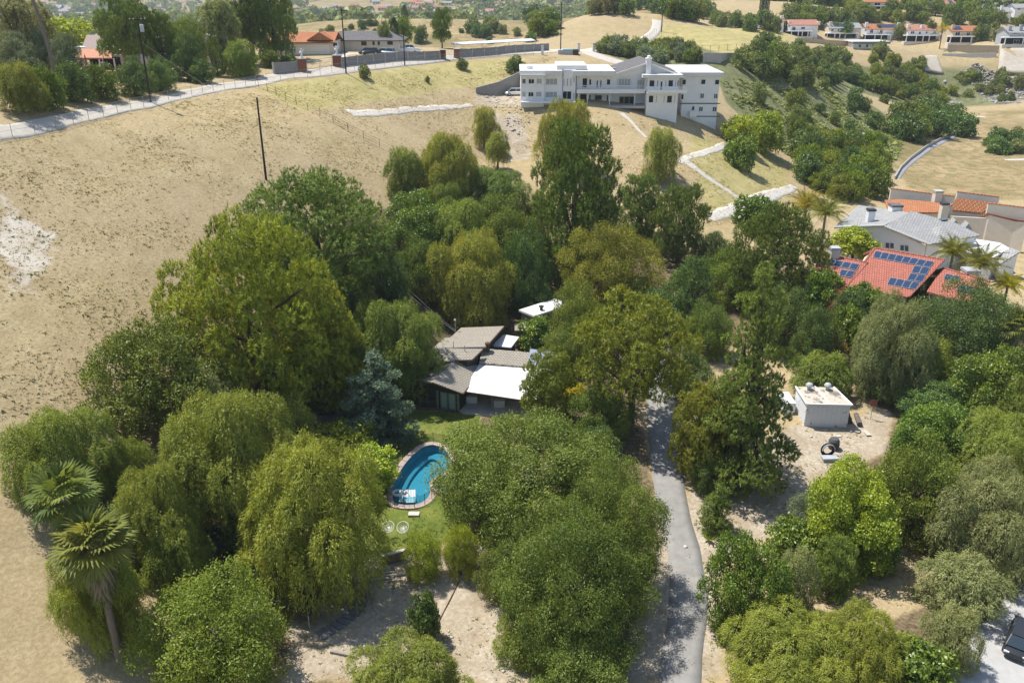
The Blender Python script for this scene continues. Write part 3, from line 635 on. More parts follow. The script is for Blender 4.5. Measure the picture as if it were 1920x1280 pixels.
def win(par, x0, z0, x1, z1, Y, fm=wtrim, gm=pane_d, bars=0, fw=.09, proud=.07, nm="window"):
    x0, x1 = sorted((x0,x1)); z0, z1 = sorted((z0,z1)); m = MB()
    m.box((x0,Y-proud,z0),(x1,Y+.02,z0+fw)); m.box((x0,Y-proud,z1-fw),(x1,Y+.02,z1)); m.box((x0,Y-proud,z0+fw),(x0+fw,Y+.02,z1-fw)); m.box((x1-fw,Y-proud,z0+fw),(x1,Y+.02,z1-fw))
    for b in range(bars): xm = x0+(x1-x0)*(b+1)/(bars+1); m.box((xm-fw/3,Y-proud+.012,z0+fw),(xm+fw/3,Y+.015,z1-fw))
    m.box((x0-.06,Y-proud-.06,z0-.06),(x1+.06,Y-.003,z0-.002))
    f = m.build(nm, fm, par); p = MB(); p.box((x0+fw*.5,Y-.025,z0+fw*.5),(x1-fw*.5,Y+.03,z1-fw*.5)); p.build("pane", gm, f); return f
def pwin(par, S, r, Y, **k):               # r = pixel rectangle in a zoom with scale S=(ox,oy,scale)
    ox, oy, sc = S; a = pY(ox+r[0]/sc, oy+r[3]/sc, Y); b = pY(ox+r[2]/sc, oy+r[1]/sc, Y)
    return win(par, a.x, a.z, b.x, b.z, Y, **k)
def part(par, name, m, *boxes):
    b = MB()
    for bx in boxes: b.box(*bx)
    return b.build(name, m, par)
# ---- the white mansion
S3 = (920,60,4.0)
def q3(u, v, Y): return pY(920+u/4, 60+v/4, Y)
def bx3(u0, u1, v0, v1, Y0, Y1, zlo=None):
    a = q3(u0, v1, Y0); b = q3(u1, v0, Y0); return ((a.x, Y0, a.z if zlo is None else zlo), (b.x, Y1, b.z))
mh = thing("white_mansion", "long white mansion with flat roofs and balconies on the dry hilltop", "mansion", (22,183,h1(22,183)))
part(mh, "wall", white, bx3(225,540,318,525,177,189.5,19), bx3(228,402,322,525,176.3,177.0,19.5))
part(mh, "wall", white, bx3(541,641,283,525,176.9,186,19))
part(mh, "wall", white, bx3(642,1160,325,462,177.8,189.4))
part(mh, "wall", white, bx3(642,1158,462,560,179.6,189.3,19.5))
part(mh, "wall", white, bx3(1157,1416,334,690,175.5,181.8,13))
part(mh, "wall", white, bx3(1419,1722,322,720,180.2,195,11))
g = MB(); g.slab([q3(925,326,177.6),q3(1185,236,177.6),q3(1442,334,177.6)], 11, (0,1,0)); g.build("gable_wall", white, mh)
for a, b in (((905,322),(1187,226)),((1187,226),(1462,336))):
    A, B = q3(*a,176.6), q3(*b,176.6); s = MB(); s.slab([A, B, B+Vector((0,14,0)), A+Vector((0,14,0))], .32); s.m = 1
    s.slab([A+Vector((0,.25,.02)), B+Vector((0,.25,.02)), B+Vector((0,13.8,.02)), A+Vector((0,13.8,.02))], -.05, (0,0,-1)); s.build("gable_roof", [wtrim, shin_dk], mh)
part(mh, "roof", wroof, bx3(219,540,292,322,176.0,190.2)); part(mh, "bay_roof", wroof, bx3(219,410,320,330,175.4,177.2))
part(mh, "roof", wroof, bx3(497,722,252,285,177.6,187)); part(mh, "roof", wroof, bx3(612,935,294,330,176.0,190)); part(mh, "roof", wroof, bx3(1410,1752,305,334,179.4,196.2))
part(mh, "roof", wroof, bx3(1140,1446,322,346,174.7,182))
part(mh, "parapet", wroof, bx3(1419,1722,298,306,180.2,180.6)); part(mh, "parapet", wroof, bx3(225,536,286,293,177,177.4))
c = MB(); a = q3(1163,325,176.4); b = q3(1207,205,176.4); c.box((a.x,176.3,a.z-3),(b.x,177.5,b.z)); c.box((a.x-.12,176.18,b.z),(b.x+.12,177.62,b.z+.18)); c.lathe([(.38,0),(.38,.35),(.2,.5)], ((a.x+b.x)/2,176.9,b.z+.18)); c.build("chimney", white, mh)
c = MB(); a = q3(292,298,180); c.lathe([(.62,-.2),(.62,.9),(.72,.95),(.72,1.15),(.4,1.35)], (a.x,180,a.z)); c.build("chimney", white, mh)
for u in (828,858,915):
    a = q3(u,296,183); part(mh, "roof_unit", alum, ((a.x-.5,182.5,a.z-.3),(a.x+.5,183.5,a.z+.7)))
part(mh, "balcony", white, bx3(645,1158,432,461,176.4,179.8)); part(mh, "balcony", white, bx3(1178,1476,441,461,174.0,175.6))
part(mh, "patio_floor", concg, bx3(520,1160,556,574,175.6,179.65)); part(mh, "patio_floor", white, bx3(228,640,524,534,175.2,177.2))
for u in (660,727,893,1080): part(mh, "column", white, bx3(u-5,u+5,460,562,176.8,177.25))
def railing(par, u0, u1, v0, v1, Y, n):
    m = MB(); a = q3(u0,v1,Y); b = q3(u1,v0,Y); m.box((a.x,Y,b.z-.06),(b.x,Y+.06,b.z))
    for i in range(n+1): x = a.x+(b.x-a.x)*i/n; m.box((x-.03,Y+.005,a.z-.02),(x+.03,Y+.055,b.z-.06))
    m.build("railing", wtrim, par)
railing(mh,645,1158,402,432,176.45,42); railing(mh,1180,1475,414,441,174.05,30)
for r, k in [((235,350,265,390),'d'),((282,352,328,390),'d'),((342,350,385,390),'c'),((235,448,265,487),'c'),((280,450,323,487),'d'),((338,448,383,487),'c')]: pwin(mh,S3,r,176.3,gm=pane_d if k=='d' else pane_c,bars=1)
for r in [(412,348,502,398),(410,447,500,493)]: pwin(mh,S3,r,177.0,gm=pane_c,bars=2)
for r in [(541,348,557,408),(568,348,584,408),(593,348,609,408),(617,340,632,378)]: pwin(mh,S3,r,176.9,gm=pane_c)
for r in [(537,443,608,507),(617,455,632,500)]: pwin(mh,S3,r,176.9,gm=pane_d,bars=1)
for r in [(685,345,727,420),(735,353,758,400),(790,362,808,420),(817,362,835,420),(868,353,900,400)]: pwin(mh,S3,r,177.8,gm=pane_d)
pwin(mh,S3,(955,350,1050,408),177.6,gm=pane_c,bars=3); pwin(mh,S3,(1097,360,1155,430),177.6,gm=pane_c,bars=2)
for r in [(668,466,722,550),(735,470,753,510),(778,472,838,513),(865,472,885,550),(960,482,1078,548)]: pwin(mh,S3,r,179.6,gm=pane_d,bars=2 if r[2]-r[0]>60 else 0)
for r in [(1165,360,1175,412),(1188,362,1230,412),(1246,362,1258,412),(1270,372,1290,438),(1308,362,1318,412),(1330,362,1370,412),(1382,362,1392,412),(1398,362,1412,412),(1161,478,1170,530),(1183,477,1222,530),(1237,477,1247,530),(1296,478,1306,530),(1320,478,1362,532),(1376,478,1386,532)]: pwin(mh,S3,r,175.5,gm=pane_d,fw=.05)
for r in [(1432,355,1468,398),(1575,355,1615,395),(1678,357,1718,397),(1424,465,1450,508),(1505,555,1532,590)]: pwin(mh,S3,r,180.2,gm=pane_d)
for r in [(1568,460,1603,500),(1670,462,1705,502),(1558,560,1595,598),(1660,560,1698,600)]: pwin(mh,S3,r,180.2,gm=pane_b,bars=1)
part(mh, "dark_band", dkfr, bx3(1418,1723,534,541,180.12,180.25)); part(mh, "dark_band", dkfr, bx3(1545,1723,631,637,180.12,180.25)); part(mh, "balcony", white, bx3(1492,1545,598,640,179.2,180.25))
# ---- two-storey villas across the canyon
def villa(name, label, ox, oy, sc, wall, roofm, u0, u1, vr, ve, vb, wins=(), ver=None, sol=(), chim=(), depth=9.0, group="villas in the row across the canyon", z=None, hip=.0, cat="house", lead=None):
    px = lambda u: ox+u/sc; py = lambda v: oy+v/sc
    g0 = at(px((u0+u1)/2), py(vb), z) if z is not None else ground(px((u0+u1)/2), py(vb)); Y = g0.y
    A = pY(px(u0), py(vb), Y); B = pY(px(u1), py(ve), Y); x0, x1, zb, ze = A.x, B.x, A.z, B.z
    zr = ze + (depth/2+.5)*.36
    t_ = thing(name, label, cat, ((x0+x1)/2, Y+depth/2, zb-.3), group=group)
    part(t_, "wall", wall, ((x0,Y,zb-3),(x1,Y+depth,ze)))
    xe0, xe1 = x0-.5, x1+.5; h = hip*(depth/2); F0, F1 = Y-.6, Y+depth+.6; rm = MB(); ym = Y+depth/2; ze2 = ze-.05
    for pts in ([(xe0,F0,ze2),(xe1,F0,ze2),(xe1-h,ym,zr),(xe0+h,ym,zr)], [(xe0,F1,ze2),(xe1,F1,ze2),(xe1-h,ym,zr),(xe0+h,ym,zr)]): rm.slab(pts, .22)
    if h > 0:
        rm.slab([(xe0,F0,ze2),(xe0,F1,ze2),(xe0+h,ym,zr)], .2); rm.slab([(xe1,F0,ze2),(xe1,F1,ze2),(xe1-h,ym,zr)], .2)
    else:
        gb = MB(); gb.slab([(x0,Y+.05,ze),(x0,Y+depth-.05,ze),(x0,ym,zr-.15)], .2, (1,0,0)); gb.slab([(x1,Y+.05,ze),(x1,Y+depth-.05,ze),(x1,ym,zr-.15)], .2, (-1,0,0)); gb.build("gable", wall, t_)
    ro = rm.build("roof", roofm, t_)
    for r in wins: pwin(t_, (ox,oy,sc), r[:4], Y, gm=(pane_d if len(r) < 5 else pane_c), bars=1 if r[2]-r[0] > 40 else 0, fw=.1)
    if ver:
        w0, w1, vt, cols = ver; a = pY(px(w0), py(vt), Y-2.2); b = pY(px(w1), py(vt), Y-2.2)
        part(t_, "veranda_roof", wtrim, ((a.x,Y-2.4,a.z-.22),(b.x,Y-.02,a.z+.06)))
        part(t_, "veranda_shade", shade_dark, ((a.x+.4,Y-.05,zb),(b.x-.4,Y+.03,a.z-.25)))  # thin dark sheet on the solid wall, painted shade under the veranda roof
        for cu in cols: x = pY(px(cu), py(vb), Y-2.2).x; part(t_, "column", wtrim, ((x-.16,Y-2.3,zb-.6),(x+.16,Y-1.98,a.z-.22)))
        part(t_, "terrace", cream, ((a.x-.2,Y-2.6,zb-2.2),(b.x+.2,Y-.01,zb+.05)))
    for r in sol:                               # panels on the front slope
        k = max(1, int((r[2]-r[0])/40)); 
        for i in range(k):
            xa = pY(px(r[0]+(r[2]-r[0])*i/k), py(ve), Y+2).x+.05; xb = pY(px(r[0]+(r[2]-r[0])*(i+1)/k), py(ve), Y+2).x-.05
            f0, f1 = .22, .85; yy = lambda f: F0+(ym-F0)*f; zf = lambda f: ze2+(zr-ze2)*f+.12
            m = MB(); m.slab([(xa,yy(f0),zf(f0)),(xb,yy(f0),zf(f0)),(xb,yy(f1),zf(f1)),(xa,yy(f1),zf(f1))], .06); m.build("solar_panel", solar, ro)
    for cu, cv in chim:
        p = pY(px(cu), py(cv), Y+1.5); part(t_, "chimney", wall, ((p.x-.55,Y+1,ze-.3),(p.x+.55,Y+2,max(p.z, ze+.9))))
    return t_
Z5 = (1440,0,7.385); Z6 = (1660,0,7.385)
villa("villa","white villa with arched veranda, leftmost of the row across the canyon",*Z5,white,tile_pk,285,700,250,345,505,[(330,375,385,425),(455,375,515,410)],(258,620,432,(320,415,470,550,610)),(),((305,295),(705,300)))
villa("villa","white villa with long solar array and pale roof, second in the row across the canyon",*Z5,cream,shin_gry,850,1290,300,388,530,[(868,402,912,438),(960,402,990,438),(1045,402,1080,438),(1145,402,1180,438)],(805,1260,462,(815,920,990,1065,1240)),((900,340,1185,380),),((870,300),))
villa("villa","white villa with dark solar roof, third in the row, above the flat-roofed house",*Z5,white,tile_or,1345,1850,320,402,550,[(1408,412,1462,462),(1540,420,1592,462),(1625,455,1720,468),(1740,455,1770,468)],(1335,1700,482,(1340,1475,1565,1690)),((1510,340,1790,395),),((1370,310),(1815,315)))
villa("villa","white villa with pink tile roof, fourth in the row beside a yellowing palm",*Z6,white,tile_pk,290,760,325,415,575,[(345,435,405,472),(460,438,495,480),(555,435,590,470),(665,435,710,472)],(275,750,492,(285,420,515,600,740)),(),((325,340),(515,345)))
villa("villa","tan villa with orange roof and stepped garden walls, fifth in the row",*Z6,tanst,tile_or,910,1450,345,432,590,[(960,445,1040,502),(1115,450,1180,502),(1255,450,1292,482),(1330,450,1362,482)],(888,1240,506,(895,1040,1185)),((930,350,1050,400),),((945,345),(1425,365)))
villa("villa","grey villa with grey roof at the right edge, last in the row across the canyon",*Z6,greyst,shin_gry,1690,2050,350,452,612,[(1770,445,1840,480),(1765,555,1860,608)],(1640,2050,520,(1650,1900)),(),((1730,360),(1885,345)))
villa("hillside_house","tan-walled house with big solar roof above the row, near the top edge",*Z6,greyst,tile_pk,520,975,-5,62,150,[(545,75,640,102),(700,75,750,100)],(520,975,120,(530,640,760,880)),((560,0,780,55),(870,20,930,45)),(),group="houses on the upper hillside",z=31)
villa("hillside_house","white house with pale solar panels on the upper hillside at right",*Z6,white,shin_gry,1270,1750,95,165,215,[(1345,175,1390,205),(1465,172,1520,200),(1640,165,1700,200)],None,((1300,105,1560,155),),((1620,80),),group="houses on the upper hillside",z=29.5)
villa("hillside_house","yellow-tan arcaded villa on the upper hillside above the third row villa",*Z5,tanst,tile_or,1315,1830,-30,30,128,[(1330,40,1420,75),(1470,40,1560,80),(1610,40,1690,80),(1730,40,1810,75)],(1315,1700,85,(1330,1450,1560,1690)),(),(),group="houses on the upper hillside",z=32)
villa("small_house","small tan house with orange roof half hidden by trees beyond the mansion",1280,0,3.0,tanst,tile_or,235,330,70,98,145,[(255,108,275,128)],None,(),(),group="houses beyond the mansion",z=27.5,depth=7)
villa("small_house","low house with red tile roof and white chimneys beyond the mansion",1280,0,3.0,white,tile_pk,370,572,85,118,150,[(420,122,450,140),(500,122,530,140)],None,(),((440,92),(560,88)),group="houses beyond the mansion",z=27,depth=8)
villa("modern_house","grey modern house with white upper floor on the far ridge, top centre",920,0,5.05,greyst,shin_gry,960,1250,-70,-20,90,[(1000,45,1080,75),(1100,-10,1160,25),(1180,45,1240,75)],(970,1250,45,(975,1060,1150,1245)),(),(),group="houses on the ridge",depth=8)
villa("small_house","white house with grey roof right of the last villa on the upper slope",1660,0,7.385,white,shin_gry,1800,2000,70,110,150,[(1830,118,1870,140)],None,(),(),group="houses on the upper hillside",z=31.5,depth=8)
fr = thing("flat_roofed_house","low flat-roofed house with dark green fascia below the third villa","house",ground(1630,92))
Yf = ground(1630,92).y; fa = pY(1595,91.5,Yf); fb = pY(1667,82,Yf)
part(fr,"wall",white,((fa.x+.8,Yf,fa.z-2),(fb.x-.8,Yf+8,fb.z))); part(fr,"roof",wroof,((fa.x,Yf-1.2,fb.z+.55),(fb.x,Yf+8.5,fb.z+.8))); part(fr,"fascia",mat("green_fascia",(.16,.22,.20),None,2,.7),((fa.x-.02,Yf-1.25,fb.z),(fb.x+.02,Yf-.02,fb.z+.549)))
for r in [(1250,615,1290,660),(1350,615,1390,660),(1440,615,1485,660)]: pwin(fr,Z5,r,Yf,gm=pane_d)
# ---- retaining walls and slabs below the villas
def wall_px(name, label, m, pts, h, th=.3, cat="wall", kids=None, group=None, sink=1.0, cap=None):
    """a free-standing wall: pts are (px, py) at its foot"""
    G = [ground(*p) for p in pts]; t_ = thing(name, label, cat, G[0], group=group)
    for i in range(len(G)-1):
        a, b = G[i], G[i+1]; d = (b-a); d.z = 0; n = Vector((-d.y,d.x,0)).normalized()*th
        hh = h if not hasattr(h,'__len__') else h[i]; hb = h if not hasattr(h,'__len__') else h[i+1]
        V = [a+Vector((0,0,-sink)), b+Vector((0,0,-sink)), b+Vector((0,0,hb)), a+Vector((0,0,hh))]
        s = MB(); s.slab(V, th, n); s.build("wall_section", m, t_)
        if cap:
            s = MB(); u = Vector((0,0,.09)); o_ = n.normalized()*.06
            s.slab([V[3]+u-o_, V[2]+u-o_, V[2]+u+n+o_, V[3]+u+n+o_], .088); s.build("cap", cap, t_)
    return t_
wall_px("retaining_wall","tan retaining wall below the first two villas across the canyon",mat("tan_wall",(.58,.46,.31),(.50,.39,.26),1,.95),[(1493,80),(1540,83),(1590,86)],1.6,.5)
wall_px("retaining_wall","long stepped tan garden wall below the fifth villa",mat("tan_wall",(.58,.46,.31)),[(1776,96),(1825,97),(1872,98)],2.2,.5)
wall_px("retaining_wall","pale lower garden wall with green planting strip below the fifth villa",cream,[(1766,106),(1820,106),(1868,105)],1.0,.4)
patch("concrete_slope","wide pale concrete slope below the grey villa at the right edge",[(1874,94),(1960,94),(1960,142),(1870,140)],mat("dusty_concrete",(.48,.43,.355),(.40,.355,.29),.7,.95,bumps=.2,wear=(.40,.33,.24),wscale=.25))
patch("concrete_slope","small pale concrete slope left of the big shrub below the tan villa",[(1735,108),(1756,108),(1768,142),(1728,134)],mat("dusty_concrete",(.55,.50,.42)))
wall_px("boundary_wall","grey concrete wall with rail fence on top right of the mansion's roof",concg,[(1318,118),(1350,119),(1385,117),(1412,112)],2.4,.4)
rt = wall_px("retaining_wall","dark grey retaining wall at the mansion's left end",greyblk,[(893,176),(935,178),(975,172)],[1.2,2.6,4.0],.4)
# ---- red solar-roofed house, grey house, orange house
S5 = (1440,320,4.0)
def p5(u, v, z): return at(1440+u/4, 320+v/4, z)
def on_plane(px, py, P0, n, off=0.0):
    d = Vector(ray(px, py)); C0 = Vector((0,0,CAMZ)); t_ = (P0+n*off-C0).dot(n)/d.dot(n); return C0+d*t_
def roof_poly(par, name, m, pts, th=.22):
    s = MB(); s.slab(pts, th); return s.build(name, m, par)
def skirt_wall(par, m, pts, zb, inset=.5, name="wall"):
    """walls standing below the roof outline, drawn in from the eaves"""
    c = sum((Vector(p) for p in pts), Vector())/len(pts); s = MB()
    Q = []
    for p in pts:
        p = Vector(p); d = (c-p); d.z = 0; Q.append(p+d.normalized()*inset-Vector((0,0,.3)))
    n = len(Q); V = Q+[Vector((q.x,q.y,zb)) for q in Q]
    s.add(V, [tuple(range(n)), tuple(range(2*n-1,n-1,-1))]+[((i+1)%n,i,n+i,n+(i+1)%n) for i in range(n)]); return s.build(name, m, par)
def panels(par, roofpts, S, quad, nx_, ny_=1):
    P0, P1, P2 = [Vector(p) for p in roofpts[:3]]; n = (P1-P0).cross(P2-P0).normalized(); n = n if n.z > 0 else -n
    ox, oy, sc = S; C = [on_plane(ox+u/sc, oy+v/sc, P0, n, .16) for u, v in quad]     # TL TR BR BL
    for j in range(ny_):
        for i in range(nx_):
            f = lambda a, b: (C[0]*(1-a)+C[1]*a)*(1-b)+(C[3]*(1-a)+C[2]*a)*b
            e = .025/ nx_ * 1.2; g_ = .02
            q = [f(i/nx_+e, j/ny_+g_), f((i+1)/nx_-e, j/ny_+g_), f((i+1)/nx_-e, (j+1)/ny_-g_), f(i/nx_+e, (j+1)/ny_-g_)]
            s = MB(); s.slab(q, .05, -n); s.m = 1; c = sum(q, Vector())/4; s.slab([c+(p-c)*.95+n*.004 for p in q], .01, -n); s.build("solar_panel", [alum, solar], par)
rh = thing("red_roofed_house","house with red tile roof covered in rows of solar panels","house",(52,104,4.6))
main = [p5(800,580,12.2),p5(1322,668,12.2),p5(1055,948,9.6),p5(585,875,9.6)]
lef = [p5(415,625,11.3),p5(748,690,11.3),p5(588,874,9.62),p5(270,820,9.62)]
rig = [p5(1310,728,11.3),p5(1665,830,11.3),p5(1540,1000,9.7),p5(1190,905,9.7)]
r1 = roof_poly(rh,"roof",tile_red,main); r2 = roof_poly(rh,"roof",tile_red,lef); r3 = roof_poly(rh,"roof",tile_red,rig)
bk = Vector((1.2,6.0,-2.6))
for pl in (main, lef, rig): roof_poly(rh,"roof",tile_red,[pl[0],pl[1],pl[1]+bk,pl[0]+bk])
for pl in (main, lef, rig): skirt_wall(rh, cream, [pl[3],pl[2],pl[1]+bk,pl[0]+bk], 2.5, .7)
g = MB(); g.slab([main[1]+Vector((-.2,0,-.2)), main[2]+Vector((-.3,.3,-.2)), main[1]+bk+Vector((-.3,-.3,-.2))], .3, (-1,0,0)); g.build("gable", cream, rh)
g = MB(); g.slab([main[0]+Vector((.2,0,-.2)), main[3]+Vector((.3,.3,-.2)), main[0]+bk+Vector((.3,-.3,-.2))], .3, (1,0,0)); g.build("gable", cream, rh)
panels(r1, main, S5, [(805,598),(1250,682),(1215,724),(785,650)], 8); panels(r1, main, S5, [(1097,710),(1218,726),(1190,780),(1072,762)], 2); panels(r1, main, S5, [(1068,766),(1188,784),(1155,836),(1040,816)], 2); panels(r1, main, S5, [(918,797),(1142,840),(1110,890),(890,855)], 4)
panels(r2, lef, S5, [(395,650),(690,700),(665,745),(365,692)], 5); panels(r2, lef, S5, [(548,738),(662,752),(622,802),(525,787)], 2); panels(r3, rig, S5, [(1335,770),(1446,793),(1422,832),(1315,810)], 2); panels(r3, rig, S5, [(1440,850),(1600,885),(1575,935),(1415,900)], 3)
def ridge_cap(par, a, b, m=tile_red, r=.14): s = MB(); s.tube([a, b], r, 6); s.build("ridge_cap", m, par)
ridge_cap(r1, main[0], main[1]); ridge_cap(r1, main[1], main[2]); ridge_cap(r1, main[0], main[3]); ridge_cap(r2, lef[0], lef[1]); ridge_cap(r3, rig[0], rig[1])
def chim(par, S, u, vb, vt, z, w=.9, m=white, cap=dkfr):
    p = at(S[0]+u/S[2], S[1]+vb/S[2], z); q = pY(S[0]+u/S[2], S[1]+vt/S[2], p.y)
    part(par,"chimney",m,((p.x-w/2,p.y-w/2,z-.8),(p.x+w/2,p.y+w/2,q.z-.3))); part(par,"chimney_cap",cap,((p.x-w/2-.08,p.y-w/2-.08,q.z-.298),(p.x+w/2+.08,p.y+w/2+.08,q.z)))
chim(rh,S5,492,645,572,11.3,1.1,cream,greyst); chim(rh,S5,1510,790,735,10.9,1.6,cream,alum)
for u, v in ((928,705),(972,715)):
    s = MB(); p = p5(u,v,11.0); s.tube([p-Vector((0,0,.4)), p+Vector((0,0,.75))], .07, 6); s.build("vent_pipe", brown, rh)
for u, v in ((840,770),(997,800)):
    s = MB(); p = p5(u,v,10.3); s.slab([p+Vector((-.5,-.5,-.05)), p+Vector((.5,-.5,-.05)), p+Vector((0,-.5,.4))], .9, (0,1,0)); s.build("roof_vent", brown, rh)
gh = thing("grey_roofed_house","white-walled house with pale grey tile roof behind the red solar roof","house",(62,122,4.6))
gA, gC = p5(495,430,10.2), p5(1210,562,9.6); gd_ = gC-gA; gd_.z = 0; gn = Vector((gd_.y,-gd_.x,0)).normalized(); gn = gn if gn.y < 0 else -gn
gB = on_plane(1440+875/4, 320+400/4, gA, gn); gR = p5(1070,322,gB.z)
L5 = [gA,gB,gR,p5(680,255,10.2)]
R5 = [gB,gC,p5(1592,490,9.6),p5(1420,372,11.3),gR]
# keep each sheet planar: recompute the far points on the plane of the first three
def planar(P_):
    A_ = np.array([[p.x,p.y,1] for p in P_]); k_, *_ = np.linalg.lstsq(A_, np.array([p.z for p in P_]), rcond=None)
    return [Vector((p.x,p.y,k_[0]*p.x+k_[1]*p.y+k_[2])) for p in P_]
L5 = planar(L5)
roof_poly(gh,"roof",shin_gry,L5); R5 = planar(R5); roof_poly(gh,"roof",shin_gry,R5)
s = MB(); a, b, c_ = L5[0], L5[1], R5[1]; off = -gn*.5+Vector((0,0,-.3)); gu = gd_.normalized(); s.slab([gA+off+gu*.6, gB+off, gC+off-gu*.6, Vector((gC.x,gC.y,3))-gn*.5-gu*.6, Vector((gA.x,gA.y,3))-gn*.5+gu*.6], .3, -gn); gw = s.build("gable_wall", white, gh)
fas = MB(); fas.tube([L5[0],L5[1]], .13, 4); fas.tube([R5[0],R5[1]], .13, 4); fas.build("fascia", wtrim, gh)
s = MB(); c2 = R5[2]; s.slab([c_+Vector((.1,.8,-.3)), c2+Vector((-.4,.6,-.3)), Vector((c2.x-.4,c2.y+.6,3)), Vector((c_.x+.1,c_.y+.8,3))], .3, (-.3,1,0)); s.build("wall", white, gh)
nrm = gn; a = gA
for r in [(880,535,912,582),(914,537,946,584),(990,553,1022,600),(1024,556,1056,606)]:
    Q = [on_plane(1440+u/4,320+v/4,a+off,nrm,.06) for u, v in ((r[0],r[1]),(r[2],r[1]+4),(r[2],r[3]+4),(r[0],r[3]))]
    s = MB(); s.slab(Q, .08, -nrm); w_ = s.build("window", wtrim, gh); c0 = sum(Q,Vector())/4
    s = MB(); s.slab([c0+(q-c0)*.82+nrm*.02 for q in Q], .05, -nrm); s.build("pane", pane_b, w_)
chim(gh,S5,760,385,285,11.0,1.0); chim(gh,S5,950,310,252,11.2,1.6,wtrim,shin_dk)
tp = p5(1330,540,9.4); s = MB(); s.lathe([(3.4,0),(3.4,.12),(.1,1.7)], (tp.x,tp.y+2.4,9.5), 16); s.build("turret_roof", shin_gry, gh)
for u, v in ((1095,378),(1312,370)):
    p = p5(u,v,11.2); s = MB(); s.obox((p.x,p.y,p.z+.1),(1.3,.9,.14),.3); s.build("skylight", pane_b, gh)
for u, v in ((1405,405),(1500,430)):
    p = p5(u,v,10.3); s = MB(); s.slab([p+Vector((-.9,0,-.6)),p+Vector((.9,0,-.6)),p+Vector((0,0,.7))], 2.0, (.2,1,0)); s.build("dormer", shin_gry, gh)
wb = thing("flat_white_annex","flat white patio roof between the grey-roofed house and the orange roofs","annex",p5(1680,620,4.5))
roof_poly(wb,"roof",wroof,[p5(1560,512,8.2),p5(1740,540,8.2),p5(1810,580,8.2),p5(1690,650,8.2),p5(1480,610,8.2)],.3); skirt_wall(wb,white,[p5(1560,512,8.2),p5(1740,540,8.2),p5(1810,580,8.2),p5(1690,650,8.2),p5(1480,610,8.2)],3,.4)
gb_ = thing("grey_shed_house","small grey-roofed white building at the right edge below the flat white roof","house",p5(1800,660,4.5))
roof_poly(gb_,"roof",shin_gry,[p5(1700,650,7.4),p5(1815,575,8.6),p5(1895,605,8.6),p5(1745,695,7.4)]); skirt_wall(gb_,white,[p5(1700,650,7.4),p5(1815,575,8.6),p5(1895,605,8.6),p5(1745,695,7.4)],2.5,.3)
oh = thing("orange_roofed_house","long house with orange tile roofs and tan parapets at the right edge","house",(75,138,4.6))
O1 = [p5(870,250,9.4),p5(1000,190,11),p5(1392,238,11),p5(1288,332,9.2),p5(910,295,9.2)]
O2 = [p5(1412,205,11),p5(1735,242,11),p5(1600,318,9.2),p5(1362,290,9.2)]
O3 = [p5(1650,290,10.8),p5(1985,335,10.8),p5(1960,440,8.6),p5(1562,372,8.6)]
O1, O2, O3 = planar(O1), planar(O2), planar(O3)
for O in (O1,O2,O3): roof_poly(oh,"roof",tile_or,O); skirt_wall(oh,cream,O,3,.4)
for a, b in (((920,172),(1400,232)),((1418,196),(1732,236)),((1650,284),(1960,322))):
    A = p5(*a,10.9); B = p5(*b,10.9); s = MB(); s.slab([A+Vector((0,.1,-3)),B+Vector((0,.1,-3)),B+Vector((0,.1,.75)),A+Vector((0,.1,.75))], .35, (0,1,0)); s.build("parapet", cream, oh)
    s = MB(); s.tube([A+Vector((0,.28,.8)),B+Vector((0,.28,.8))], .17, 6); s.build("ridge_cap", tile_or, oh)
chim(oh,S5,1310,330,240,9.6,1.0,cream); chim(oh,S5,1265,215,148,11,1.2,cream,concg)
A = O3[3]; B = O3[2]; s = MB(); s.slab([A+Vector((-3.5,1.4,-.2)),B+Vector((0,1.0,-.2)),Vector((B.x,B.y+1,3)),Vector((A.x-3.5,A.y+1.4,3))], .3, (0,1,0)); s.build("wall", cream, oh)
for r in [(1575,418,1640,462),(1745,422,1800,444)]:
    a = pY(1440+r[0]/4,320+r[3]/4,A.y+.9); b = pY(1440+r[2]/4,320+r[1]/4,A.y+.9); win(oh,a.x,a.z,b.x,b.z,A.y+.9,gm=pane_b,bars=1)
# ---- the brown-roofed house by the pool
def ph(u, v, z): return at(780+u/6.4, 600+v/6.4, z)
SH = (780,600,6.4)
bh = thing("brown_roofed_house","low house with brown shingle roofs and a white patio roof above the pool","house",ph(700,900,0))
rA = [ph(540,90,4.3),ph(1055,70,4.3),ph(835,320,5.2),ph(195,332,5.2),ph(345,214,4.75),ph(410,210,4.74)]
rB = [ph(195,334,5.2),ph(802,336,5.2),ph(672,476,4.5),ph(470,482,4.5),ph(120,520,4.45)]
rC = [ph(470,486,4.3),ph(190,742,4.3),ph(560,874,2.75),ph(747,664,2.75),ph(735,520,3.3)]
rD = [ph(470,486,4.3),ph(190,742,4.3),ph(-60,700,2.9),ph(130,520,2.9)]
rE = [ph(800,335,4.6),ph(1335,385,4.6),ph(1700,420,4.6),ph(1640,606,3.7),ph(1300,560,3.7),ph(758,506,3.7)]
rF = [ph(758,508,3.55),ph(1340,578,3.55),ph(1530,600,3.55),ph(1440,975,2.7),ph(570,850,2.55),ph(690,650,3.0)]
rG = [ph(1050,172,3.4),ph(1238,200,3.4),ph(1140,328,3.2),ph(905,305,3.2)]
rA, rB, rC, rD, rE, rF, rG = [planar(q) for q in (rA,rB,rC,rD,rE,rF,rG)]
for P_, m, nm in ((rA,shin_tan,"roof"),(rB,shin_tan,"roof"),(rC,shin_tan,"roof"),(rD,shin_tan,"roof"),(rE,shin_tan,"roof"),(rF,wroof,"patio_roof"),(rG,wroof,"flat_roof")): roof_poly(bh,nm,m,P_,.2)
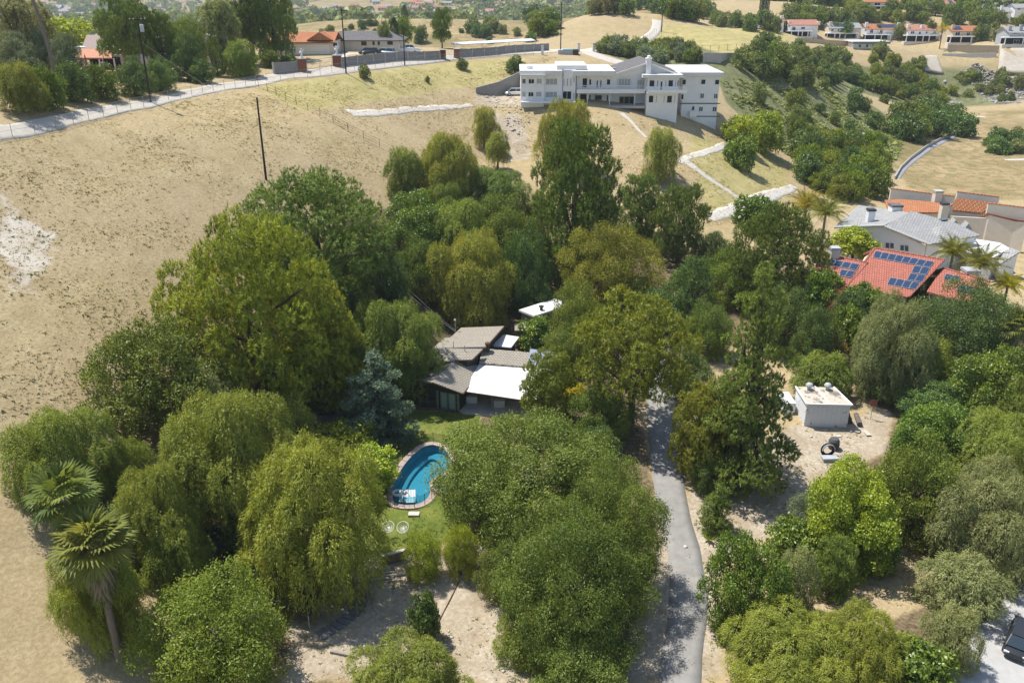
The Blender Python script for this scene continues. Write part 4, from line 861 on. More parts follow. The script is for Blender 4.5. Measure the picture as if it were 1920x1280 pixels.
for P_, zb_ in ((rA,-.3),(rB,-.3),(rE,-.3),(rG,-.3)): skirt_wall(bh, dkgreen, P_, zb_, .6)
a, b = ph(265,1055,0), ph(515,1100,0); fdir = (b-a); fdir.normalize(); fn = Vector((fdir.y,-fdir.x,0)); fn = fn if fn.y < 0 else -fn
wl = a-fdir*5.2; s = MB(); ap = a-fdir*.9+Vector((0,0,3.9)); s.slab([wl+Vector((0,0,-.3)),b+Vector((0,0,-.3)),b+Vector((0,0,2.7)),ap,wl+Vector((0,0,2.7))], .25, -fn); s.build("front_wall", dkgreen, bh)
s = MB(); s.slab([b+Vector((0,0,-.3)),b-fn*7+Vector((0,0,-.3)),b-fn*7+Vector((0,0,3.2)),b+Vector((0,0,2.6))], .25, -fdir); s.build("wall", dkgreen, bh)
def fbox(par, nm, m, s0, s1, z0, z1, d0, d1):            # box on the front wall: along it, up, out of it
    P_ = [a+fdir*s0+fn*d1, a+fdir*s1+fn*d1, a+fdir*s1+fn*d0, a+fdir*s0+fn*d0]; k = MB(); k.slab([p+Vector((0,0,z1)) for p in P_], z1-z0); return k.build(nm, m, par)
sage = mat("sage_trim", (.20,.24,.19), None, 3, .7)
for s0 in (.35,1.35):
    d_ = fbox(bh,"french_door",sage,s0,s0+.9,.05,2.2,0,.06); fbox(d_,"pane",mat("curtain_glass",(.30,.38,.37),(.24,.31,.31),3,.2),s0+.12,s0+.78,.3,2.08,.062,.075)
for s0 in (-.15,2.4): fbox(bh,"door_trim",sage,s0,s0+.28,.05,2.25,0,.05)
fp = ph(912,905,2.6); s = MB(); q = ph(912,1090,0); s.box((q.x-.07,q.y-.07,0),(q.x+.07,q.y+.07,2.75)); s.build("patio_post", sage, bh)
q = ph(1215,1130,0); s = MB(); s.box((q.x-.07,q.y-.07,0),(q.x+.07,q.y+.07,2.6)); s.build("patio_post", sage, bh)
A, B = ph(640,700,0), ph(1500,790,0); s = MB(); s.slab([Vector((A.x,A.y,0)),Vector((B.x,B.y,0)),Vector((B.x,B.y,3.4)),Vector((A.x,A.y,3.4))], .25, (0,1,0)); s.build("back_wall", dkgreen, bh)
fa_ = MB(); fa_.tube([rF[4]-Vector((0,0,.1)),rF[3]-Vector((0,0,.1))], .12, 4); fa_.build("fascia", brown, bh)
fa_ = MB(); fa_.tube([rC[1]+Vector((0,0,-.1)),rC[2]+Vector((0,0,-.1)),rC[3]+Vector((0,0,-.1))], .11, 4); fa_.tube([rA[1]+Vector((0,0,-.12)),rA[2]+Vector((0,0,-.12))], .13, 4); fa_.tube([rB[1]+Vector((0,0,-.1)),rB[2]+Vector((0,0,-.1)),rB[3]+Vector((0,0,-.1))], .12, 4); fa_.build("fascia", brown, bh)
n_ = (rE[1]-rE[0]).cross(rE[5]-rE[0]).normalized(); n_ = n_ if n_.z > 0 else -n_
for quad in ([(1372,345),(1505,358),(1432,545),(1330,535)], [(1512,360),(1650,378),(1600,560),(1470,548)]):
    Q = [on_plane(780+u/6.4, 600+v/6.4, rE[0], n_, .22) for u, v in quad]; s = MB(); s.slab(Q, .09, -n_); s.build("solar_panel", mat("solar_thermal",(.30,.34,.42),(.26,.30,.38),2,.15), bh)
for u, v, z in ((862,330,4.9),(380,505,3.9)):
    p = ph(u,v,z); s = MB(); s.lathe([(.16,-.5),(.16,.35),(.34,.4),(.34,.62),(.1,.72)], (p.x,p.y,z), 10); s.build("roof_vent", brown, bh)
for u, v, z in ((450,325,5.2),(586,375,5.0),(360,460,4.3)):
    p = ph(u,v,z); s = MB(); s.tube([p-Vector((0,0,.4)),p+Vector((0,0,.75))], .045, 6); s.build("vent_pipe", alum, bh)
p = ph(472,140,4.4); s = MB(); s.tube([p-Vector((0,0,.8)),p+Vector((0,0,1.4))], .05, 6); s.lathe([(.12,1.4),(.16,1.6),(.05,1.75)], tuple(p), 8); s.build("service_mast", alum, bh)
pt = MB(); pt.prism([(v.x,v.y) for v in (ph(-10,1010,0),ph(500,1085,0),ph(560,1120,0),ph(900,1150,0),ph(1350,1230,0),ph(1560,800,0),ph(640,690,0),ph(520,1040,0))], -.2, .06); o_ = pt.build("patio_slab", concw); tag(o_, kind="structure")
def small(name, label, cat, m, fn_, group=None):
    k = MB(); fn_(k); o = k.build(name, m); return tag(o, label, cat, group)
pg = thing("barbecue_grill","covered dark barbecue grill against the dark green house front","grill",ph(145,1040,.06))
q = ph(145,1040,.06); part(pg,"cabinet",dkfr,((q.x-.9,q.y-.3,.06),(q.x+.9,q.y+.35,.85))); part(pg,"lid",mat("grill_cover",(.09,.09,.085),None,3,.6),((q.x-.95,q.y-.36,.852),(q.x+.95,q.y+.4,1.0)))
for u, v, lb in ((670,985,"white patio table in the shade under the left of the patio roof"),(998,1035,"white storage cabinet in the shade under the patio roof, right of the post")):
    q = ph(u,v,.06); tb = thing("patio_cabinet",lb,"cabinet",q,group="furniture under the patio roof"); part(tb,"body",white,((q.x-.62,q.y-.3,.07),(q.x+.62,q.y+.3,.85))); part(tb,"top",wtrim,((q.x-.68,q.y-.36,.852),(q.x+.68,q.y+.36,.9)))
# outbuilding behind the house
S6 = (560,560,3.0)
ob = thing("outbuilding","small outbuilding with white flat roof among trees behind the brown-roofed house","outbuilding",at(1015,600,2))
OR = [at(560+u/3,560+v/3,z) for u, v, z in ((1238,62,5.0),(1440,-2,5.0),(1532,30,5.0),(1325,96,5.0))]
roof_poly(ob,"roof",wroof,OR,.25); skirt_wall(ob,mat("grey_siding",(.16,.155,.145),None,2,.85),OR,1,.4)
for u, v in ((1365,60),(1487,22)):
    p = at(560+u/3,560+v/3,5.1); s = MB(); s.lathe([(.2,-.2),(.2,.35),(.34,.38),(.34,.5)], tuple(p), 10); s.build("roof_vent", dkfr, ob)
wt = thing("wooden_shed","weathered wooden garden shed below the outbuilding's white roof","shed",at(985,640,1.4)); q = at(985,640,1.4)
part(wt,"wall",mat("weathered_wood",(.22,.18,.13),(.15,.12,.085),5,.9),((q.x-1.2,q.y-.8,1.0),(q.x+1.2,q.y+1.4,3.2))); part(wt,"roof",mat("weathered_roof",(.30,.27,.22),None,3,.9),((q.x-1.4,q.y-1.0,3.2),(q.x+1.4,q.y+1.6,3.35)))
# ---- the old white shed on the dirt lot
def p7(u, v, z): return at(1440+u/6.4, 690+v/6.4, z)
ws = thing("old_white_shed","old flat-roofed white shed with peeling paint on the dirt lot","shed",p7(700,700,1.0))
peel = mat("peeling_white_paint",(.76,.78,.82),(.66,.68,.72),7,.85,bumps=.4,wear=(.26,.24,.22),wscale=1.6,wlo=.61,whi=.65)
FL, FR = p7(430,695,1.0), p7(945,708,1.0); ZT = 3.6
TL, TR = Vector((FL.x,FL.y,ZT)), Vector((FR.x,FR.y,ZT)); back = Vector((-.15,5.2,0)); BL, BR = p7(345,240,ZT+.25), p7(780,245,ZT+.25)
s = MB(); s.slab([Vector((FL.x,FL.y,.4)),Vector((FR.x,FR.y,.4)),TR,TL], .12, (0,1,0)); s.build("front_wall", peel, ws)
for A, B in ((TR,BR),(TL,BL),(BL,BR)):
    s = MB(); s.slab([Vector((A.x,A.y+.1,.4)),Vector((B.x,B.y,.4)),B-Vector((0,0,.02)),A-Vector((0,0,.02))+Vector((0,.1,0))], .12, (-.5,0,0) if A is TR else (.5,0,0) if A is TL else (0,-1,0)); s.build("wall", peel, ws)
for i in range(9):
    f = (i+.5)/9; A = FL*(1-f)+FR*f; s = MB(); s.box((A.x-.045,A.y-.055,.7),(A.x+.045,A.y-.005,ZT-.12)); s.build("batten", peel, ws)
roofw = mat("flaking_roof",(.52,.48,.395),(.45,.41,.335),2,.9,bumps=.3,wear=(.20,.17,.145),wscale=.6,wlo=.51,whi=.55)
o3 = Vector((0,-.18,.03)); RP = [TL+o3+Vector((-.1,0,0)),TR+o3+Vector((.1,0,0)),BR+Vector((.1,.1,.03)),BL+Vector((-.1,.1,.03))]
s = MB(); s.slab(RP, -.12); s.build("roof", roofw, ws)
for A, B in ((RP[0],RP[1]),(RP[1],RP[2]),(RP[0],RP[3])):
    s = MB(); s.tube([A+Vector((0,0,.1)),B+Vector((0,0,.1))], .11, 4); s.build("roof_edge", wtrim, ws)
A = (RP[0]+RP[1])/2; B = (RP[2]+RP[3])/2; s = MB(); s.tube([A+Vector((0,0,.15)),B+Vector((0,0,.15))], .09, 4); s.build("roof_batten", wtrim, ws)
for f in (.3,.78):
    p = RP[3]*(1-f)+RP[2]*f+Vector((0,-.6,.12)); s = MB(); s.lathe([(.18,0),(.2,.25),(.36,.32),(.4,.5),(.3,.68),(.1,.76)], tuple(p), 12); s.build("turbine_vent", alum, ws)
q = p7(365,390,2.2); lean = MB(); lean.box((FL.x-1.7,FL.y+2.2,.4),(FL.x-.35,FL.y+5.0,2.6)); lean.build("lean_to", peel, ws)
s = MB(); A = p7(985,690,1.0); s.slab([A+Vector((-.35,0,-.2)),A+Vector((.45,.1,-.2)),A+Vector((-.1,1.8,2.2)),A+Vector((-.35,1.6,2.2))], .06, (0,1,0)); o_ = s.build("leaning_board", brown); tag(o_,"dark board leaning on the old white shed's right corner","board")
# ---- houses on the upper terrace, left
SA = (0,0,5.818); SB = (300,0,5.818); SD = (620,0,5.818)
Y1 = 150.0
lh = thing("verandah_house","house with orange roof and dark veranda behind hedges on the upper road","house",pY(175,131,Y1))
def pa(u, v, Y): return pY(u/5.818, v/5.818, Y)
e0, e1 = pa(838,632,Y1), pa(1222,632,Y1); zb1 = pa(838,765,Y1).z; Yb = Y1+7
roof_poly(lh,"roof",mat("plain_orange_roof",(.50,.25,.155),(.43,.21,.13),2,.9),[e0,e1,pa(1205,535,Yb-1),pa(888,535,Yb-1)],.2)
roof_poly(lh,"roof",mat("brown_grey_roof",(.30,.23,.20),(.25,.19,.165),2,.9),[pa(885,536,Yb-1)+Vector((0,.05,.02)),pa(1082,536,Yb-1)+Vector((0,.05,.02)),pa(1095,382,Yb+13),pa(945,382,Yb+13)],.2)
part(lh,"wall",cream,((e0.x+.3,Yb-3.5,zb1-1),(e1.x+.2,Yb+9,e0.z+.2))); part(lh,"veranda_shade",shade_dark,((e0.x+.5,Yb-3.6,zb1),(e1.x-.2,Yb-3.45,e0.z-.15)))  # the second box is a black sheet painting the veranda's shade on the wall
for u in (872,1080,1240): p = pa(u,640,Y1+.2); part(lh,"veranda_post",wtrim,((p.x-.1,Y1+.1,zb1-.3),(p.x+.1,Y1+.3,e0.z-.1)))
part(lh,"terrace",mat("terrace_red",(.42,.20,.16),None,2,.9),((e0.x-2,Y1-2,zb1-3),(e1.x+1.5,Yb,zb1)))
part(lh,"terrace_edge",wtrim,((e0.x-2.05,Y1-2.05,zb1-.02),(e1.x-6,Y1-1.8,zb1+.3)))
for u in (845,1135): p = pa(u,530,Yb); part(lh,"roof_unit",wtrim,((p.x-1.1,Yb,p.z-.5),(p.x+1.1,Yb+2,p.z+.25)))
wall_px("retaining_wall","grey retaining wall below the veranda house's terrace",greyblk,[(138,160),(172,160)],2.6,.4)
Y2 = 158.0; wh2 = thing("white_upper_house","white house block with a tan door behind the utility pole","house",pa(1500,600,Y2)); A = pa(1412,640,Y2); B = pa(1640,448,Y2)
part(wh2,"wall",white,((A.x,Y2,A.z-2),(B.x,Y2+8,B.z))); part(wh2,"roof",wroof,((A.x-.4,Y2-.6,B.z),(B.x+.4,Y2+8.4,B.z+.3))); pwin(wh2,SA,(1440,475,1492,570),Y2,gm=tanst); pwin(wh2,SA,(1535,485,1575,565),Y2,gm=pane_b)
dk_ = MB(); A = pa(1212,600,Y1+4); B = pa(1415,545,Y1+4)
fd = thing("deck_fence","brown plank deck fence beside the veranda roof","fence",(A.x,Y1+4,A.z))
for i in range(14): x = A.x+(B.x-A.x)*(i+.5)/14; part(fd,"plank",mat("red_plank",(.30,.15,.10),None,4,.85),((x-.16,Y1+4,A.z-1),(x+.16,Y1+4.05,B.z)))
Y3 = 172.0; def_ = thing("gabled_white_house","white gabled house behind the ivy column on the upper road","house",pY(385,118,Y3))
def pb(u, v, Y): return pY(300+u/5.818, v/5.818, Y)
A = pb(360,745,Y3); B = pb(575,400,Y3); part(def_,"wall",white,((A.x,Y3,A.z-1),(B.x,Y3+9,B.z))); s = MB(); s.slab([pb(330,372,Y3-.5),pb(475,352,Y3-.5),pb(475,352,Y3+9.5),pb(330,372,Y3+9.5)],.2); s.slab([pb(475,352,Y3-.5),pb(600,440,Y3-.5),pb(600,440,Y3+9.5),pb(475,352,Y3+9.5)],.2); s.build("roof",tile_or,def_)
g = MB(); g.slab([Vector((A.x,Y3,B.z)),Vector((B.x,Y3,B.z)),pb(472,366,Y3)],.2,(0,1,0)); g.build("gable",white,def_)
part(def_,"ledge",brown,((A.x-.1,Y3-.8,pb(400,600,Y3).z),(B.x,Y3-.01,pb(400,590,Y3).z))); pwin(def_,SB,(460,465,495,548),Y3,gm=pane_b); pwin(def_,SB,(538,465,566,530),Y3,gm=pane_d)
G = ground(585,104); Y4 = G.y
gr_ = thing("garage_house","ranch house wing with two white garage doors and orange roof","house",G)
A = pb(1230,605,Y4); B = pb(1880,458,Y4); part(gr_,"wall",cream,((A.x,Y4,A.z-1),(B.x,Y4+9,B.z)))
s = MB(); xe0, xe1 = A.x-.6, B.x+.5; s.slab([(xe0,Y4-.7,B.z-.05),(xe1,Y4-.7,B.z-.05),(xe1,Y4+4.5,B.z+1.7),(xe0,Y4+4.5,B.z+1.7)],.2); s.slab([(xe0,Y4+9.6,B.z-.05),(xe1,Y4+9.6,B.z-.05),(xe1,Y4+4.5,B.z+1.7),(xe0,Y4+4.5,B.z+1.7)],.2); s.build("roof",tile_or,gr_)
for u0, u1 in ((1395,1588),(1602,1845)):
    a_ = pb(u0,592,Y4); b_ = pb(u1,488,Y4); d_ = part(gr_,"garage_door",wtrim,((a_.x,Y4-.05,a_.z),(b_.x,Y4+.02,b_.z)))
    for k in range(3): z_ = a_.z+(b_.z-a_.z)*(k+1)/4; part(d_,"groove",concg,((a_.x+.05,Y4-.056,z_-.02),(b_.x-.05,Y4-.052,z_+.02)))
pwin(gr_,SB,(1885,462,1935,512),Y4,gm=pane_d)
gs = MB(); pk = pb(1745,360,Y4+3); gs.slab([(pk.x-2.2,Y4-.4,B.z+.3),(pk.x+3.2,Y4-.4,B.z+.3),(pk.x+.5,Y4-.4,B.z+1.9)],6,(0,1,0)); gs.build("cross_gable",tile_or,gr_)
G = ground(690,97); Y5 = G.y
rn = thing("ranch_house","long low ranch house with dark shingle roof behind the parked cars","house",G)
A = pY(624,97,Y5); B = pY(749,75,Y5); part(rn,"wall",cream,((A.x,Y5,A.z-1),(B.x,Y5+9,B.z)))
s = MB(); s.slab([(A.x-.7,Y5-.8,B.z-.05),(B.x+.9,Y5-.8,B.z-.05),(B.x-2.5,Y5+4.5,B.z+1.6),(A.x+1,Y5+4.5,B.z+1.6)],.2); s.slab([(A.x-.7,Y5+9.8,B.z-.05),(B.x+.9,Y5+9.8,B.z-.05),(B.x-2.5,Y5+4.5,B.z+1.6),(A.x+1,Y5+4.5,B.z+1.6)],.2); s.slab([(B.x+.9,Y5-.8,B.z-.05),(B.x+.9,Y5+9.8,B.z-.05),(B.x-2.5,Y5+4.5,B.z+1.6)],.2); s.build("roof",shin_dk,rn)
for r in [(335,455,390,495),(458,455,478,490),(515,455,535,490),(620,450,675,487)]: pwin(rn,SD,r,Y5,fm=mat("brown_frame",(.12,.08,.06),None,2,.6),gm=pane_d,bars=1 if r[2]-r[0] > 40 else 0)
cp = thing("long_carport","long low white carport roof behind the block wall","carport",ground(900,100)); q = ground(900,101)
A = pY(852,92,q.y+4); B = pY(1005,87,q.y+12); s = MB(); s.slab([Vector((A.x,q.y+3,30.7)),Vector((B.x,q.y+18,30.7)),Vector((B.x-1,q.y+22,30.9)),Vector((A.x-1,q.y+7,30.9))],.2); s.build("roof",wroof,cp)
for f in (0,.33,.66,1): x = A.x*(1-f)+B.x*f; y = q.y+3.3+15*f; part(cp,"post",wtrim,((x-.1,y,27.5),(x+.1,y+.2,30.6)))
# ------------------------------------------------------------------ pool and lawn
def gmat(name, c, alpha):
    if name in MATS: return MATS[name]
    m, t, bs = node_mat(name); bs.inputs["Base Color"].default_value = (*c,1); bs.inputs["Alpha"].default_value = alpha; bs.inputs["Roughness"].default_value = .9; MATS[name] = m; return m
plaster = mat("pool_plaster", (.085,.285,.36), (.07,.25,.325), 2.5, .8)
m, t, bs = node_mat("pool_water"); t.nodes.remove(bs); out = t.nodes["Material Output"]
tr = t.nodes.new("ShaderNodeBsdfTransparent"); tr.inputs[0].default_value = (.55,.86,.92,1); gl = t.nodes.new("ShaderNodeBsdfGlossy"); gl.inputs["Roughness"].default_value = .04
fr_ = t.nodes.new("ShaderNodeFresnel"); fr_.inputs[0].default_value = 1.33; nz = noise(t, 2.2, 3, .5, coords(t)); bp = t.nodes.new("ShaderNodeBump"); bp.inputs["Strength"].default_value = .12; bp.inputs["Distance"].default_value = .05
t.links.new(nz.outputs[0], bp.inputs["Height"]); t.links.new(bp.outputs[0], fr_.inputs["Normal"]); t.links.new(bp.outputs[0], gl.inputs["Normal"])
ms = t.nodes.new("ShaderNodeMixShader"); t.links.new(fr_.outputs[0], ms.inputs[0]); t.links.new(tr.outputs[0], ms.inputs[1]); t.links.new(gl.outputs[0], ms.inputs[2]); t.links.new(ms.outputs[0], out.inputs[0]); MATS["pool_water"] = m; pwater = m
sp = [(p.x,p.y) for p in spline([(x,y,0) for x,y in POOL+POOL[:1]], .5)[:-1]]
pool = thing("swimming_pool","curved turquoise swimming pool in the lawn, half under the shade tree","pool",(pc[0],pc[1],0))
s = MB(); n = len(sp); ins = grow(sp, -.8)
s.add([(x,y,.0) for x,y in sp]+[(x,y,-.9) for x,y in sp]+[(x,y,-1.2) for x,y in ins]+[(x,y,-1.5) for x,y in ins], [((i+1)%n,i,n+i,n+(i+1)%n) for i in range(n)]+[(n+(i+1)%n,n+i,2*n+i,2*n+(i+1)%n) for i in range(n)]+[(2*n+(i+1)%n,2*n+i,3*n+i,3*n+(i+1)%n) for i in range(n)]+[tuple(range(3*n,4*n))])
s.build("basin", plaster, pool)
s = MB(); s.add([(x,y,-.12) for x,y in sp], [tuple(range(n))]); s.build("water", pwater, pool)
og = grow(sp, .62); cop = mat("pink_coping", (.50,.40,.35), (.42,.33,.29), 3, .85, bumps=.2)
nseg = 34
for k in range(nseg):
    i0 = int(k*n/nseg); i1 = int((k+1)*n/nseg); I = [i % n for i in range(i0, i1+1)]
    s = MB(); A = [Vector((*sp[i],.05)) for i in I]; B = [Vector((*og[i],.05)) for i in I]
    for a_ in (A, B): a_[-1] = a_[-1].lerp(a_[-2], .035)
    s.slab(A+B[::-1], .3); s.build("coping_stone", cop, pool)
p = at(776,962,.06); s = MB(); s.box((p.x-.5,p.y-.3,-.1),(p.x+.5,p.y+.3,.07)); tag(s.build("step_slab", concw), "pale step slab on the lawn at the pool's lower rim", "slab")
for q, lb in ((zz(345,690),"white skimmer lid on the pool's left rim, the larger"),(zz(285,840),"white skimmer lid on the pool's left rim, the smaller")):
    p = at(*q,.06); s = MB(); s.obox((p.x-.1,p.y,.085),(.3,.9 if 'larger' in lb else .5,.06),-.45); tag(s.build("skimmer_lid", wtrim), lb, "lid")
pf = thing("pool_fence","black mesh safety fence around the pool","fence",(pc[0],pc[1],0)); fo = grow(sp, .5); blk = mat("black_post",(.02,.02,.02),None,2,.5); net = gmat("black_netting",(.015,.02,.02),.28)
fi = list(range(0,n,2))
for a_, b_ in zip(fi, fi[1:]+fi[:1]):
    A, B = Vector((*fo[a_],.05)), Vector((*fo[b_],.05)); s = MB(); s.tube([A, A+Vector((0,0,1.2))], .028, 6); s.build("post", blk, pf)
    s = MB(); s.add([A+Vector((0,0,.05)),B+Vector((0,0,.05)),B+Vector((0,0,1.15)),A+Vector((0,0,1.15))], [(0,1,2,3)]); s.build("netting", net, pf)
for (u, v), lb in (((425,955),"white striped in-water lounger in the pool, nearer the swim ring"),((515,957),"white striped in-water lounger in the pool, farther from the swim ring")):
    p = at(*zz(u,v+20),-.1); lo = thing("pool_lounger",lb,"lounger",(p.x,p.y,-.5),.08,group="loungers standing in the pool")
    prof = [(-.8,.40),(-.45,.30),(.1,.34),(.75,.80)]
    for i in range(7):
        s = MB(); x = -.36+i*.12
        for (y0,z0_),(y1,z1_) in zip(prof, prof[1:]): s.slab([(x-.052,y0,z0_),(x+.052,y0,z0_),(x+.052,y1,z1_),(x-.052,y1,z1_)], .04)
        s.build("slat", wtrim if i % 2 == 0 else mat("pale_stripe",(.66,.68,.72),None,2,.6), lo, local=True)
    s = MB(); s.box((-.42,-.8,.05),(.42,-.7,.42)); s.box((-.42,.1,.05),(.42,.2,.36)); s.build("frame", mat("pale_blue_plastic",(.55,.62,.68),None,2,.5), lo, local=True)
p = at(*zz(352,925),-.05); s = MB(); s.torus((p.x,p.y,.0), .42, .14, 24, 8); tag(s.build("swim_ring", wtrim, smooth_=True), "white swim ring floating beside the two pool loungers", "swim ring")
p = at(*zz(955,890),0); spa = thing("spa","round dark spa tub beside the pool under the shade tree","spa",(p.x,p.y+.6,0)); s = MB(); s.lathe([(1.75,-.1),(1.75,.42),(1.45,.42),(1.4,.15),(.1,.14)], (p.x,p.y+.6,0), 24); s.build("shell", cop, spa); s = MB(); s.lathe([(1.43,.2),(.05,.21)], (p.x,p.y+.6,0), 24); s.build("water", glass_mat("spa_water",(.02,.06,.09),.05), spa)
# wire bowl chairs
for q, lb in (((729,991),"round white wire chair on the lawn, the left of two"),((756,992),"round white wire chair on the lawn, the right of two")):
    p = at(q[0],q[1]+8,0); ch = thing("wire_chair",lb,"chair",(p.x,p.y,0),random.uniform(-.3,.3),group="round wire chairs on the lawn"); s = MB(); ax = Vector((0,-.62,.78)).normalized(); c0 = Vector((0,.05,.62))
    s.torus(c0+ax*.12, .52, .022, 24, 5, ax); s.torus(c0-ax*.12, .28, .014, 18, 4, ax); e1_ = ax.orthogonal().normalized(); e2_ = ax.cross(e1_)
    for k in range(20): a_ = 6.283*k/20; d_ = e1_*math.cos(a_)+e2_*math.sin(a_); s.tube([c0+ax*.12+d_*.52, c0-ax*.12+d_*.28, c0-ax*.17], .010, 4, False)
    s.build("seat", wtrim, ch, local=True)
    for x, y in ((-.28,-.25),(.28,-.25),(-.28,.3),(.28,.3)): s = MB(); s.tube([(x,y,0),(x*.5,y*.5+.05,.45)], .016, 5); s.build("leg", wtrim, ch, local=True)
# lawn edge wall, planks, stump, stepping stones, tarps
ew = thing("lawn_edge_wall","low wooden retaining edge along the lower side of the lawn","wall",at(730,1040,-.2)); E0, E1 = at(712,1046,-.1), at(760,1034,-.1)
for k in range(3): s = MB(); a_ = E0.lerp(E1, k/3); b_ = E0.lerp(E1,(k+1)/3-.01); s.slab([a_+Vector((0,0,-1.2)),b_+Vector((0,0,-1.2)),b_+Vector((0,0,.12)),a_+Vector((0,0,.12))], .18, (0,1,0)); s.build("board", mat("edge_timber",(.22,.17,.12),None,4,.9), ew)
s = MB(); s.slab([E0+Vector((0,-.1,.2)),E1+Vector((0,-.1,.2)),E1+Vector((0,.25,.2)),E0+Vector((0,.25,.2))], .075); s.build("cap", concw, ew)
plank = mat("grey_plank",(.42,.38,.32),(.30,.27,.22),5,.9,bumps=.3)
for k in range(13):
    a_ = ground(660+random.uniform(-12,18), 1074+k*1.9); b_ = ground(742+random.uniform(-14,20), 1062+k*2.2); s = MB(); u_ = Vector((0,0,.10+.05*(k%3))); s.tube([a_+u_, b_+u_], .055+.03*(k%2), 5); tag(s.build("timber_pole", plank), "weathered timber pole in the pile below the lawn's edge wall", "pole", "timber pile below the lawn")
for a_, b_, lb in (((690,1092),(700,1140),"thin pale pole lying on the dirt yard, upper left"),((683,1096),(684,1120),"short pale pole beside the upper left pole on the dirt yard"),((862,1088),(815,1180),"long rusty pipe lying across the dirt yard"),((620,1222),(668,1232),"grey log lying at the bottom left of the dirt yard"),((910,1240),(930,1275),"white pipe at the bottom of the dirt yard")):
    A, B = ground(*a_), ground(*b_); s = MB(); r_ = .16 if 'log' in lb else .045; u_ = Vector((0,0,r_*.8)); s.tube([A+u_, (A+B)/2+u_, B+u_], r_, 7); tag(s.build("log" if 'log' in lb else "pole", plank if 'rusty' not in lb else brown), lb, "log" if 'log' in lb else "pole")
sw = mat("cut_wood",(.46,.38,.29),(.30,.24,.18),5,.9,bumps=.4)
st = thing("cut_tree_stump","tall cut pale tree stump at the lawn's right edge","stump",ground(893,1010)); g0 = ground(893,1010)
s = MB(); s.tube([g0+Vector((0,0,-.3)),g0+Vector((0,0,1.2)),g0+Vector((.1,.05,2.6))], [.36,.3,.24], 9); s.build("trunk", bark_g, st); s = MB(); s.tube([g0+Vector((.1,.05,2.2)),g0+Vector((-.15,0,3.1))], [.2,.17], 8); s.tube([g0+Vector((.1,.05,2.3)),g0+Vector((.5,.1,3.0))], [.17,.13], 8); s.tube([g0+Vector((0,0,1.1)),g0+Vector((-.5,-.05,1.7))], [.15,.12], 8); s.build("cut_limbs", sw, st)
stone = mat("slate_stone",(.20,.20,.21),(.14,.14,.15),3,.9,bumps=.3)
for k in range(11):
    f = k/10; p = ground(600+72*math.sin(f*1.9)+4, 1190-80*f); s = MB(); s.obox((p.x,p.y,p.z+.06),(1.1,.42,.14),-.9+1.3*f); tag(s.build("stepping_stone", stone), "grey slab in the curved garden stair under the golden pepper tree", "stone", "curved slab stair")
tarp = mat("dark_tarp",(.055,.058,.065),(.04,.042,.048),3,.5)
for q, sz, rz, lb in (((408,1040),(2.6,3.2),-.5,"dark flat shed roof between the weeping peppers, left"),((500,1100),(3.4,2.4),-.4,"dark tarp roof above the bright feathery tree"),((560,1150),(3.6,2.6),-.3,"black tarp in the shade below the golden pepper tree")):
    p = ground(*q); sr = thing("tarp_shelter",lb,"shelter",p,rz,group="dark shelters in the left yard"); s = MB(); s.obox((0,0,1.5),(sz[0],sz[1],.08),0,.12); s.build("roof", tarp, sr, local=True)
    for x in (-1,1):
        for y in (-1,1): s = MB(); s.tube([(x*sz[0]*.45,y*sz[1]*.45,-.3),(x*sz[0]*.45,y*sz[1]*.45,1.5-x*sz[0]*.054)], .05, 5); s.build("post", alum, sr, local=True)
pav = mat("dusty_paver",(.36,.32,.27),(.29,.255,.21),1.5,.95,bumps=.2)
yd = MB(); yd.prism([(v.x,v.y) for v in (at(565,775,.6),at(640,735,.6),at(690,760,.6),at(660,800,.6),at(600,810,.6))], .3, .75); tag(yd.build("side_yard", pav), kind="structure")
rw_ = thing("yard_wall","dark brown low wall of the side yard left of the blue cedar","wall",at(620,785,.7))
for a_, b_ in (((590,786),(630,776)),((630,776),(654,764)),((640,790),(664,778))):
    A, B = at(*a_,.75), at(*b_,.75); s = MB(); s.slab([A+Vector((0,0,-.3)),B+Vector((0,0,-.3)),B+Vector((0,0,.5)),A+Vector((0,0,.5))], .15, (0,1,0)); s.build("board", brown, rw_)
# ------------------------------------------------------------------ dirt lot things
rb = mat("black_rubber",(.03,.03,.032),None,3,.8)
p = ground(1551,852); rk = thing("rubber_track","black ribbed rubber track coil standing on the dirt lot","track",p,.3); s = MB(); s.torus((0,0,.62), .62, .16, 22, 6, (.25,1,0)); s.build("band", rb, rk, local=True)
for k in range(14):
    a_ = math.pi*k/13; s = MB(); s.obox((.62*math.cos(a_)*.97,-.25*math.cos(a_)*.62,.62+.62*math.sin(a_)),(.10,.5,.14),-.24,-a_); s.build("cleat", alum, rk, local=True)
p = ground(1562,840); s = MB(); s.lathe([(.5,0),(.55,.2),(.55,.9),(.42,1.15),(.1,1.2)], tuple(p), 14); s.torus(tuple(p+Vector((0,0,.5))), .52, .08, 18, 5); tag(s.build("hose_coil", mat("grey_hose",(.10,.10,.10),None,12,.7,bumps=.6)), "dark grey coiled roll behind the rubber track", "coil")
p = ground(1555,862); s = MB(); s.obox((p.x,p.y,p.z+.3),(1.6,.8,.12),.05); s.obox((p.x,p.y,p.z+.1),(1.5,.7,.3),.05); tag(s.build("trailer_bed", greyst), "low grey trailer bed below the rubber track", "trailer")
gp = ground(1583,858); pl_ = thing("pallet","pale flat slatted pallet right of the rubber track","pallet",gp,.25)
for k in range(8): s = MB(); s.obox((-.9+k*.26,0,.12),(.12,1.2,.04)); s.build("slat", mat("pallet_wood",(.45,.40,.32),None,5,.9), pl_, local=True)
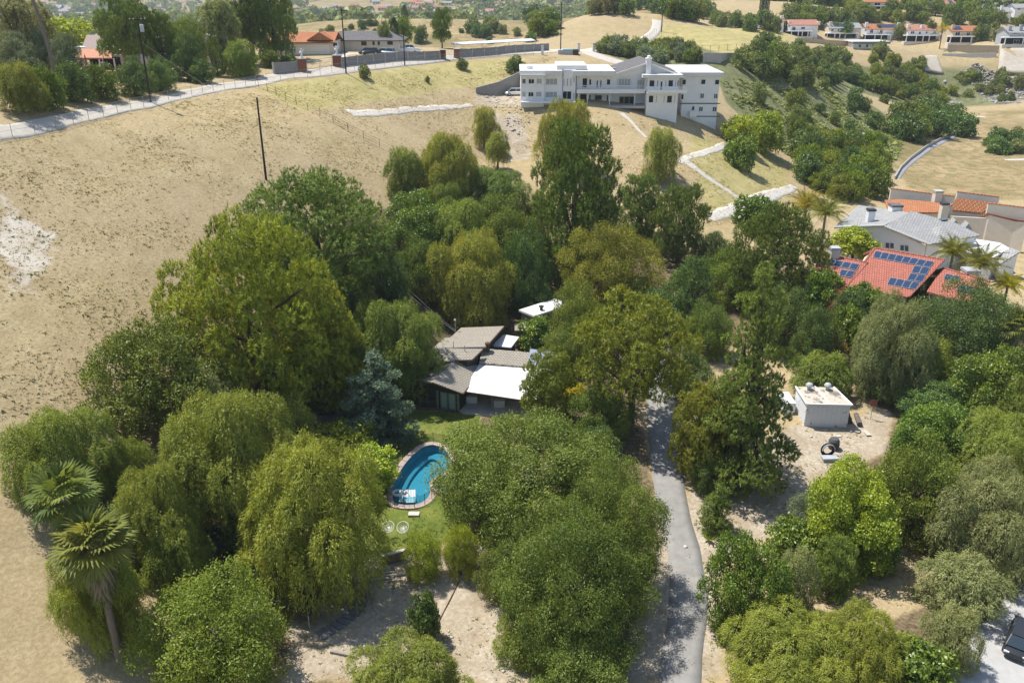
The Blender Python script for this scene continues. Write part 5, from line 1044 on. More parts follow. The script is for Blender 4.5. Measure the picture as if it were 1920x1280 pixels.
for y in (-.5,0,.5): s = MB(); s.obox((0,y,.05),(2.0,.1,.1)); s.build("stringer", mat("pallet_wood",(.45,.40,.32)), pl_, local=True)
A, B = ground(1604,781), ground(1611,800); s = MB(); s.tube([A+Vector((0,0,.3)),B+Vector((0,0,.3))], [.26,.3], 9); tag(s.build("log", mat("dark_log",(.17,.15,.13),(.10,.09,.08),4,.9,bumps=.5)), "dark log lying right of the old white shed", "log")
for q, sz, lb in (((1487,834),(.95,.7),"white panel lying on the dirt left of the lot"),((1549,833),(.4,.3),"small white scrap in the middle of the dirt lot"),((1547,807),(.4,.25),"small pale scrap in front of the old white shed"),((1608,807),(1.0,.5),"pale rubble slab near the dark log"),((1625,812),(1.1,.5),"white broken board right of the dark log"),((1572,818),(.5,.4),"pale flat stone on the dirt lot")):
    p = ground(*q); s = MB(); s.obox((p.x,p.y,p.z+.06),(sz[0],sz[1],.07),random.uniform(0,3)); tag(s.build("debris_panel", concw), lb, "debris", "debris on the dirt lot")
p = ground(1632,785); sg = thing("red_sign","rusty red octagonal sign on a post beside the dirt lot","sign",p); s = MB(); s.tube([p+Vector((0,0,-.3)),p+Vector((0,0,2.2))], .035, 6); s.build("post", alum, sg)
s = MB(); V = [p+Vector((.44*math.cos(math.pi/8+k*math.pi/4),-.05,1.95+.44*math.sin(math.pi/8+k*math.pi/4))) for k in range(8)]; s.slab(V, .02, (0,1,0)); s.build("plate", mat("rusty_red",(.40,.10,.07),(.25,.08,.05),5,.6,wear=(.42,.33,.27),wscale=3,wlo=.55,whi=.62), sg)
# small plants on the lot
def tuft_plant(name, label, cat, q, n_, L, W_, lm, up=.9, group=None, h0=0):
    p = ground(*q); r = np.random.default_rng(int(q[0]*7+q[1])); a_ = r.uniform(0,6.283,n_); D = np.stack([np.cos(a_),np.sin(a_),up*r.uniform(.5,1.8,n_)],1)
    P_ = np.stack([.1*np.cos(a_),.1*np.sin(a_),0*a_+h0],1); V, F_ = diamonds(P_+unit(D)*L*.5, D, np.array([0,0,1.])+r.normal(0,.3,(n_,3)), L*r.uniform(.7,1.2,n_), np.full(n_,W_))
    me = np_mesh(name, V, F_, r.random(n_)); me.materials.append(LM[lm]); o = bpy.data.objects.new(name, me); COL.objects.link(o); o.location = p; return tag(o, label, cat, group)
tuft_plant("agave","spiky agave on bare ground right of the driveway","agave",(1334,1012),26,1.1,.2,"ash_bright")
for q in ((792,1000),(805,985),(835,990)): pass
# ------------------------------------------------------------------ vehicles
def car(name, label, p, rz, paint, L=4.6, Wd=1.82, Ht=1.45, cab=(-.28,.24), pick=False, group=None, glassm=None):
    t_ = thing(name, label, "car" if not pick else "truck", p, rz, group); hl, hw = L/2, Wd/2; belt = Ht*.62
    st_ = [(-1,.42,.60,.80),(-.97,.28,.66,.92),(-.7,.22,.74,.99),(-.3,.2,.80,1.0),(.2,.2,.80,1.0),(.6,.22,.74,.98),(.93,.26,.62,.90),(1,.40,.54,.78)]
    if pick: st_ = [(-1,.45,.92,.95),(-.97,.35,.95,.98),(-.3,.32,.95,1.0),(.2,.32,.98,1.0),(.55,.32,.92,.99),(.95,.34,.84,.93),(1,.45,.72,.85)]
    s = MB(); V = []; k = 10
    for x, zl, zh, w in st_:
        X = x*hl; zl *= belt/.8*.9; zh *= belt/.8*1.0; ww = hw*w
        V += [(X,-ww*.86,zl),(X,-ww,zl+.12),(X,-ww,zh*.72),(X,-ww*.93,zh*.94),(X,-ww*.72,zh),(X,ww*.72,zh),(X,ww*.93,zh*.94),(X,ww,zh*.72),(X,ww,zl+.12),(X,ww*.86,zl)]
    Fs = [(i*k+j, (i+1)*k+j, (i+1)*k+(j+1)%k, i*k+(j+1)%k) for i in range(len(st_)-1) for j in range(k)]+[tuple(range(k-1,-1,-1)), tuple(range((len(st_)-1)*k, len(st_)*k))]
    s.add(V, Fs); s.build("body", paint, t_, local=True, smooth_=True)
    a, b = cab; zb = belt*.97; zr = Ht; xr0, xr1 = a*L, b*L; f0, f1 = (.10,.13) if not pick else (.04,.10)
    B_ = [(xr0-f0*L,-hw*.84,zb),(xr1+f1*L,-hw*.84,zb),(xr1+f1*L,hw*.84,zb),(xr0-f0*L,hw*.84,zb)]; T_ = [(xr0,-hw*.66,zr-.05),(xr1-.1,-hw*.66,zr-.05),(xr1-.1,hw*.66,zr-.05),(xr0,hw*.66,zr-.05)]
    s = MB(); s.add(B_+T_, [(4,5,6,7),(0,1,5,4),(1,2,6,5),(2,3,7,6),(3,0,4,7)]); s.build("windows", glassm or glass_mat("car_glass",(.03,.045,.06),.05), t_, local=True)
    s = MB(); s.slab([(xr0-.04,-hw*.66,zr-.02),(xr1-.08,-hw*.66,zr-.02),(xr1-.08,hw*.66,zr-.02),(xr0-.04,hw*.66,zr-.02)], -.05, (0,0,-1)); s.build("roof", paint, t_, local=True)
    for y in (-1,1):
        s = MB()
        for q0, q1 in ((B_[0],T_[0]),(B_[1],T_[1])): s.tube([(q0[0],y*hw*.845,q0[2]),(q1[0],y*hw*.665,q1[2])], .045, 4)
        s.tube([((xr0+xr1)/2,y*hw*.85,zb),((xr0+xr1)/2,y*hw*.67,zr-.05)], .04, 4); s.build("pillars", paint, t_, local=True)
        s = MB(); s.obox((xr1+f1*L*.55,y*(hw+.06),zb+.08),(.16,.2,.13)); s.build("mirror", paint, t_, local=True)
        s = MB(); s.obox((hl*.95,y*hw*.66,belt*.70),(.16,.36,.13)); s.build("headlight", mat("headlight_glass",(.75,.77,.80),None,3,.15), t_, local=True)
        s = MB(); s.obox((-hl*.965,y*hw*.70,belt*.80),(.12,.34,.14)); s.build("tail_light", mat("tail_red",(.35,.02,.02),None,3,.3), t_, local=True)
        for x in (-.60,.61):
            w = MB(); q = Matrix.Rotation(math.pi/2,4,'X'); base = [(.1,-.11),(.31,-.11),(.335,-.07),(.335,.07),(.31,.11),(.1,.11)]
            tmp = MB(); tmp.lathe(base, (0,0,0), 18); w.add([q @ Vector(v)+Vector((x*hl,y*(hw-.09),.335)) for v in tmp.v], tmp.f); wo = w.build("wheel", rb, t_, local=True)
            w = MB(); tmp = MB(); tmp.lathe([(.05,-.118),(.2,-.118),(.2,.118),(.05,.118)], (0,0,0), 12); w.add([q @ Vector(v)+Vector((x*hl,y*(hw-.085),.335)) for v in tmp.v], tmp.f); w.build("rim", alum, wo, local=True)
    s = MB(); s.obox((hl*.985,0,belt*.52),(.10,Wd*.5,.2)); s.build("grille", dkfr, t_, local=True)
    return t_
def paint(name, c, rough=.22, coat=.6):
    m, t, bs = node_mat(name); bs.inputs["Base Color"].default_value = (*c,1); bs.inputs["Roughness"].default_value = rough; bs.inputs["Coat Weight"].default_value = coat; bs.inputs["Metallic"].default_value = .25; return m
p = ground(1900,1228); car("parked_car","dark grey sedan parked at the kerb in the bottom right corner",(p.x+1.05,p.y+1.1,p.z+.06),R(-128),paint("dark_grey_paint",(.035,.037,.04)), 4.8, 1.88, 1.45)
p = ground(725,104.5)
def park(px, py, rz, **k): p = ground(px, py); return dict(p=(p.x,p.y,p.z+.03), rz=rz)
q = ground(694,103); car("parked_car","black coupe parked in front of the ranch house",(q.x,q.y,q.z+.03),R(178),paint("black_paint",(.012,.016,.016)),4.7,1.8,1.35,group="cars at the ranch house")
q = ground(725,104); car("parked_car","pale blue classic sedan parked in front of the ranch house",(q.x,q.y,q.z+.03),R(172),paint("pale_blue_paint",(.50,.60,.64)),5.0,1.8,1.42,group="cars at the ranch house")
q = ground(763,101); car("pickup_truck","white pickup truck parked at the right end of the ranch house",(q.x,q.y,q.z+.03),R(8),paint("white_paint",(.75,.76,.77)),5.6,1.95,1.85,cab=(-.02,.24),pick=True,group="cars at the ranch house")
q = ground(970,180); car("parked_car","white car half hidden at the mansion's left end",(q.x-.4,q.y+.8,q.z+.03),R(185),paint("white_car_paint",(.72,.73,.74)),4.5,1.8,1.42)
# ------------------------------------------------------------------ poles and wires
wood_p = mat("pole_wood",(.055,.042,.034),(.035,.027,.022),5,.9)
wire_m = mat("cable",(.30,.30,.30),None,2,.6); wire_d = mat("dark_cable",(.05,.05,.05),None,2,.6)
def upole(label, base, h, arms=1, transf=False, r=.15, lean=0.0, thin=False):
    t_ = thing("utility_pole",label,"pole",base); top = Vector(base)+Vector((lean,0,h)); s = MB(); s.tube([Vector(base)-Vector((0,0,1)),top],[r,r*.65],8); s.build("shaft", wood_p, t_)
    for k in range(arms):
        z = top.z-.35-k*.9; s = MB(); s.obox((top.x,top.y-.12,z),(2.2,.1,.12),.5); s.build("crossarm", wood_p, t_)
        for f in (-1,-.5,.5,1): s = MB(); s.lathe([(.03,0),(.06,.06),(.06,.16),(.03,.2)], (top.x+f*math.cos(.5),top.y-.12+f*math.sin(.5),z+.05), 8); s.build("insulator", wtrim, t_)
    if transf: s = MB(); s.lathe([(.24,-.5),(.26,-.45),(.26,.4),(.2,.48)], (top.x+.5,top.y-.2,top.z-1.4), 12); s.build("transformer", mat("pale_grey_steel",(.58,.60,.62),None,2,.5), t_)
    return top
g1 = ground(499,337); t1 = upole("lone bare dark pole standing on the open hillside",g1,10.8,0,r=.17)
g2 = ground(283,193); t2 = upole("utility pole with white transformer beside the upper road",g2,11.5,1,True)
g3 = ground(649,138); t3 = upole("utility pole in front of the ranch house garage",g3,11.5,1)
g4 = ground(759,123); t4 = upole("short utility pole in front of the pickup truck",g4,7.5,0,r=.13)
g5 = ground(1051,97); t5 = upole("utility pole beside the dumpster at the end of the upper road",g5,11.5,1)
g6 = ground(1240,60); t6 = upole("double utility pole on the ridge lane",g6,9.5,1)
def wire(label, a, b, sag, m, r=.02, name="cable"):
    P_ = [Vector(a).lerp(Vector(b), k/14)-Vector((0,0,sag*4*(k/14)*(1-k/14))) for k in range(15)]; s = MB(); s.tube(P_, r, 4, False); tag(s.build(name, m), label, "cable")
wire("pale guy cable running down from the transformer pole to the upper road",t2-Vector((0,0,3.2)),ground(396,166),.2,wire_m,.03)
wire("power cable strung from the transformer pole to the garage pole",t2-Vector((0,0,.5)),t3-Vector((0,0,.5)),1.2,wire_d,.018)
wire("power cable strung from the garage pole to the dumpster pole",t3-Vector((0,0,.5)),t5-Vector((0,0,.5)),1.0,wire_d,.018)
hm = ph(472,140,5.8); wire("pale service cable dropping through the trees to the house roof",at(744,532,7.0),hm,.15,wire_m,.016); wire("second service cable dropping through the trees to the house roof",at(752,528,7.2),hm+Vector((.1,.1,.1)),.25,wire_m,.012)
# ------------------------------------------------------------------ fences, walls, gates on the upper road
def fence(name, label, pts, gap, h, m, rails=(.97,.5), r=.035, group=None, mesh=None, wob=.0):
    P_ = [Vector(p) for p in pts]; t_ = thing(name, label, "fence", P_[0], group=group); L_ = sum((P_[i+1]-P_[i]).length for i in range(len(P_)-1)); n_ = max(2, int(L_/gap)); posts = []
    cum = 0; seg = 0
    for k in range(n_+1):
        d_ = L_*k/n_; c_ = 0
        for i in range(len(P_)-1):
            l_ = (P_[i+1]-P_[i]).length
            if d_ <= c_+l_+1e-6: q = P_[i].lerp(P_[i+1], (d_-c_)/l_); break
            c_ += l_
        posts.append(Vector((q.x,q.y,h1(q.x,q.y))))
    for q in posts: s = MB(); s.tube([q-Vector((0,0,.3)), q+Vector((random.uniform(-wob,wob),random.uniform(-wob,wob),h))], r, 5); s.build("post", m, t_)
    s = MB()
    for f in rails: s.tube([q+Vector((0,0,h*f)) for q in posts], r*.45, 4, False)
    s.build("wire", m, t_)
    if mesh:
        for a_, b_ in zip(posts, posts[1:]): s = MB(); s.add([a_,b_,b_+Vector((0,0,h*.97)),a_+Vector((0,0,h*.97))],[(0,1,2,3)]); s.build("mesh_panel", mesh, t_)
    return t_
galv = mat("galvanised_steel",(.36,.36,.35),None,3,.5); rust = mat("rusty_steel",(.16,.11,.08),None,3,.9)
chain = gmat("chain_link",(.35,.35,.34),.16)
fence("chain_link_fence","chain link fence along the upper road's edge above the open hillside",[ground(-20,266),ground(120,240),ground(280,199),ground(400,172),ground(480,160)],2.9,1.5,galv,mesh=chain)
fence("chain_link_fence","chain link fence along the upper road in front of the ranch house",[ground(500,154),ground(600,141),ground(700,129),ground(800,117),ground(900,109),ground(1000,103)],2.9,1.5,galv,mesh=chain)
fence("wire_fence","old wire fence running down the hillside from the upper road",[ground(486,164),ground(540,190),ground(610,225),ground(670,255),ground(740,290)],2.6,1.3,rust,(.9,.55,.25),.04,wob=.12)
fence("rail_fence","brown iron fence on the ridge right of the mansion driveway",[ground(1300,97),ground(1345,97),ground(1412,95)],2.0,1.6,rust,(.95,.15),.05)
fence("rail_fence","thin white picket fence along the ridge lane",[ground(1196,84),ground(1215,74),ground(1228,62),ground(1240,70)],1.6,1.4,galv,(.95,.4),.04)
white_p = mat("white_post",(.75,.74,.71),None,3,.7)
def block_wall(label, foot, h, gap):
    G = [ground(*p) for p in foot]; t_ = thing("block_wall",label,"wall",G[0]); 
    for i in range(len(G)-1):
        a_, b_ = G[i], G[i+1]; L_ = (b_-a_).length; n_ = max(1, round(L_/gap))
        for k in range(n_):
            q0 = a_.lerp(b_, k/n_); q1 = a_.lerp(b_, (k+1)/n_); q0.z = h1(q0.x,q0.y); q1.z = h1(q1.x,q1.y); d_ = (q1-q0); d_.z = 0; d_.normalize(); nn = Vector((-d_.y,d_.x,0)); nn = nn if nn.y > 0 else -nn
            u0, u1 = q0+d_*.14, q1-d_*.14; s = MB(); s.slab([u0+Vector((0,0,-.4)),u1+Vector((0,0,-.4)),u1+Vector((0,0,h)),u0+Vector((0,0,h))], .2, nn); s.build("panel", greyblk, t_)
            s = MB(); s.slab([q0-d_*.13-nn*.06+Vector((0,0,h+.12)),q0+d_*.13-nn*.06+Vector((0,0,h+.12)),q0+d_*.13+nn*.26+Vector((0,0,h+.12)),q0-d_*.13+nn*.26+Vector((0,0,h+.12))], h+.6); s.build("pilaster", concg, t_)
block_wall("grey block wall with pale pilasters in front of the ranch house yard",[(640,126),(700,119),(765,113),(826,111)],1.75,4.2)
block_wall("grey block wall with pale pilasters beyond the brick gateway",[(862,108),(930,103),(1000,97),(1030,95)],1.75,4.2)
block_wall("short grey block wall left of the statue gate",[(514,139),(562,135)],1.9,4.5)
def pillar(label, px, py, h, w=1.0, m=redbrk, group="brick gate pillars on the upper road"):
    g_ = ground(px,py); t_ = thing("gate_pillar",label,"pillar",g_,group=group); part(t_,"shaft",m,((g_.x-w/2,g_.y-w/2,g_.z-.4),(g_.x+w/2,g_.y+w/2,g_.z+h))); part(t_,"cap",concg,((g_.x-w/2-.07,g_.y-w/2-.07,g_.z+h),(g_.x+w/2+.07,g_.y+w/2+.07,g_.z+h+.12))); return g_+Vector((0,0,h+.12))
pA = pillar("brick gate pillar with a white statue, left of the driveway gate",568,134,2.2,1.3); pB = pillar("brick gate pillar with a white statue, right of the driveway gate",633,125,2.0,1.5)
pillar("brick gateway pillar in the block wall, left of the opening",831,111,1.9,1.2); pillar("brick gateway pillar in the block wall, right of the opening",857,109,1.9,1.3)
for q, lb in (((1017,103),"white gate post at the end of the chain link fence"),((1085,98),"white gate post left of the mansion driveway"),((1113,97),"white gate post right of the mansion driveway, first of a pair"),((1121,97),"white gate post right of the mansion driveway, second of a pair")): pillar(lb,*q,2.0,.6,white_p,"white gate posts at the mansion driveway")
def statue(label, p):
    t_ = thing("statue",label,"statue",p,group="white statues on brick pillars"); s = MB(); s.lathe([(.36,0),(.36,.18),(.24,.22)], tuple(p), 12); s.build("plinth", wtrim, t_)
    s = MB(); c = Vector(p)+Vector((0,0,.2)); s.lathe([(.16,0),(.2,.1),(.17,.45),(.21,.7),(.24,.95),(.12,1.1),(.07,1.18),(.12,1.28),(.13,1.38),(.06,1.48)], tuple(c), 12)
    s.tube([c+Vector((-.22,0,.98)),c+Vector((-.4,-.08,.78)),c+Vector((-.25,-.25,.7))],[.07,.06,.05],6); s.tube([c+Vector((.22,0,.98)),c+Vector((.42,-.05,1.1)),c+Vector((.45,-.1,1.4))],[.07,.06,.05],6); s.build("figure", wtrim, t_, smooth_=True)
statue("white garden statue on the left brick gate pillar",pA); statue("white garden statue on the right brick gate pillar",pB)
gt = thing("driveway_gate","open tubular metal gate between the statue pillars","gate",pA-Vector((0,0,2.3))); A, B = pA-Vector((-.9,0,2.1)), pB-Vector((1.0,0,2.0))
for f0, f1 in ((0,.48),(.52,1)):
    a_, b_ = A.lerp(B,f0), A.lerp(B,f1); s = MB(); u_ = Vector((0,0,1.5))
    for e0_, e1_ in ((a_,b_),(a_+u_,b_+u_),(a_,a_+u_),(b_,b_+u_),(a_+u_*.5,b_+u_*.5),(a_,b_+u_)): s.tube([e0_+Vector((0,0,.1)),e1_+Vector((0,0,.1))],.035,5)
    s.build("leaf", galv, gt)
yard = MB(); Q = [ground(*q) for q in ((560,117),(640,112),(800,103),(850,104),(790,97),(640,101),(540,104))]; yard.slab([(q.x,q.y,q.z+.14) for q in Q], .5); tag(yard.build("ranch_forecourt", conc), kind="structure")
gd = ground(1065,103); du = thing("dumpster","grey dumpster with teal lid under the last utility pole","dumpster",gd); part(du,"bin",greyst,((gd.x-2.4,gd.y,gd.z-.1),(gd.x+1.2,gd.y+2,gd.z+1.1))); part(du,"end_box",dkfr,((gd.x+1.25,gd.y-.2,gd.z-.1),(gd.x+2.6,gd.y+1.6,gd.z+1.2))); part(du,"lid",mat("teal_lid",(.12,.38,.40),None,2,.6),((gd.x-1.2,gd.y-.1,gd.z+1.1),(gd.x+1.3,gd.y+2.1,gd.z+1.22)))
# ------------------------------------------------------------------ people and parasol on the veranda terrace
def skin_mesh(name, pts, edges, rad, m, parent, root=0):
    me = bpy.data.meshes.new(name); me.from_pydata(pts, edges, []); o = bpy.data.objects.new(name, me); COL.objects.link(o); o.parent = parent; me.materials.append(m)
    md = o.modifiers.new("skin", 'SKIN'); md.use_smooth_shade = True
    for i, v in enumerate(me.skin_vertices[0].data): v.radius = (rad[i], rad[i]*.85); v.use_root = (i == root)
    o.modifiers.new("sub", 'SUBSURF').levels = 1; o.modifiers["sub"].render_levels = 2; return o
def person(label, p, rz, shirt, trousers):
    t_ = thing("person",label,"person",p,rz)
    pts = [(0,0,.95),(0,0,1.15),(0,0,1.38),(0,-.01,1.5),(0,-.03,1.62),(0,-.02,1.74),(.18,0,1.38),(.24,-.03,1.12),(.2,-.22,.98),(.17,-.32,1.0),(-.18,0,1.38),(-.25,0,1.12),(-.24,-.1,.88),(-.23,-.14,.78),(.1,0,.9),(.11,-.02,.5),(.11,0,.09),(.11,-.14,.04),(-.1,0,.9),(-.11,.03,.5),(-.11,.06,.09),(-.11,-.08,.04)]
    ed = [(0,1),(1,2),(2,3),(3,4),(4,5),(2,6),(6,7),(7,8),(8,9),(2,10),(10,11),(11,12),(12,13),(0,14),(14,15),(15,16),(16,17),(0,18),(18,19),(19,20),(20,21)]
    rd = [.14,.13,.15,.06,.095,.07,.07,.05,.04,.035,.07,.05,.04,.035,.09,.065,.045,.035,.09,.065,.045,.035]
    skin_mesh("body", pts, ed, rd, mat("skin",(.55,.36,.27),None,3,.6), t_)
    skin_mesh("shirt", [pts[i] for i in (0,1,2,6,7,10,11)], [(0,1),(1,2),(2,3),(3,4),(2,5),(5,6)], [.165,.155,.175,.09,.075,.09,.075], shirt, t_)
    skin_mesh("trousers", [pts[i] for i in (0,14,15,16,18,19,20)], [(0,1),(1,2),(2,3),(0,4),(4,5),(5,6)], [.15,.105,.085,.065,.105,.085,.065], trousers, t_)
    s = MB(); s.lathe([(.06,.0),(.105,.03),(.11,.09),(.08,.15),(.02,.17)], (0,.015,1.68), 10); s.build("hair", mat("grey_hair",(.45,.43,.40),None,3,.8), t_, local=True)
pp = pa(1140,770,Y1-1.2); person("person in a pale blue shirt standing on the veranda terrace",(pp.x,Y1-1.2,zb1),.2,mat("pale_blue_cloth",(.50,.60,.68),None,3,.9),mat("grey_cloth",(.28,.29,.31),None,3,.9))
pp = pa(953,765,Y1-.8); um = thing("closed_parasol","closed crimson parasol on the veranda terrace","parasol",(pp.x,Y1-.8,zb1)); s = MB(); s.tube([(pp.x,Y1-.8,zb1),(pp.x,Y1-.8,zb1+2.6)],.03,6); s.build("pole", wtrim, um); s = MB(); s.lathe([(.16,.5),(.2,.9),(.16,1.6),(.09,2.3),(.03,2.55)],(pp.x,Y1-.8,zb1),10); s.build("canopy", mat("crimson_cloth",(.42,.02,.06),(.3,.012,.04),4,.9), um); s = MB(); s.lathe([(.3,.02),(.3,.1),(.06,.14)],(pp.x,Y1-.8,zb1),12); s.build("base", concg, um)

def kerb_wall(label, pts, h, m): 
    G = [ground(*p) for p in pts]; t_ = thing("path_wall", label, "wall", G[0])
    for a_, b_ in zip(G, G[1:]): s = MB(); s.slab([a_+Vector((0,0,-.4)),b_+Vector((0,0,-.4)),b_+Vector((0,0,h)),a_+Vector((0,0,h))], .22, (1,.3,0)); s.build("wall_section", m, t_)
kerb_wall("low pale wall along the left side of the curving canyon path",[(1677,336),(1688,317),(1708,298),(1735,278),(1763,263),(1790,252)],.7,concw)
# ------------------------------------------------------------------ trees round the house and along the hill foot
T = lambda *a, **k: plant(*a, **k)
P1 = "pepper_tree"
T(P1,"tree","pepper_l","pepper",112,858,98,92,"weeping pepper tree at the left edge beside the bare hillside, above the fan palm", clear=.3)
T("broadleaf_tree","tree","oak_l","ash",290,700,130,100,"dark olive-green tree on the hill foot below the golden pine, left of it", clear=.4)
T("broadleaf_tree","tree","ash_m","pepper_grey",365,770,70,75,"grey-green tree between the dark hill-foot tree and the tall weeping pepper", clear=.4)
T(P1,"tree","pepper_l","pepper",430,865,125,130,"tall weeping pepper tree just left of the golden weeping pepper by the lawn", clear=.5)
T(P1,"tree","pepper_l","pepper_gold",578,975,148,150,"golden weeping pepper tree on the left side of the lawn", clear=.3)
T(P1,"tree","pepper_l","pepper",300,965,85,95,"weeping pepper tree right behind the fan palm crown", clear=.3)
T(P1,"tree","pepper_l","pepper_gold",185,1100,85,95,"low weeping pepper tree around the fan palm trunk", clear=.1)
T(P1,"tree","pepper_s","pepper",330,1040,70,70,"small weeping pepper tree above the bright feathery tree at the bottom", clear=.2)
T("feathery_tree","tree","ash_m","ash_bright",400,1190,150,122,"bright green feathery tree at the bottom, right of the fan palm trunk", clear=.4)
T(P1,"tree","pepper_s","pepper",535,800,68,58,"pale weeping pepper tree left of the lime green shrubs", clear=.3)
T("lime_shrub","shrub","citrus_s","lime",648,825,62,38,"lime green shrub below the blue cedar, the upper of two", clear=.1)
T("lime_shrub","shrub","citrus_s","lime",690,878,56,46,"lime green shrub at the pool's left rim, the lower of two", clear=.1)
T("blue_cedar","cedar","cedar","blue",705,748,74,84,"blue-grey cedar in front of the brown-roofed house", clear=.2)
T(P1,"tree","pepper_l","pepper",738,642,82,78,"thin weeping pepper tree hanging over the left end of the brown roof", clear=.8)
T(P1,"tree","pepper_s","pepper",648,665,42,62,"narrow weeping pepper tree behind the blue cedar", clear=.4)
T("stone_pine","pine","pine_round","pine_gold",470,578,166,168,"huge golden-green rounded pine at the foot of the open hillside", clear=.5)
T("stone_pine","pine","pine_round","pine",585,440,146,116,"wide dark green rounded pine behind the golden pine, below the lone pole", clear=.8)
T("pine_tree","pine","pine_dark","pine_gold",600,650,85,110,"golden-tipped pine leaning out right of the huge golden pine", clear=.5)
T("oak_tree","tree","oak_l","oak",712,520,58,72,"dark shadowy oak between the wide dark pine and the weeping pepper grove", clear=.3)
T("broadleaf_tree","tree","citrus_l","citrus",785,428,66,62,"fresh green leafy tree right of the wide dark pine", clear=.4)
T(P1,"tree","pepper_l","pepper_gold",832,322,64,66,"golden green pepper tree on the slope above the grove", clear=.5)
T(P1,"tree","pepper_s","pepper",757,325,44,44,"smaller grey-green pepper tree left of the golden green one on the slope", clear=.3)
T(P1,"tree","pepper_s","pepper_gold",908,237,29,33,"small golden pepper tree on the slope, the upper of a pair left of the mansion", clear=.8)
T(P1,"tree","pepper_s","pepper",933,276,25,27,"small round pepper tree with bare trunk, the lower of a pair on the slope", clear=1.4)
T(P1,"tree","pepper_l","pepper_gold",1062,252,55,60,"golden pepper tree rising behind the tall dark pine below the mansion", clear=.8)
T("pine_tree","pine","pine_dark","pine_dark",1080,380,88,142,"tall dark green pine in the middle of the slope below the mansion", clear=1.0)
T(P1,"tree","pepper_l","ash",925,372,72,54,"deep green pepper tree left of the tall dark pine", clear=.4)
T(P1,"tree","pepper_l","pepper",862,445,70,66,"olive pepper tree in the middle of the grove below the slope", clear=.3)
T("broadleaf_tree","tree","ash_m","ash",950,440,66,68,"mid green leafy tree touching the tall dark pine's left side", clear=.3)
T(P1,"tree","pepper_l","pepper_gold",880,525,84,82,"golden weeping pepper tree behind the brown-roofed house and left of the shed roof", clear=.3)
T("oak_tree","tree","oak_l","oak",985,505,48,72,"dark oak above the small white-roofed outbuilding", clear=.4)
T("broadleaf_tree","tree","ash_m","ash",790,500,52,55,"green leafy tree wedged left of the golden weeping pepper behind the house", clear=.3)
T("broadleaf_tree","tree","ash_l","pepper_gold",1140,502,104,80,"wide loose olive tree right of the small white-roofed outbuilding", clear=.5)
T("pine_tree","pine","pine_dark","pine",1200,388,46,58,"mid green pine right of the tall dark pine", clear=.6)
T("pine_tree","pine","pine_open","pine",1275,410,54,62,"open pine with bare lower twigs left of the terrace path", clear=1.6)
T(P1,"tree","pepper_s","pepper",1238,290,38,46,"lone rounded pepper tree on dry grass below the mansion's right wing", clear=.2)
T("oak_tree","tree","oak_l","oak",1290,552,54,66,"dark green round tree above the olive open pine", clear=.4)
T("broadleaf_tree","tree","ash_m","ash_bright",1372,520,58,48,"light green tree between the dark round tree and the broad dark pine", clear=.4)
T("pine_tree","pine","pine_round","pine_dark",1456,482,88,94,"broad dark pine left of the red solar roof", clear=.6)
T("pine_tree","pine","pine_layer","pine",1410,715,104,188,"tallest layered pine right of the driveway beside the old white shed", clear=.8)
T("pine_tree","pine","pine_dark","pine_olive",1322,805,64,84,"olive-gold lower pine on the driveway's right edge", clear=.4)
T("pine_tree","pine","pine_open","pine_olive",1192,640,114,90,"olive spreading pine with bare limbs left of the driveway", clear=5.5)
T("broadleaf_tree","tree","ash_m","pepper",1085,600,58,66,"olive green tree between the house and the spreading olive pine", clear=.5)
T("citrus_tree","tree","citrus_s","citrus",1010,628,38,34,"small leafy tree behind the house's right wing", clear=.2)
T("conifer_tree","conifer","pine_dark","pine_olive",1030,728,56,70,"feathery olive conifer in front of the white patio roof", clear=.4)
T("lime_shrub","shrub","citrus_s","yellow",1072,736,26,21,"bright yellow-green shrub right of the feathery conifer at the patio", clear=.3)
T("oak_tree","tree","oak_l","ash",1130,770,60,55,"dim green tree under the spreading olive pine's bare limbs", clear=.2)
T("shade_tree","tree","ash_l","ash",998,884,182,94,"broad shade tree reaching over the pool, the upper of the big trees by the driveway", clear=1.6)
T("shade_tree","tree","ash_l","ash",1145,985,112,112,"tall shade tree overhanging the driveway, right of the big trees", clear=1.2)
T("shade_tree","tree","ash_l","ash",1068,1090,152,138,"large shade tree over the dirt yard, the lowest of the big trees by the driveway", clear=.8)
T("shade_tree","tree","ash_m","ash_bright",985,985,76,66,"bright feathery tree right of the cut tree stump on the lawn", clear=.6)
T("bamboo_clump","bamboo","ash_m","lime",795,1042,40,44,"yellow-green feathery bamboo clump at the lawn's lower edge", clear=.1)
T("bamboo_clump","bamboo","ash_m","lime",862,1032,36,46,"smaller yellow-green clump right of the feathery bamboo", clear=.1)
T("citrus_tree","tree","citrus_s","oak",797,1158,31,40,"small dark round sapling alone on the dirt yard", clear=.5)
T(P1,"tree","pepper_l","pepper",765,1290,120,60,"pepper tree cut by the bottom edge below the dirt yard", clear=.2)
T("shade_tree","tree","ash_m","ash",1090,1240,100,72,"leafy tree at the bottom edge left of the driveway", clear=.4)
T("citrus_tree","tree","citrus_l","citrus",1400,1100,78,92,"glossy dark green citrus tree right of the lower driveway", clear=.1)
T(P1,"tree","pepper_s","pepper_grey",1492,1092,48,62,"grey-green pepper tree leaning on the glossy citrus tree", clear=.2)
T("citrus_tree","tree","citrus_l","lime",1598,960,90,98,"big bright yellow-green citrus tree in the right grove", clear=.2)
T("broadleaf_tree","tree","ash_m","olive",1525,965,52,48,"pale olive-green tree left of the big bright citrus tree", clear=.2)
T("citrus_tree","tree","citrus_s","citrus",1490,1015,52,46,"low leafy shrub behind the glossy citrus tree", clear=.1)
T("conifer_tree","conifer","pine_dark","pine",1565,1062,42,56,"small green pine below the big bright citrus tree", clear=.2)
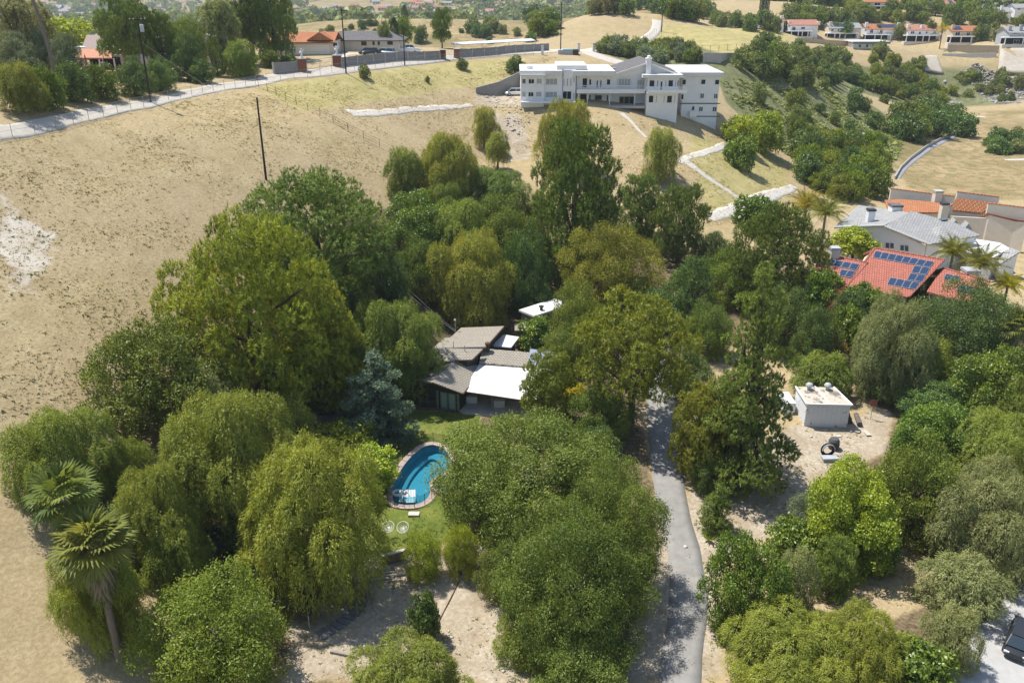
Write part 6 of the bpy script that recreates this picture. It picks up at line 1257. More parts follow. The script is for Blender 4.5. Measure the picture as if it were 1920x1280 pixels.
T("oak_tree","tree","oak_l","ash",1715,922,88,98,"dense dark green tree right of the big bright citrus tree", clear=.2)
T("citrus_tree","tree","citrus_l","citrus",1742,820,72,70,"dark glossy citrus tree right of the dirt lot and shed", clear=.2)
T(P1,"tree","pepper_l","pepper_grey",1845,970,108,95,"wide brownish pepper tree at the right edge, middle of three", clear=.2)
T(P1,"tree","pepper_l","pepper",1858,842,92,72,"hazy green pepper tree at the right edge, upper of three", clear=.3)
T(P1,"tree","pepper_s","pepper_grey",1800,1095,86,62,"straggly pepper tree at the right edge above the parked car, lower of three", clear=.1)
T(P1,"tree","pepper_l","pepper_gold",1475,1228,122,86,"large golden pepper tree at the bottom edge right of the driveway", clear=.2)
T(P1,"tree","pepper_l","pepper_gold",1612,1215,92,80,"second golden pepper tree at the bottom edge, nearer the parked car", clear=.2)
T("citrus_tree","tree","citrus_s","citrus",1712,1245,80,50,"leafy shrub at the bottom edge between the golden peppers and the parked car", clear=.1)
T(P1,"tree","pepper_s","pepper_grey",1790,1195,58,60,"wispy pepper shrub beside the parked car's kerb", clear=.1)
T("conifer_tree","conifer","conifer_s","pine",1345,950,34,44,"small young pine on bare ground right of the driveway", clear=.1)
# right hand grove below the houses
T(P1,"tree","pepper_l","pepper_grey",1670,652,80,88,"dark drooping pepper tree below the red solar roof", clear=.3)
T("oak_tree","tree","ash_l","oak",1825,622,98,92,"big dark leafy tree covering the red roof's right end", clear=.4)
T("citrus_tree","tree","citrus_l","citrus",1868,728,80,76,"bright leafy tree at the right edge below the big dark tree", clear=.2)
T("oak_tree","tree","oak_l","oak",1668,712,58,36,"dark low tree behind the red sign", clear=.1)
T(P1,"tree","pepper_s","pepper",1745,695,42,60,"slim pepper tree above the gravel turnaround", clear=.2)
T("dry_tree","tree","oak_s","rust",1572,566,26,26,"dead rust-brown tree below the red solar roof's left end", clear=3.2)
T("dry_tree","tree","oak_s","tan",1556,652,30,32,"drying straw-coloured tree above the old white shed", clear=.6)
T("citrus_tree","tree","citrus_s","citrus",1612,568,38,36,"dark leafy tree against the red roof's eave", clear=3.2)
T("citrus_tree","tree","citrus_s","citrus",1548,545,34,38,"leafy tree at the red roof's left corner", clear=3.2)
T("citrus_tree","tree","citrus_s","citrus",1592,618,32,40,"leafy tree between the rust-brown and the straw-coloured tree", clear=1.8)
T(P1,"tree","pepper_s","pepper",1545,700,60,42,"soft green tree just behind the old white shed", clear=.2)
T("oak_tree","tree","oak_s","oak",1712,592,50,36,"dim green tree below the red roof's solar panels", clear=1.4)
T("lime_shrub","shrub","citrus_s","lime",1602,452,42,25,"round yellow-green shrub against the grey-roofed house wall", clear=2.6)
T("citrus_tree","tree","citrus_s","citrus",1420,398,42,30,"dark leafy tree below the widest terrace path", clear=.3)
T("citrus_tree","tree","citrus_s","citrus",1388,285,32,28,"dark round tree right of the mansion, lowest of three", clear=.1)
T("citrus_tree","tree","citrus_s","lime",1385,245,30,26,"bright green tree right of the mansion, left of three", clear=.3)
T("citrus_tree","tree","citrus_s","lime",1437,248,36,34,"bright green tree right of the mansion, right of three", clear=.5)
# ------------------------------------------------------------------ palms
def fan_frond(r, n_=15, Rf=1.15, pet=1.0):
    V = []; F_ = []
    V += [(-.025,0,0),(.025,0,0),(.012,pet,.05),(-.012,pet,.05)]; F_.append((0,1,2,3))
    for k in range(n_):
        a0 = -1.75+3.5*k/n_; a1 = -1.75+3.5*(k+1)/n_; am = (a0+a1)/2; L_ = Rf*(.8+.2*math.cos(am))*r.uniform(.9,1.06); b = len(V)
        P0 = (0,pet-.03,.05); z1 = .10-.06*abs(am); dz = -.22-.1*r.random()
        mid = lambda a, f, z: (math.sin(a)*f, pet+math.cos(a)*f, .05+z)
        V += [P0, mid(a0,L_*.62,z1-.03), mid(am,L_*.66,z1+.03), mid(a1,L_*.62,z1-.03), mid(am,L_,z1+dz)]
        F_ += [(b,b+1,b+4,b+2),(b,b+2,b+4,b+3)]
    return np.array(V), F_
def pinnate(r, L_=2.6, n_=24, droop=.9):
    V = []; F_ = []
    for k in range(n_):
        f = (k+.5)/n_; y = L_*f*(1-.12*f*droop); z = .55*L_*f*(1-f*1.35)*1.0-.25*droop*f*f; ll = .62*math.sin(math.pi*(.12+.86*f))+.1
        for sgn in (-1,1):
            b = len(V); dz = -ll*r.uniform(.35,.7); V += [(0,y,z),(sgn*ll*.5,y+.16,z+dz*.3+.03),(sgn*ll,y+.28,z+dz),(sgn*ll*.5,y+.08,z+dz*.35)]; F_.append((b,b+1,b+2,b+3))
    for k in range(6):
        b = len(V); f0, f1 = k/6, (k+1)/6; zz_ = lambda f: .55*L_*f*(1-f*1.35)-.25*droop*f*f; yy = lambda f: L_*f*(1-.12*f*droop); V += [(-.03,yy(f0),zz_(f0)),(.03,yy(f0),zz_(f0)),(.02,yy(f1),zz_(f1)),(-.02,yy(f1),zz_(f1))]; F_.append((b,b+1,b+2,b+3))
    return np.array(V), F_
def palm(name, label, base, h, kind, lm, seed, nf=32, r0=.24, Rf=1.15, skirt=False, lean=(0,0), group=None):
    r = np.random.default_rng(seed); t_ = thing(name,label,"palm",base,group=group); top = Vector((lean[0],lean[1],h))
    s = MB(); P_ = [Vector((lean[0]*f*f,lean[1]*f*f,h*f)) for f in np.linspace(0,1,9)]; s.tube([(0,0,-.6)]+P_, [r0*1.35,r0*1.3]+[r0*(1.05-.25*f) for f in np.linspace(.1,1,8)], 9); s.build("trunk", mat("palm_bark",(.26,.215,.165),(.17,.14,.105),5,.95,bumps=.7), t_, local=True)
    V = []; F_ = []; rn = []
    for k in range(nf):
        az = 2.39996*k; f = k/nf; el = R(82)-R(122)*f if kind == 'fan' else R(70)-R(95)*f
        A, fc = (fan_frond(r, 15, Rf, Rf*.85) if kind == 'fan' else pinnate(r, Rf*2.3))
        M = Matrix.Rotation(az,4,'Z') @ Matrix.Rotation(el,4,'X') @ Matrix.Rotation(r.normal(0,.25),4,'Y'); Mn = np.array(M)[:3,:3]; b = len(V)
        V += list((A @ Mn.T)+np.array(top)); F_ += [tuple(i+b for i in q) for q in fc]; tint = np.clip(r.normal(.55,.18),0,1); rn += list(np.clip(tint+r.normal(0,.12,len(fc)),0,1))
    me = np_mesh("fronds", np.array(V), np.array(F_), rn); me.materials.append(LM[lm]); o = bpy.data.objects.new("fronds", me); COL.objects.link(o); o.parent = t_
    if skirt:
        V = []; F_ = []; n_ = 420
        a_ = r.uniform(0,6.283,n_); z_ = h-.2-r.uniform(0,1,n_)**1.2*3.4; rad = .42+.55*np.clip((z_-(h-3.6))/3.4,0,1)
        P_ = np.stack([lean[0]+rad*np.cos(a_),lean[1]+rad*np.sin(a_),z_],1); D = np.stack([.12*np.cos(a_),.12*np.sin(a_),-1+0*a_],1)+r.normal(0,.15,(n_,3)); N = np.stack([np.cos(a_),np.sin(a_),0*a_],1)
        V, F_ = blades(P_, D, N, r.uniform(.7,1.5,n_), r.uniform(.12,.3,n_)); me = np_mesh("dead_fronds", V, F_, r.random(n_)); me.materials.append(leaf_mat("dead_palm_leaf",[(.16,.12,.075),(.25,.195,.13),(.34,.28,.20)],.1,.15)); o = bpy.data.objects.new("dead_fronds", me); COL.objects.link(o); o.parent = t_
    return t_
LM["fan"] = leaf_mat("fan_palm_leaf",[(.10,.13,.030),(.20,.235,.055),(.34,.36,.11)],.1,.4,.08)
LM["queen"] = leaf_mat("queen_palm_leaf",[(.12,.14,.03),(.22,.23,.05),(.38,.36,.08)],.1,.4,.3)
b_ = ground(225,1237); z0 = pY(163,1022,b_.y).z
palm("fan_palm","fan palm with a grey skirt of dead fronds at the lower left",b_,z0-b_.z,'fan','fan',3,40,.27,1.6,True)
b2 = ground(205,1190); z0 = pY(152,930,b2.y).z; palm("fan_palm","second fan palm crown rising just behind the skirted fan palm",(b2.x-.9,b2.y,b2.z),z0-b2.z,'fan','fan',8,26,.24,1.45)
def palm_px(name, label, cx, cy, h, *a, **k):
    p, _ = hit(cx, cy, h); return palm(name, label, (p.x,p.y,h1(p.x,p.y)), h, *a, **k)
palm_px("fan_palm","fan palm cut by the right edge below the red-roofed house",1908,612,9,'fan','fan',5,30,.25,1.2)
LM["queen_y"] = leaf_mat("yellow_palm_leaf",[(.22,.20,.02),(.40,.34,.03),(.55,.46,.05)],.1,.4,.3)
palm_px("queen_palm","yellowing queen palm at the top left of the grey-roofed house",1512,388,5.5,'pin','queen_y',21,38,.2,1.7,group="queen palms by the houses")
palm_px("queen_palm","yellow-green queen palm nearest the grey-roofed house's left corner",1548,402,6,'pin','queen',22,38,.22,1.7,group="queen palms by the houses")
palm_px("queen_palm","queen palm between the red solar roof and the flat white roof, left",1787,476,7.5,'pin','queen',23,32,.2,1.3,group="queen palms by the houses")
palm_px("queen_palm","queen palm in front of the small grey-roofed building at right",1838,498,7.5,'pin','queen',24,36,.2,1.6,group="queen palms by the houses")
palm_px("queen_palm","low yellow queen palm at the red roof's right end",1890,535,6,'pin','queen_y',25,22,.18,.9,group="queen palms by the houses")
p = ground(112,176); palm("slim_palm","tall slim leaning palm at the upper left",p,16.5,'fan','fan',31,26,.24,1.1,lean=(-2.0,0))
p = ground(478,118); palm("queen_palm","green queen palm behind the round bush on the upper road",p,8.2,'pin','pepper',32,26,.3,1.3)
p = ground(400,125); palm("queen_palm","drooping queen palm behind the ivy column",(p.x,p.y+8,p.z),9.5,'pin','pepper',33,24,.2,1.4)
palm_px("queen_palm","small yellowing palm in front of the fourth villa across the canyon",1768,55,7,'pin','queen_y',34,18,.2,1.3)
p = ground(722,570); palm("fan_palm","small fan palm half hidden behind the thin pepper tree by the house",p,4.0,'fan','fan',37,16,.2,1.0)
# ------------------------------------------------------------------ trees on the upper road, left
UG = "trees along the upper road"
T("eucalyptus","tree","euca","euca",28,42,46,58,"brownish eucalyptus in the top left corner",clear=3, near=121)
T("eucalyptus","tree","euca","euca",72,52,34,46,"brownish eucalyptus right of the top left corner one, behind the slim palm",clear=3, near=125)
T("broadleaf_tree","tree","tree_far","lime",112,66,56,31,"yellow-green rounded tree behind the slim palm",clear=1, near=129)
T("olive_tree","tree","oak_l","olive",25,112,52,46,"grey olive tree at the left edge above the road",clear=.5, near=112)
T("olive_tree","tree","oak_l","olive",80,105,46,44,"grey olive tree left of the slim palm trunk",clear=.5, near=118)
T("olive_tree","tree","oak_l","olive",122,110,34,42,"grey olive tree between the slim palm and the veranda house",clear=.5, near=122)
T("pepper_tree","tree","pepper_s","pepper",35,172,48,42,"pepper bush at the left edge right beside the upper road",clear=.2, near=108)
T("oak_shrub","shrub","oak_s","ash",85,182,40,36,"mid green shrub beside the road, right of the left edge pepper bush",clear=.1, near=112)
T("oak_shrub","shrub","oak_s","oak",138,178,36,34,"dark shrub beside the road below the slim palm",clear=.1, near=118)
T("oak_shrub","shrub","oak_s","ash",188,165,36,30,"leafy shrub below the veranda house's terrace",clear=.1, near=123)
T("oak_shrub","shrub","oak_l","oak",250,150,38,34,"large dark hedge shrub left of the transformer pole",clear=.1, near=129)
T("oak_shrub","shrub","oak_l","oak",300,156,34,28,"dark hedge shrub right of the transformer pole",clear=.1, near=135)
T("pine_tree","pine","pine_open","pine",236,36,58,52,"large open pine above the veranda house",clear=4, near=142)
T("pine_tree","pine","pine_dark","pine_dark",300,75,36,45,"dark pine right of the large open pine",clear=2, near=141)
T("oak_tree","tree","oak_l","oak",350,122,34,38,"dark oak in front of the white gabled house",clear=.5, near=149)
T("broadleaf_tree","tree","ash_m","ash",345,36,40,40,"pale green tall tree behind the dark oak on the upper road",clear=2, near=157)
T("eucalyptus","tree","euca","pepper_grey",408,30,42,48,"feathery grey tree behind the white gabled house",clear=3, near=166)
T("ivy_column","tree","cypress","citrus",405,108,13,40,"narrow ivy-covered column beside the white gabled house",clear=.1, near=157)
T("oak_shrub","shrub","oak_s","oak",378,150,26,20,"dark shrub at the foot of the ivy column",clear=.1, near=147)
T("round_bush","shrub","pepper_s","ash_bright",452,141,36,30,"round bright green bush beside the upper road",clear=.1, near=159)
T("pine_tree","pine","pine_dark","pine",508,30,44,76,"big pine right of the queen palm, cut by the top edge",clear=2, near=179)
T("pine_tree","pine","pine_dark","pine_dark",462,8,36,46,"dark pine behind the queen palm, cut by the top edge",clear=5, near=174)
T("round_bush","shrub","oak_s","lime",440,88,17,15,"yellow-green bush behind the round bright bush",clear=.2, near=163)
T("oak_shrub","shrub","oak_s","ash",505,122,22,15,"low shrub left of the short grey block wall",clear=.1, near=170)
T("hedge_ball","shrub","citrus_s","citrus",541,113,15,8,"clipped round hedge behind the short grey block wall",clear=.0, near=173)
T("cypress_tree","cypress","cypress","cyp",737,8,11,64,"tallest dark cypress behind the ranch house",clear=.2, near=202)
T("cypress_tree","cypress","cypress","cyp",759,30,7,20,"small dark cypress right of the tallest cypress",clear=.2, near=205)
T("broadleaf_tree","tree","tree_far","pine",757,56,19,22,"round-topped tree behind the pickup truck",clear=1.5, near=205)
T("broadleaf_tree","tree","tree_far","brush",720,55,14,22,"grey-green tree left of the tallest cypress",clear=1, near=199)
T("broadleaf_tree","tree","tree_far","ash",788,68,14,13,"small green tree right of the pickup truck",clear=.8, near=210)
T("pine_tree","pine","pine_open","pine",828,54,20,27,"lone open pine behind the block wall, right of the pickup",clear=2, near=217)
T("oak_shrub","shrub","bush_far","brush",684,134,12,12,"grey-green weed shrub in front of the road fence",clear=.1)
T("oak_shrub","shrub","bush_far","brush",866,120,12,9,"small shrub below the brick gateway",clear=.0)
T("oak_shrub","shrub","bush_far","oak",965,122,20,16,"dark shrub on the bank above the mansion's left end",clear=.0)
T("oak_shrub","shrub","bush_far","brush",801,149,5,6,"tiny shrub alone on the yellow grass bank",clear=.0)
# ------------------------------------------------------------------ canyon and hillside shrubs: many alike, each its own thing
def scatter(name, label, group, cat, poly, n_, keys, lms, Rr, asp=(.7,1.0), seed=1, mind=.8, minimum=None):
    r = random.Random(seed); xs = [p[0] for p in poly]; ys = [p[1] for p in poly]; done = []; tries = 0
    while len(done) < n_ and tries < n_*25:
        tries += 1; px, py = r.uniform(min(xs),max(xs)), r.uniform(min(ys),max(ys))
        if not pip(poly, np.array([px]), np.array([py]))[0]: continue
        g_ = ground(px,py); Rc = r.uniform(*Rr)
        if any((g_.x-q[0])**2+(g_.y-q[1])**2 < ((Rc+q[2])*.5*mind)**2 for q in done): continue
        done.append((g_.x,g_.y,Rc)); key = r.choice(keys); lst, R0, V0, c0 = PROTO[key]; a_ = r.uniform(*asp); Vv = Rc*a_
        e = thing(name, label, cat, g_, r.uniform(0,6.28), group); me, tm = lst[r.randrange(len(lst))]; c = .1 if V0 < 2.2 else .5
        inst("crown", me, e, (0,0,c+Vv*.9), (0,0,0), (Rc/R0,Rc/R0,Vv/V0), LM[r.choice(lms)]); inst("trunk", tm, e, (0,0,c+Vv*.9), (0,0,0), (Rc/R0,Rc/R0,(c+Vv)/(V0+c0)))
BF, TF = ["bush_far"], ["tree_far"]
scatter("canyon_shrub","dense green shrub in the thicket right of the mansion's roof","thicket right of the mansion","shrub",[(1362,118),(1440,90),(1560,110),(1620,150),(1560,168),(1480,160),(1400,142)],56,BF+TF,["brush","oak","ash","brush"],(1.6,3.1),(.7,1.0),1)
scatter("canyon_shrub","green shrub in the thicket below the row of villas","thicket below the villas","shrub",[(1560,112),(1700,104),(1730,120),(1720,160),(1790,180),(1760,205),(1640,195),(1600,150)],58,BF+TF,["ash","brush","pepper"],(1.5,2.9),(.7,1.0),2)
scatter("canyon_shrub","scattered shrub on the green slope above the canyon path","shrubs on the green slope","shrub",[(1420,190),(1560,175),(1690,240),(1620,320),(1520,290)],20,BF+TF,["brush","oak","ash"],(1.0,2.6),(.7,1.2),3)
scatter("canyon_tree","leafy tree in the dense grove along the canyon bottom","grove along the canyon bottom","tree",[(1490,262),(1560,280),(1660,320),(1650,372),(1580,385),(1500,345)],44,["tree_far","oak_s"],["ash","ash_bright","pepper","oak"],(1.8,3.2),(.8,1.2),4)
scatter("canyon_tree","dark oak in the clump beside the curving canyon path","oak clump by the canyon path","tree",[(1670,232),(1745,222),(1805,232),(1800,258),(1720,268),(1680,258)],14,["tree_far","bush_far"],["oak","ash","oak"],(2.4,4.2),(.7,.9),5)
scatter("basin_shrub","dark shrub on the dry basin floor at the right","shrubs on the basin floor","shrub",[(1825,272),(1920,262),(1920,292),(1850,292)],8,BF,["oak","brush"],(2.4,3.6),(.55,.7),6)
scatter("basin_shrub","pale shrub among the rubble below the concrete slope","shrubs among the rubble","shrub",[(1770,150),(1870,145),(1920,150),(1920,195),(1800,195)],16,BF,["brush","pepper_grey","pepper"],(1.2,2.6),(.7,1.0),7)
scatter("brush_bush","low grey-green bush in the brush band behind the mansion","brush band behind the mansion","shrub",[(1122,98),(1180,92),(1290,92),(1330,112),(1270,124),(1190,116)],40,BF,["brush","olive","brush","ash"],(1.5,2.8),(.6,.9),8)
scatter("hillside_tree","green tree between the houses on the upper right hillside","trees on the upper right hillside","tree",[(1470,40),(1560,25),(1700,25),(1920,35),(1920,58),(1760,44),(1620,46),(1500,60)],60,TF+BF,["ash","pepper","brush","ash_bright"],(2.4,4.4),(.7,1.0),9)
scatter("garden_tree","garden tree between the villas of the row","garden trees between the villas","tree",[(1538,66),(1555,66),(1556,74),(1620,76),(1622,70),(1692,75),(1700,80),(1762,80),(1782,84),(1778,76),(1860,82),(1880,85),(1878,72),(1855,66),(1770,62),(1690,60),(1612,58),(1548,54)],18,TF,["oak","ash","brush"],(1.6,2.6),(.9,1.3),10,.5)
scatter("ridge_tree","dark green tree on the ridge beyond the mansion","trees on the ridge beyond the mansion","tree",[(1180,8),(1260,14),(1340,20),(1350,48),(1300,40),(1255,45),(1200,22)],22,TF,["oak","brush","ash"],(2.5,4.2),(.8,1.2),11)
scatter("ridge_tree","green tree around the small houses beyond the mansion","trees around the small houses","tree",[(1340,45),(1480,45),(1480,66),(1430,62),(1350,58)],20,TF+BF,["ash","oak","brush"],(2.0,3.4),(.8,1.1),12)
scatter("hill_shrub","dark shrub dotted over the brown hill behind the ranch house","shrubs on the brown hill","shrub",[(560,45),(740,42),(900,48),(1010,52),(1000,80),(860,86),(600,84)],26,BF,["brush","oak"],(1.0,2.6),(.6,.9),13)
scatter("hill_shrub","large dark shrub on the slope left of the light ridge","large shrubs left of the light ridge","shrub",[(872,50),(925,45),(930,70),(890,72)],5,BF,["brush","oak"],(3.0,4.6),(.6,.9),14)
scatter("hill_shrub","dark oak in the clump at the foot of the light ridge","oak clump at the light ridge","shrub",[(995,42),(1035,38),(1040,66),(1005,72)],9,BF+TF,["oak","ash"],(2.6,4.4),(.7,1.0),15)
scatter("ridge_tree","dark tree beside the grey modern house on the far ridge","trees by the modern house","tree",[(1085,10),(1112,8),(1112,20),(1165,22),(1190,12),(1190,30),(1120,30),(1090,26)],9,TF,["oak","brush","euca"],(2.0,3.6),(.8,1.2),17)
scatter("left_tree","green tree in the belt behind the upper road houses","tree belt behind the left houses","tree",[(0,75),(130,50),(230,60),(420,60),(540,50),(540,70),(380,85),(200,82),(0,95)],26,TF,["brush","ash","oak"],(3.0,4.6),(.8,1.1),16)
for i, px in enumerate((1016,1021,1027,1033,1040,1046,1052,1057,1064)):
    g_ = ground(px, 27+(i%3)); lst, R0, V0, c0 = PROTO["cypress"]; e = thing("cypress_tree","dark columnar cypress in the row on the far ridge, top centre","cypress",g_,i,"cypress row on the far ridge"); k = random.uniform(.85,1.15)
    inst("crown", lst[i%2][0], e, (0,0,4.6*k), (0,0,0), (1.1,1.1,.82*k), LM["cyp"]); inst("trunk", lst[i%2][1], e, (0,0,4.6*k), (0,0,0), (1,1,.8*k))
for i, px in enumerate((1426,1431,1437,1483,1489,1495)):
    g_ = ground(px, 30 if i < 3 else 36); lst, R0, V0, c0 = PROTO["cypress"]; e = thing("cypress_tree","dark columnar cypress beside the small red-roofed house beyond the mansion","cypress",g_,i,"cypresses beyond the mansion")
    inst("crown", lst[i%2][0], e, (0,0,4.4), (0,0,0), (1.2,1.2,.8), LM["cyp"]); inst("trunk", lst[i%2][1], e, (0,0,4.4), (0,0,0), (1,1,.75))
UL = ['dim green tree between the wide dark pine and the golden-tipped pine', 'shadowy oak under the right skirt of the huge golden pine', 'shadowy small oak left of the narrow weeping pepper', 'olive tree between the left edge pepper and the tall weeping pepper', "dark low tree under the tall weeping pepper's skirt", 'shadowy oak left of the dark round tree above the olive pine', 'green tree between the olive spreading pine and the tallest layered pine', 'dark oak below the broad dark pine', 'dark oak left of the straw-coloured drying tree', 'pepper tree between the drooping pepper and the big dark leafy tree', 'dark oak under the big dark leafy tree at right', "green tree right of the house's solar heating panels", 'dark small oak behind the small outbuilding', 'dark oak left of the service cables behind the house', 'dark citrus at the lower right of the big bright citrus tree', 'leafy low tree hanging over the spa', 'green tree right of the smaller bamboo clump', 'pepper tree left under the large shade tree over the yard', 'dark oak behind the olive-gold lower pine', 'small dark oak at the foot of the tallest layered pine', 'pepper tree at the right edge above the hazy green pepper', 'pepper tree at the right edge between the upper and middle of three', 'shadowy oak between the two upper shade trees', 'dark brush behind the fan palm skirt', 'leafy citrus tree in front of the red house wall, below the lower panel row', 'dark oak in front of the red house wall, right of the rust-brown tree', 'green tree right of the wide loose olive tree', 'pepper tree under the golden green pepper on the slope', 'green tree left under the tall dark pine', 'dark oak below the open pine with bare twigs']
# fill trees inside the groves, each half hidden by its neighbours
for i, (k, l, cx, cy, rx, ry) in enumerate([("ash_m","ash",640,560,60,60),("oak_l","oak",560,720,70,50),("oak_l","oak",660,600,50,45),("ash_m","pepper",240,880,60,60),("oak_s","oak",470,1010,60,40),("oak_l","oak",1240,590,55,45),("ash_m","ash",1330,620,50,50),("oak_l","oak",1470,600,55,60),("oak_l","oak",1530,640,45,60),("pepper_l","pepper",1770,560,60,40),("oak_l","oak",1750,760,60,45),("ash_m","ash",1060,660,45,45),("oak_l","oak",1010,560,40,35),("oak_l","oak",740,580,50,45),("citrus_l","citrus",1640,1020,50,50),("ash_m","ash",880,905,55,40),("ash_m","ash",945,1060,55,58),("pepper_l","pepper",1005,1175,75,58),("oak_l","oak",1290,700,50,50),("oak_l","oak",1330,880,40,40),("pepper_l","pepper",1900,760,60,60),("pepper_l","pepper",1900,900,50,60),("oak_l","oak",1110,860,70,60),("oak_s","brush",180,1000,60,50),("citrus_l","citrus",1645,582,42,32),("oak_l","oak",1600,580,40,36),("ash_m","ash",1180,560,50,40),("pepper_l","pepper",830,390,50,45),("ash_m","ash",1000,410,40,45),("oak_l","oak",1340,470,40,35)]):
    T("understory_tree","tree",k,l,cx,cy,rx,ry,UL[i],clear=(3.0 if 1590 < cx < 1660 and 550 < cy < 600 else .2),group="understory trees in the grove")
# ------------------------------------------------------------------ stuff: weeds, dry grass, rubble, far woods, haze; far houses
def tufts(name, label, polys, n_, size, lm, seed, blades_=5, wmul=.3, up=1.2, ylim=(40,260)):
    r = np.random.default_rng(seed); P_ = []
    xs = np.array([p[0] for q in polys for p in q]); ys = np.array([p[1] for q in polys for p in q]); got = 0
    X = r.uniform(-75,140,n_*14); Y = ylim[0]+(ylim[1]-ylim[0])*r.random(n_*14)**1.15; Z = H(X,Y); px, py, dp = project(X,Y,Z); ok = np.zeros(len(X),bool)
    for q in polys: ok |= pip(q, px, py)
    clus = np.sin(X*.31+2*np.sin(Y*.17))*np.sin(Y*.27+1.5*np.sin(X*.21)); ok &= r.random(len(X)) < np.clip(.45+.6*clus,.06,1); ok &= ~pip(grow(POOL,1.0), X, Y)
    k = np.where(ok)[0][:n_]; B = np.stack([X[k],Y[k],Z[k]],1); m_ = len(k); sz = size*r.lognormal(0,.35,m_)
    j = np.repeat(np.arange(m_), blades_); a_ = r.uniform(0,6.283,len(j)); D = np.stack([np.cos(a_),np.sin(a_),up*r.uniform(.4,1.6,len(j))],1)
    Q = B[j]+np.stack([np.cos(a_),np.sin(a_),0*a_],1)*(sz[j]*.25)[:,None]; V, F_ = blades(Q, D, np.stack([0*a_,0*a_,1+0*a_],1)+r.normal(0,.4,(len(j),3)), sz[j]*r.uniform(.6,1.3,len(j)), sz[j]*wmul)
    me = np_mesh(name, V, F_, np.clip(r.random(m_)[j]*.7+r.random(len(j))*.3,0,1)); me.materials.append(LM[lm]); o = bpy.data.objects.new(name, me); COL.objects.link(o); tag(o, label, name.split("_")[-1], kind="stuff")
LM["straw"] = leaf_mat("straw_blade",[(.30,.23,.11),(.44,.36,.19),(.58,.50,.30)],0,.25,0,0); LM["weed"] = leaf_mat("weed_leaf",[(.19,.21,.06),(.28,.30,.09),(.40,.40,.16)],0,.3,0,0); LM["turf"] = leaf_mat("turf_blade",[(.11,.16,.025),(.19,.24,.04),(.30,.31,.07)],0,.4,0,0)
FIELD = [(0,262),(480,160),(740,285),(720,390),(600,330),(440,350),(300,560),(150,760),(-40,800),(-40,262)]
BANK = [(490,165),(1050,105),(960,150),(900,190),(1350,230),(1480,300),(1480,370),(1330,430),(1180,340),(1000,330),(900,330),(720,380)]
tufts("dry_grass","short dry straw grass over the open hillside and banks",[FIELD,BANK],34000,.15,"straw",1,5,.32,.3)
tufts("hill_weeds","green weed tufts dotted over the open hillside and banks",[FIELD,BANK],9000,.16,"weed",2,6,.55,.22)
tufts("basin_grass","dry grass on the basin and the slopes at the right",[[(1600,260),(1920,200),(1920,380),(1700,350)],[(1560,990),(1800,1000),(1820,1130),(1600,1180)],[(1290,880),(1660,770),(1560,900),(1340,1040)],[(560,1070),(960,1060),(980,1280),(560,1280)]],6000,.18,"straw",3,5,.3,.7)
tufts("lawn_grass","green lawn grass around the pool",[[(690,1040),(762,1034),(895,1004),(960,960),(960,860),(900,790),(860,775),(740,775),(690,860)]],9000,.16,"turf",4,4,.35,1.2,(60,92))
tufts("ground_weeds","weeds and sprouts on the dirt yard, driveway edge and lot",[[(560,1070),(960,1060),(980,1280),(560,1280)],[(1290,880),(1660,770),(1560,900),(1340,1040),(1340,1280),(1300,1280),(1290,1040)],[(1440,790),(1640,760),(1650,800),(1480,850)],[(1560,990),(1800,1000),(1820,1130),(1600,1180)]],3200,.16,"weed",6,6,.4,.6,(40,110))
tufts("slope_groundcover","grey-green creeping ground cover on the slope right of the mansion",[[(1345,150),(1460,140),(1560,165),(1700,245),(1680,300),(1600,345),(1500,310),(1410,240)]],14000,.55,"brush",5,6,.5,.45,(150,300))
def rocks(name, label, poly, n_, size, m, seed, ymin=40, ymax=340, stuff=True):
    r = np.random.default_rng(seed); V = []; F_ = []
    X = r.uniform(-75,220,n_*60); Y = r.uniform(ymin,ymax,n_*60); Z = H(X,Y); px, py, dp = project(X,Y,Z); k = np.where(pip(poly,px,py))[0][:n_]
    base = np.array([(1,0,0),(-1,0,0),(0,1,0),(0,-1,0),(0,0,1),(0,0,-1)],float); fc = np.array([(0,2,4),(2,1,4),(1,3,4),(3,0,4),(2,0,5),(1,2,5),(3,1,5),(0,3,5)])
    s_ = size*r.lognormal(0,.5,len(k)); Vv = base[None]*r.uniform(.6,1.3,(len(k),6,1))*s_[:,None,None]*np.array([1,1,.6]); a_ = r.uniform(0,6.28,len(k)); ca, sa = np.cos(a_)[:,None], np.sin(a_)[:,None]
    Vv = np.stack([Vv[:,:,0]*ca-Vv[:,:,1]*sa, Vv[:,:,0]*sa+Vv[:,:,1]*ca, Vv[:,:,2]],-1)+np.stack([X[k],Y[k],Z[k]+s_*.15],1)[:,None]
    Ff = (fc[None]+np.arange(len(k))[:,None,None]*6).reshape(-1,3); me = np_mesh(name, Vv.reshape(-1,3), Ff); me.materials.append(m); o = bpy.data.objects.new(name, me); COL.objects.link(o); tag(o, label, "rubble", kind="stuff")
rocks("rubble","grey rubble and boulders spilled over the slope below the villas",[(1765,150),(1830,118),(1875,140),(1920,150),(1920,195),(1780,195),(1760,175)],2600,.30,mat("grey_rock",(.38,.36,.33),(.26,.245,.225),2,.95),1,220,330)
rocks("rubble","pale rubble heap at the mansion's left end",[(905,178),(975,178),(995,200),(930,205)],420,.18,mat("pale_rock",(.60,.57,.52),(.48,.45,.40),2,.95),2,150,190)
rocks("rubble","dark brush rubble down the gully below the mansion",[(940,205),(1000,205),(985,250),(950,255)],420,.15,mat("brushy_rubble",(.36,.325,.29),(.26,.235,.21),2,.95),3,140,185)
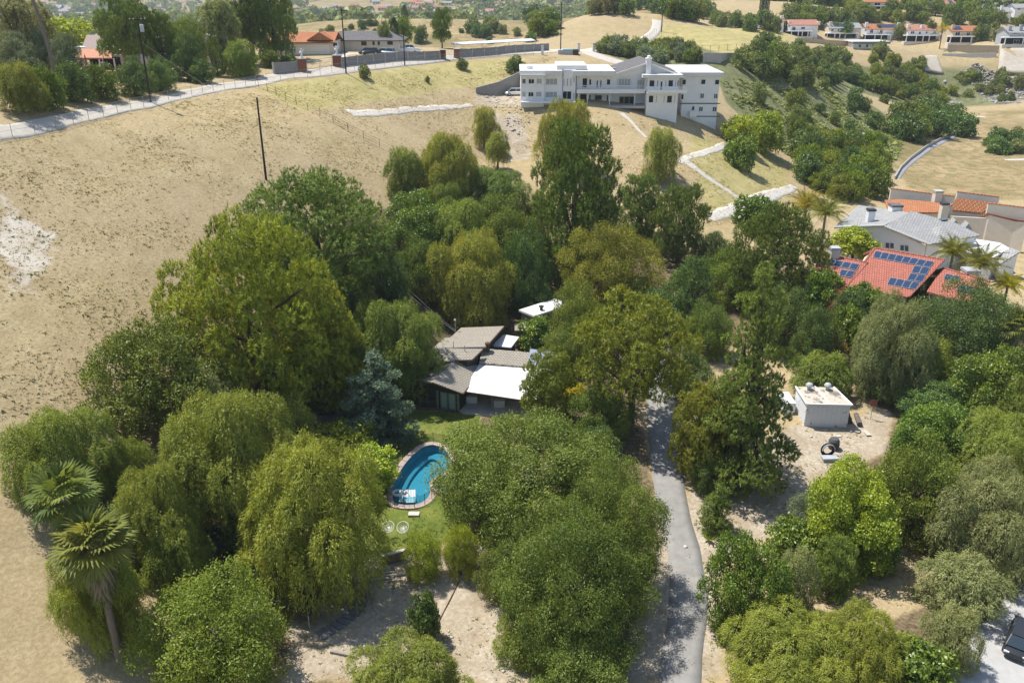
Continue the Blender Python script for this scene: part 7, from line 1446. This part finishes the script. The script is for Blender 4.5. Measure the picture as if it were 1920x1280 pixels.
rocks("rubble","small stones on the dirt yard and lot",[(560,1070),(960,1060),(1280,1000),(1290,880),(1660,770),(1560,900),(1340,1040),(1330,1280),(560,1280)],420,.07,mat("pale_rock",(.60,.57,.52)),4,44,100)
# far woods: one mass of crowns too distant to count
def woods(name, label, box, n_, R_, lm, seed, per=34, dens=None):
    r = np.random.default_rng(seed); X = r.uniform(box[0],box[1],n_*4); Y = r.uniform(box[2],box[3],n_*4); c_ = np.sin(X*.021+1.7*np.sin(Y*.011))*np.sin(Y*.017+1.1*np.sin(X*.013)); ok = r.random(len(X)) < np.clip(.3+.75*c_,.03,1); X, Y = X[ok][:n_], Y[ok][:n_]; Z = H(X,Y); m_ = len(X); Rr = R_*r.lognormal(0,.3,m_)
    j = np.repeat(np.arange(m_), per); d = rdir(r, m_*per); d[:,2] = np.abs(d[:,2]); P_ = np.stack([X,Y,Z+Rr*.35],1)[j]+d*Rr[j][:,None]*np.array([1,1,.85]); V, F_ = diamonds(P_, r.normal(size=(m_*per,3)), d+r.normal(0,.35,(m_*per,3)), Rr[j]*.75, Rr[j]*.6)
    me = np_mesh(name, V, F_, np.clip(r.random(m_)[j]*.7+r.random(m_*per)*.3,0,1)); me.materials.append(LM[lm]); o = bpy.data.objects.new(name, me); COL.objects.link(o); tag(o, label, "woods", kind="stuff")
woods("far_woodland","distant woods and hedges in the valley behind the brown hill",(-500,500,470,1250),1500,5.5,"brush",1)
woods("far_woodland","hazy far woods toward the mountains at the top edge",(-1700,1300,1250,3200),2000,11,"brush",2,26)
woods("far_woodland","woods on the upper right hills at the top edge",(120,520,440,900),900,4.8,"ash",3)
hm_ = []
for k, (wc, rc) in enumerate(((white,tile_pk),(cream,shin_gry),(white,shin_gry),(cream,tile_or))):
    s = MB(); s.box((-6,-4,-2),(6,4,3.4)); s.m = 1; s.slab([(-6.6,-4.6,3.3),(6.6,-4.6,3.3),(6.6,0,5.4),(-6.6,0,5.4)],.25); s.slab([(-6.6,4.6,3.3),(6.6,4.6,3.3),(6.6,0,5.4),(-6.6,0,5.4)],.25); s.m = 2
    for x in (-3.6,.2,3.6): s.box((x-.8,-4.05,1),(x+.8,-3.9,2.4))
    hm_.append(s.mesh("far_house_body",[wc,rc,pane_d]))
r = random.Random(5); spots = []
for (x0,x1,y0,y1,n_) in ((95,180,18,34,26),(180,260,14,30,14),(600,1000,14,27,30),(20,90,6,14,6),(700,1000,3,12,14),(1000,1120,4,12,4)):
    for _ in range(n_): spots.append((r.uniform(x0,x1), r.uniform(y0,y1)))
for px, py in spots:
    p, t_ = hit(px, py); k = 1.0 if t_ < 1400 else 1.6
    o = inst("far_house", r.choice(hm_), None, p, (0,0,r.uniform(-.6,.6)), (k,k,k)); tag(o, "tiny pale house far off in the valley near the top edge", "house", "far houses in the valley")
for q in ((655,32),(690,30),(810,26),(770,31),(905,28)):
    p, t_ = hit(*q); o = inst("far_house", hm_[1], None, p, (0,0,.2), (1.1,1.1,1)); tag(o, "pale house just beyond the brown hill's crest", "house", "houses beyond the brown hill")
hz = MB(); hz.box((-6900,-60,-45),(6900,7400,420)); hm2 = bpy.data.materials.new("thin_haze"); hm2.use_nodes = True; t = hm2.node_tree; t.nodes.clear(); out = t.nodes.new("ShaderNodeOutputMaterial"); pv = t.nodes.new("ShaderNodeVolumePrincipled")
pv.inputs["Color"].default_value = (.80,.88,.97,1); pv.inputs["Density"].default_value = .00017; pv.inputs["Anisotropy"].default_value = .2; t.links.new(pv.outputs[0], out.inputs["Volume"])
if HAZE: tag(hz.build("haze", hm2), kind="stuff")
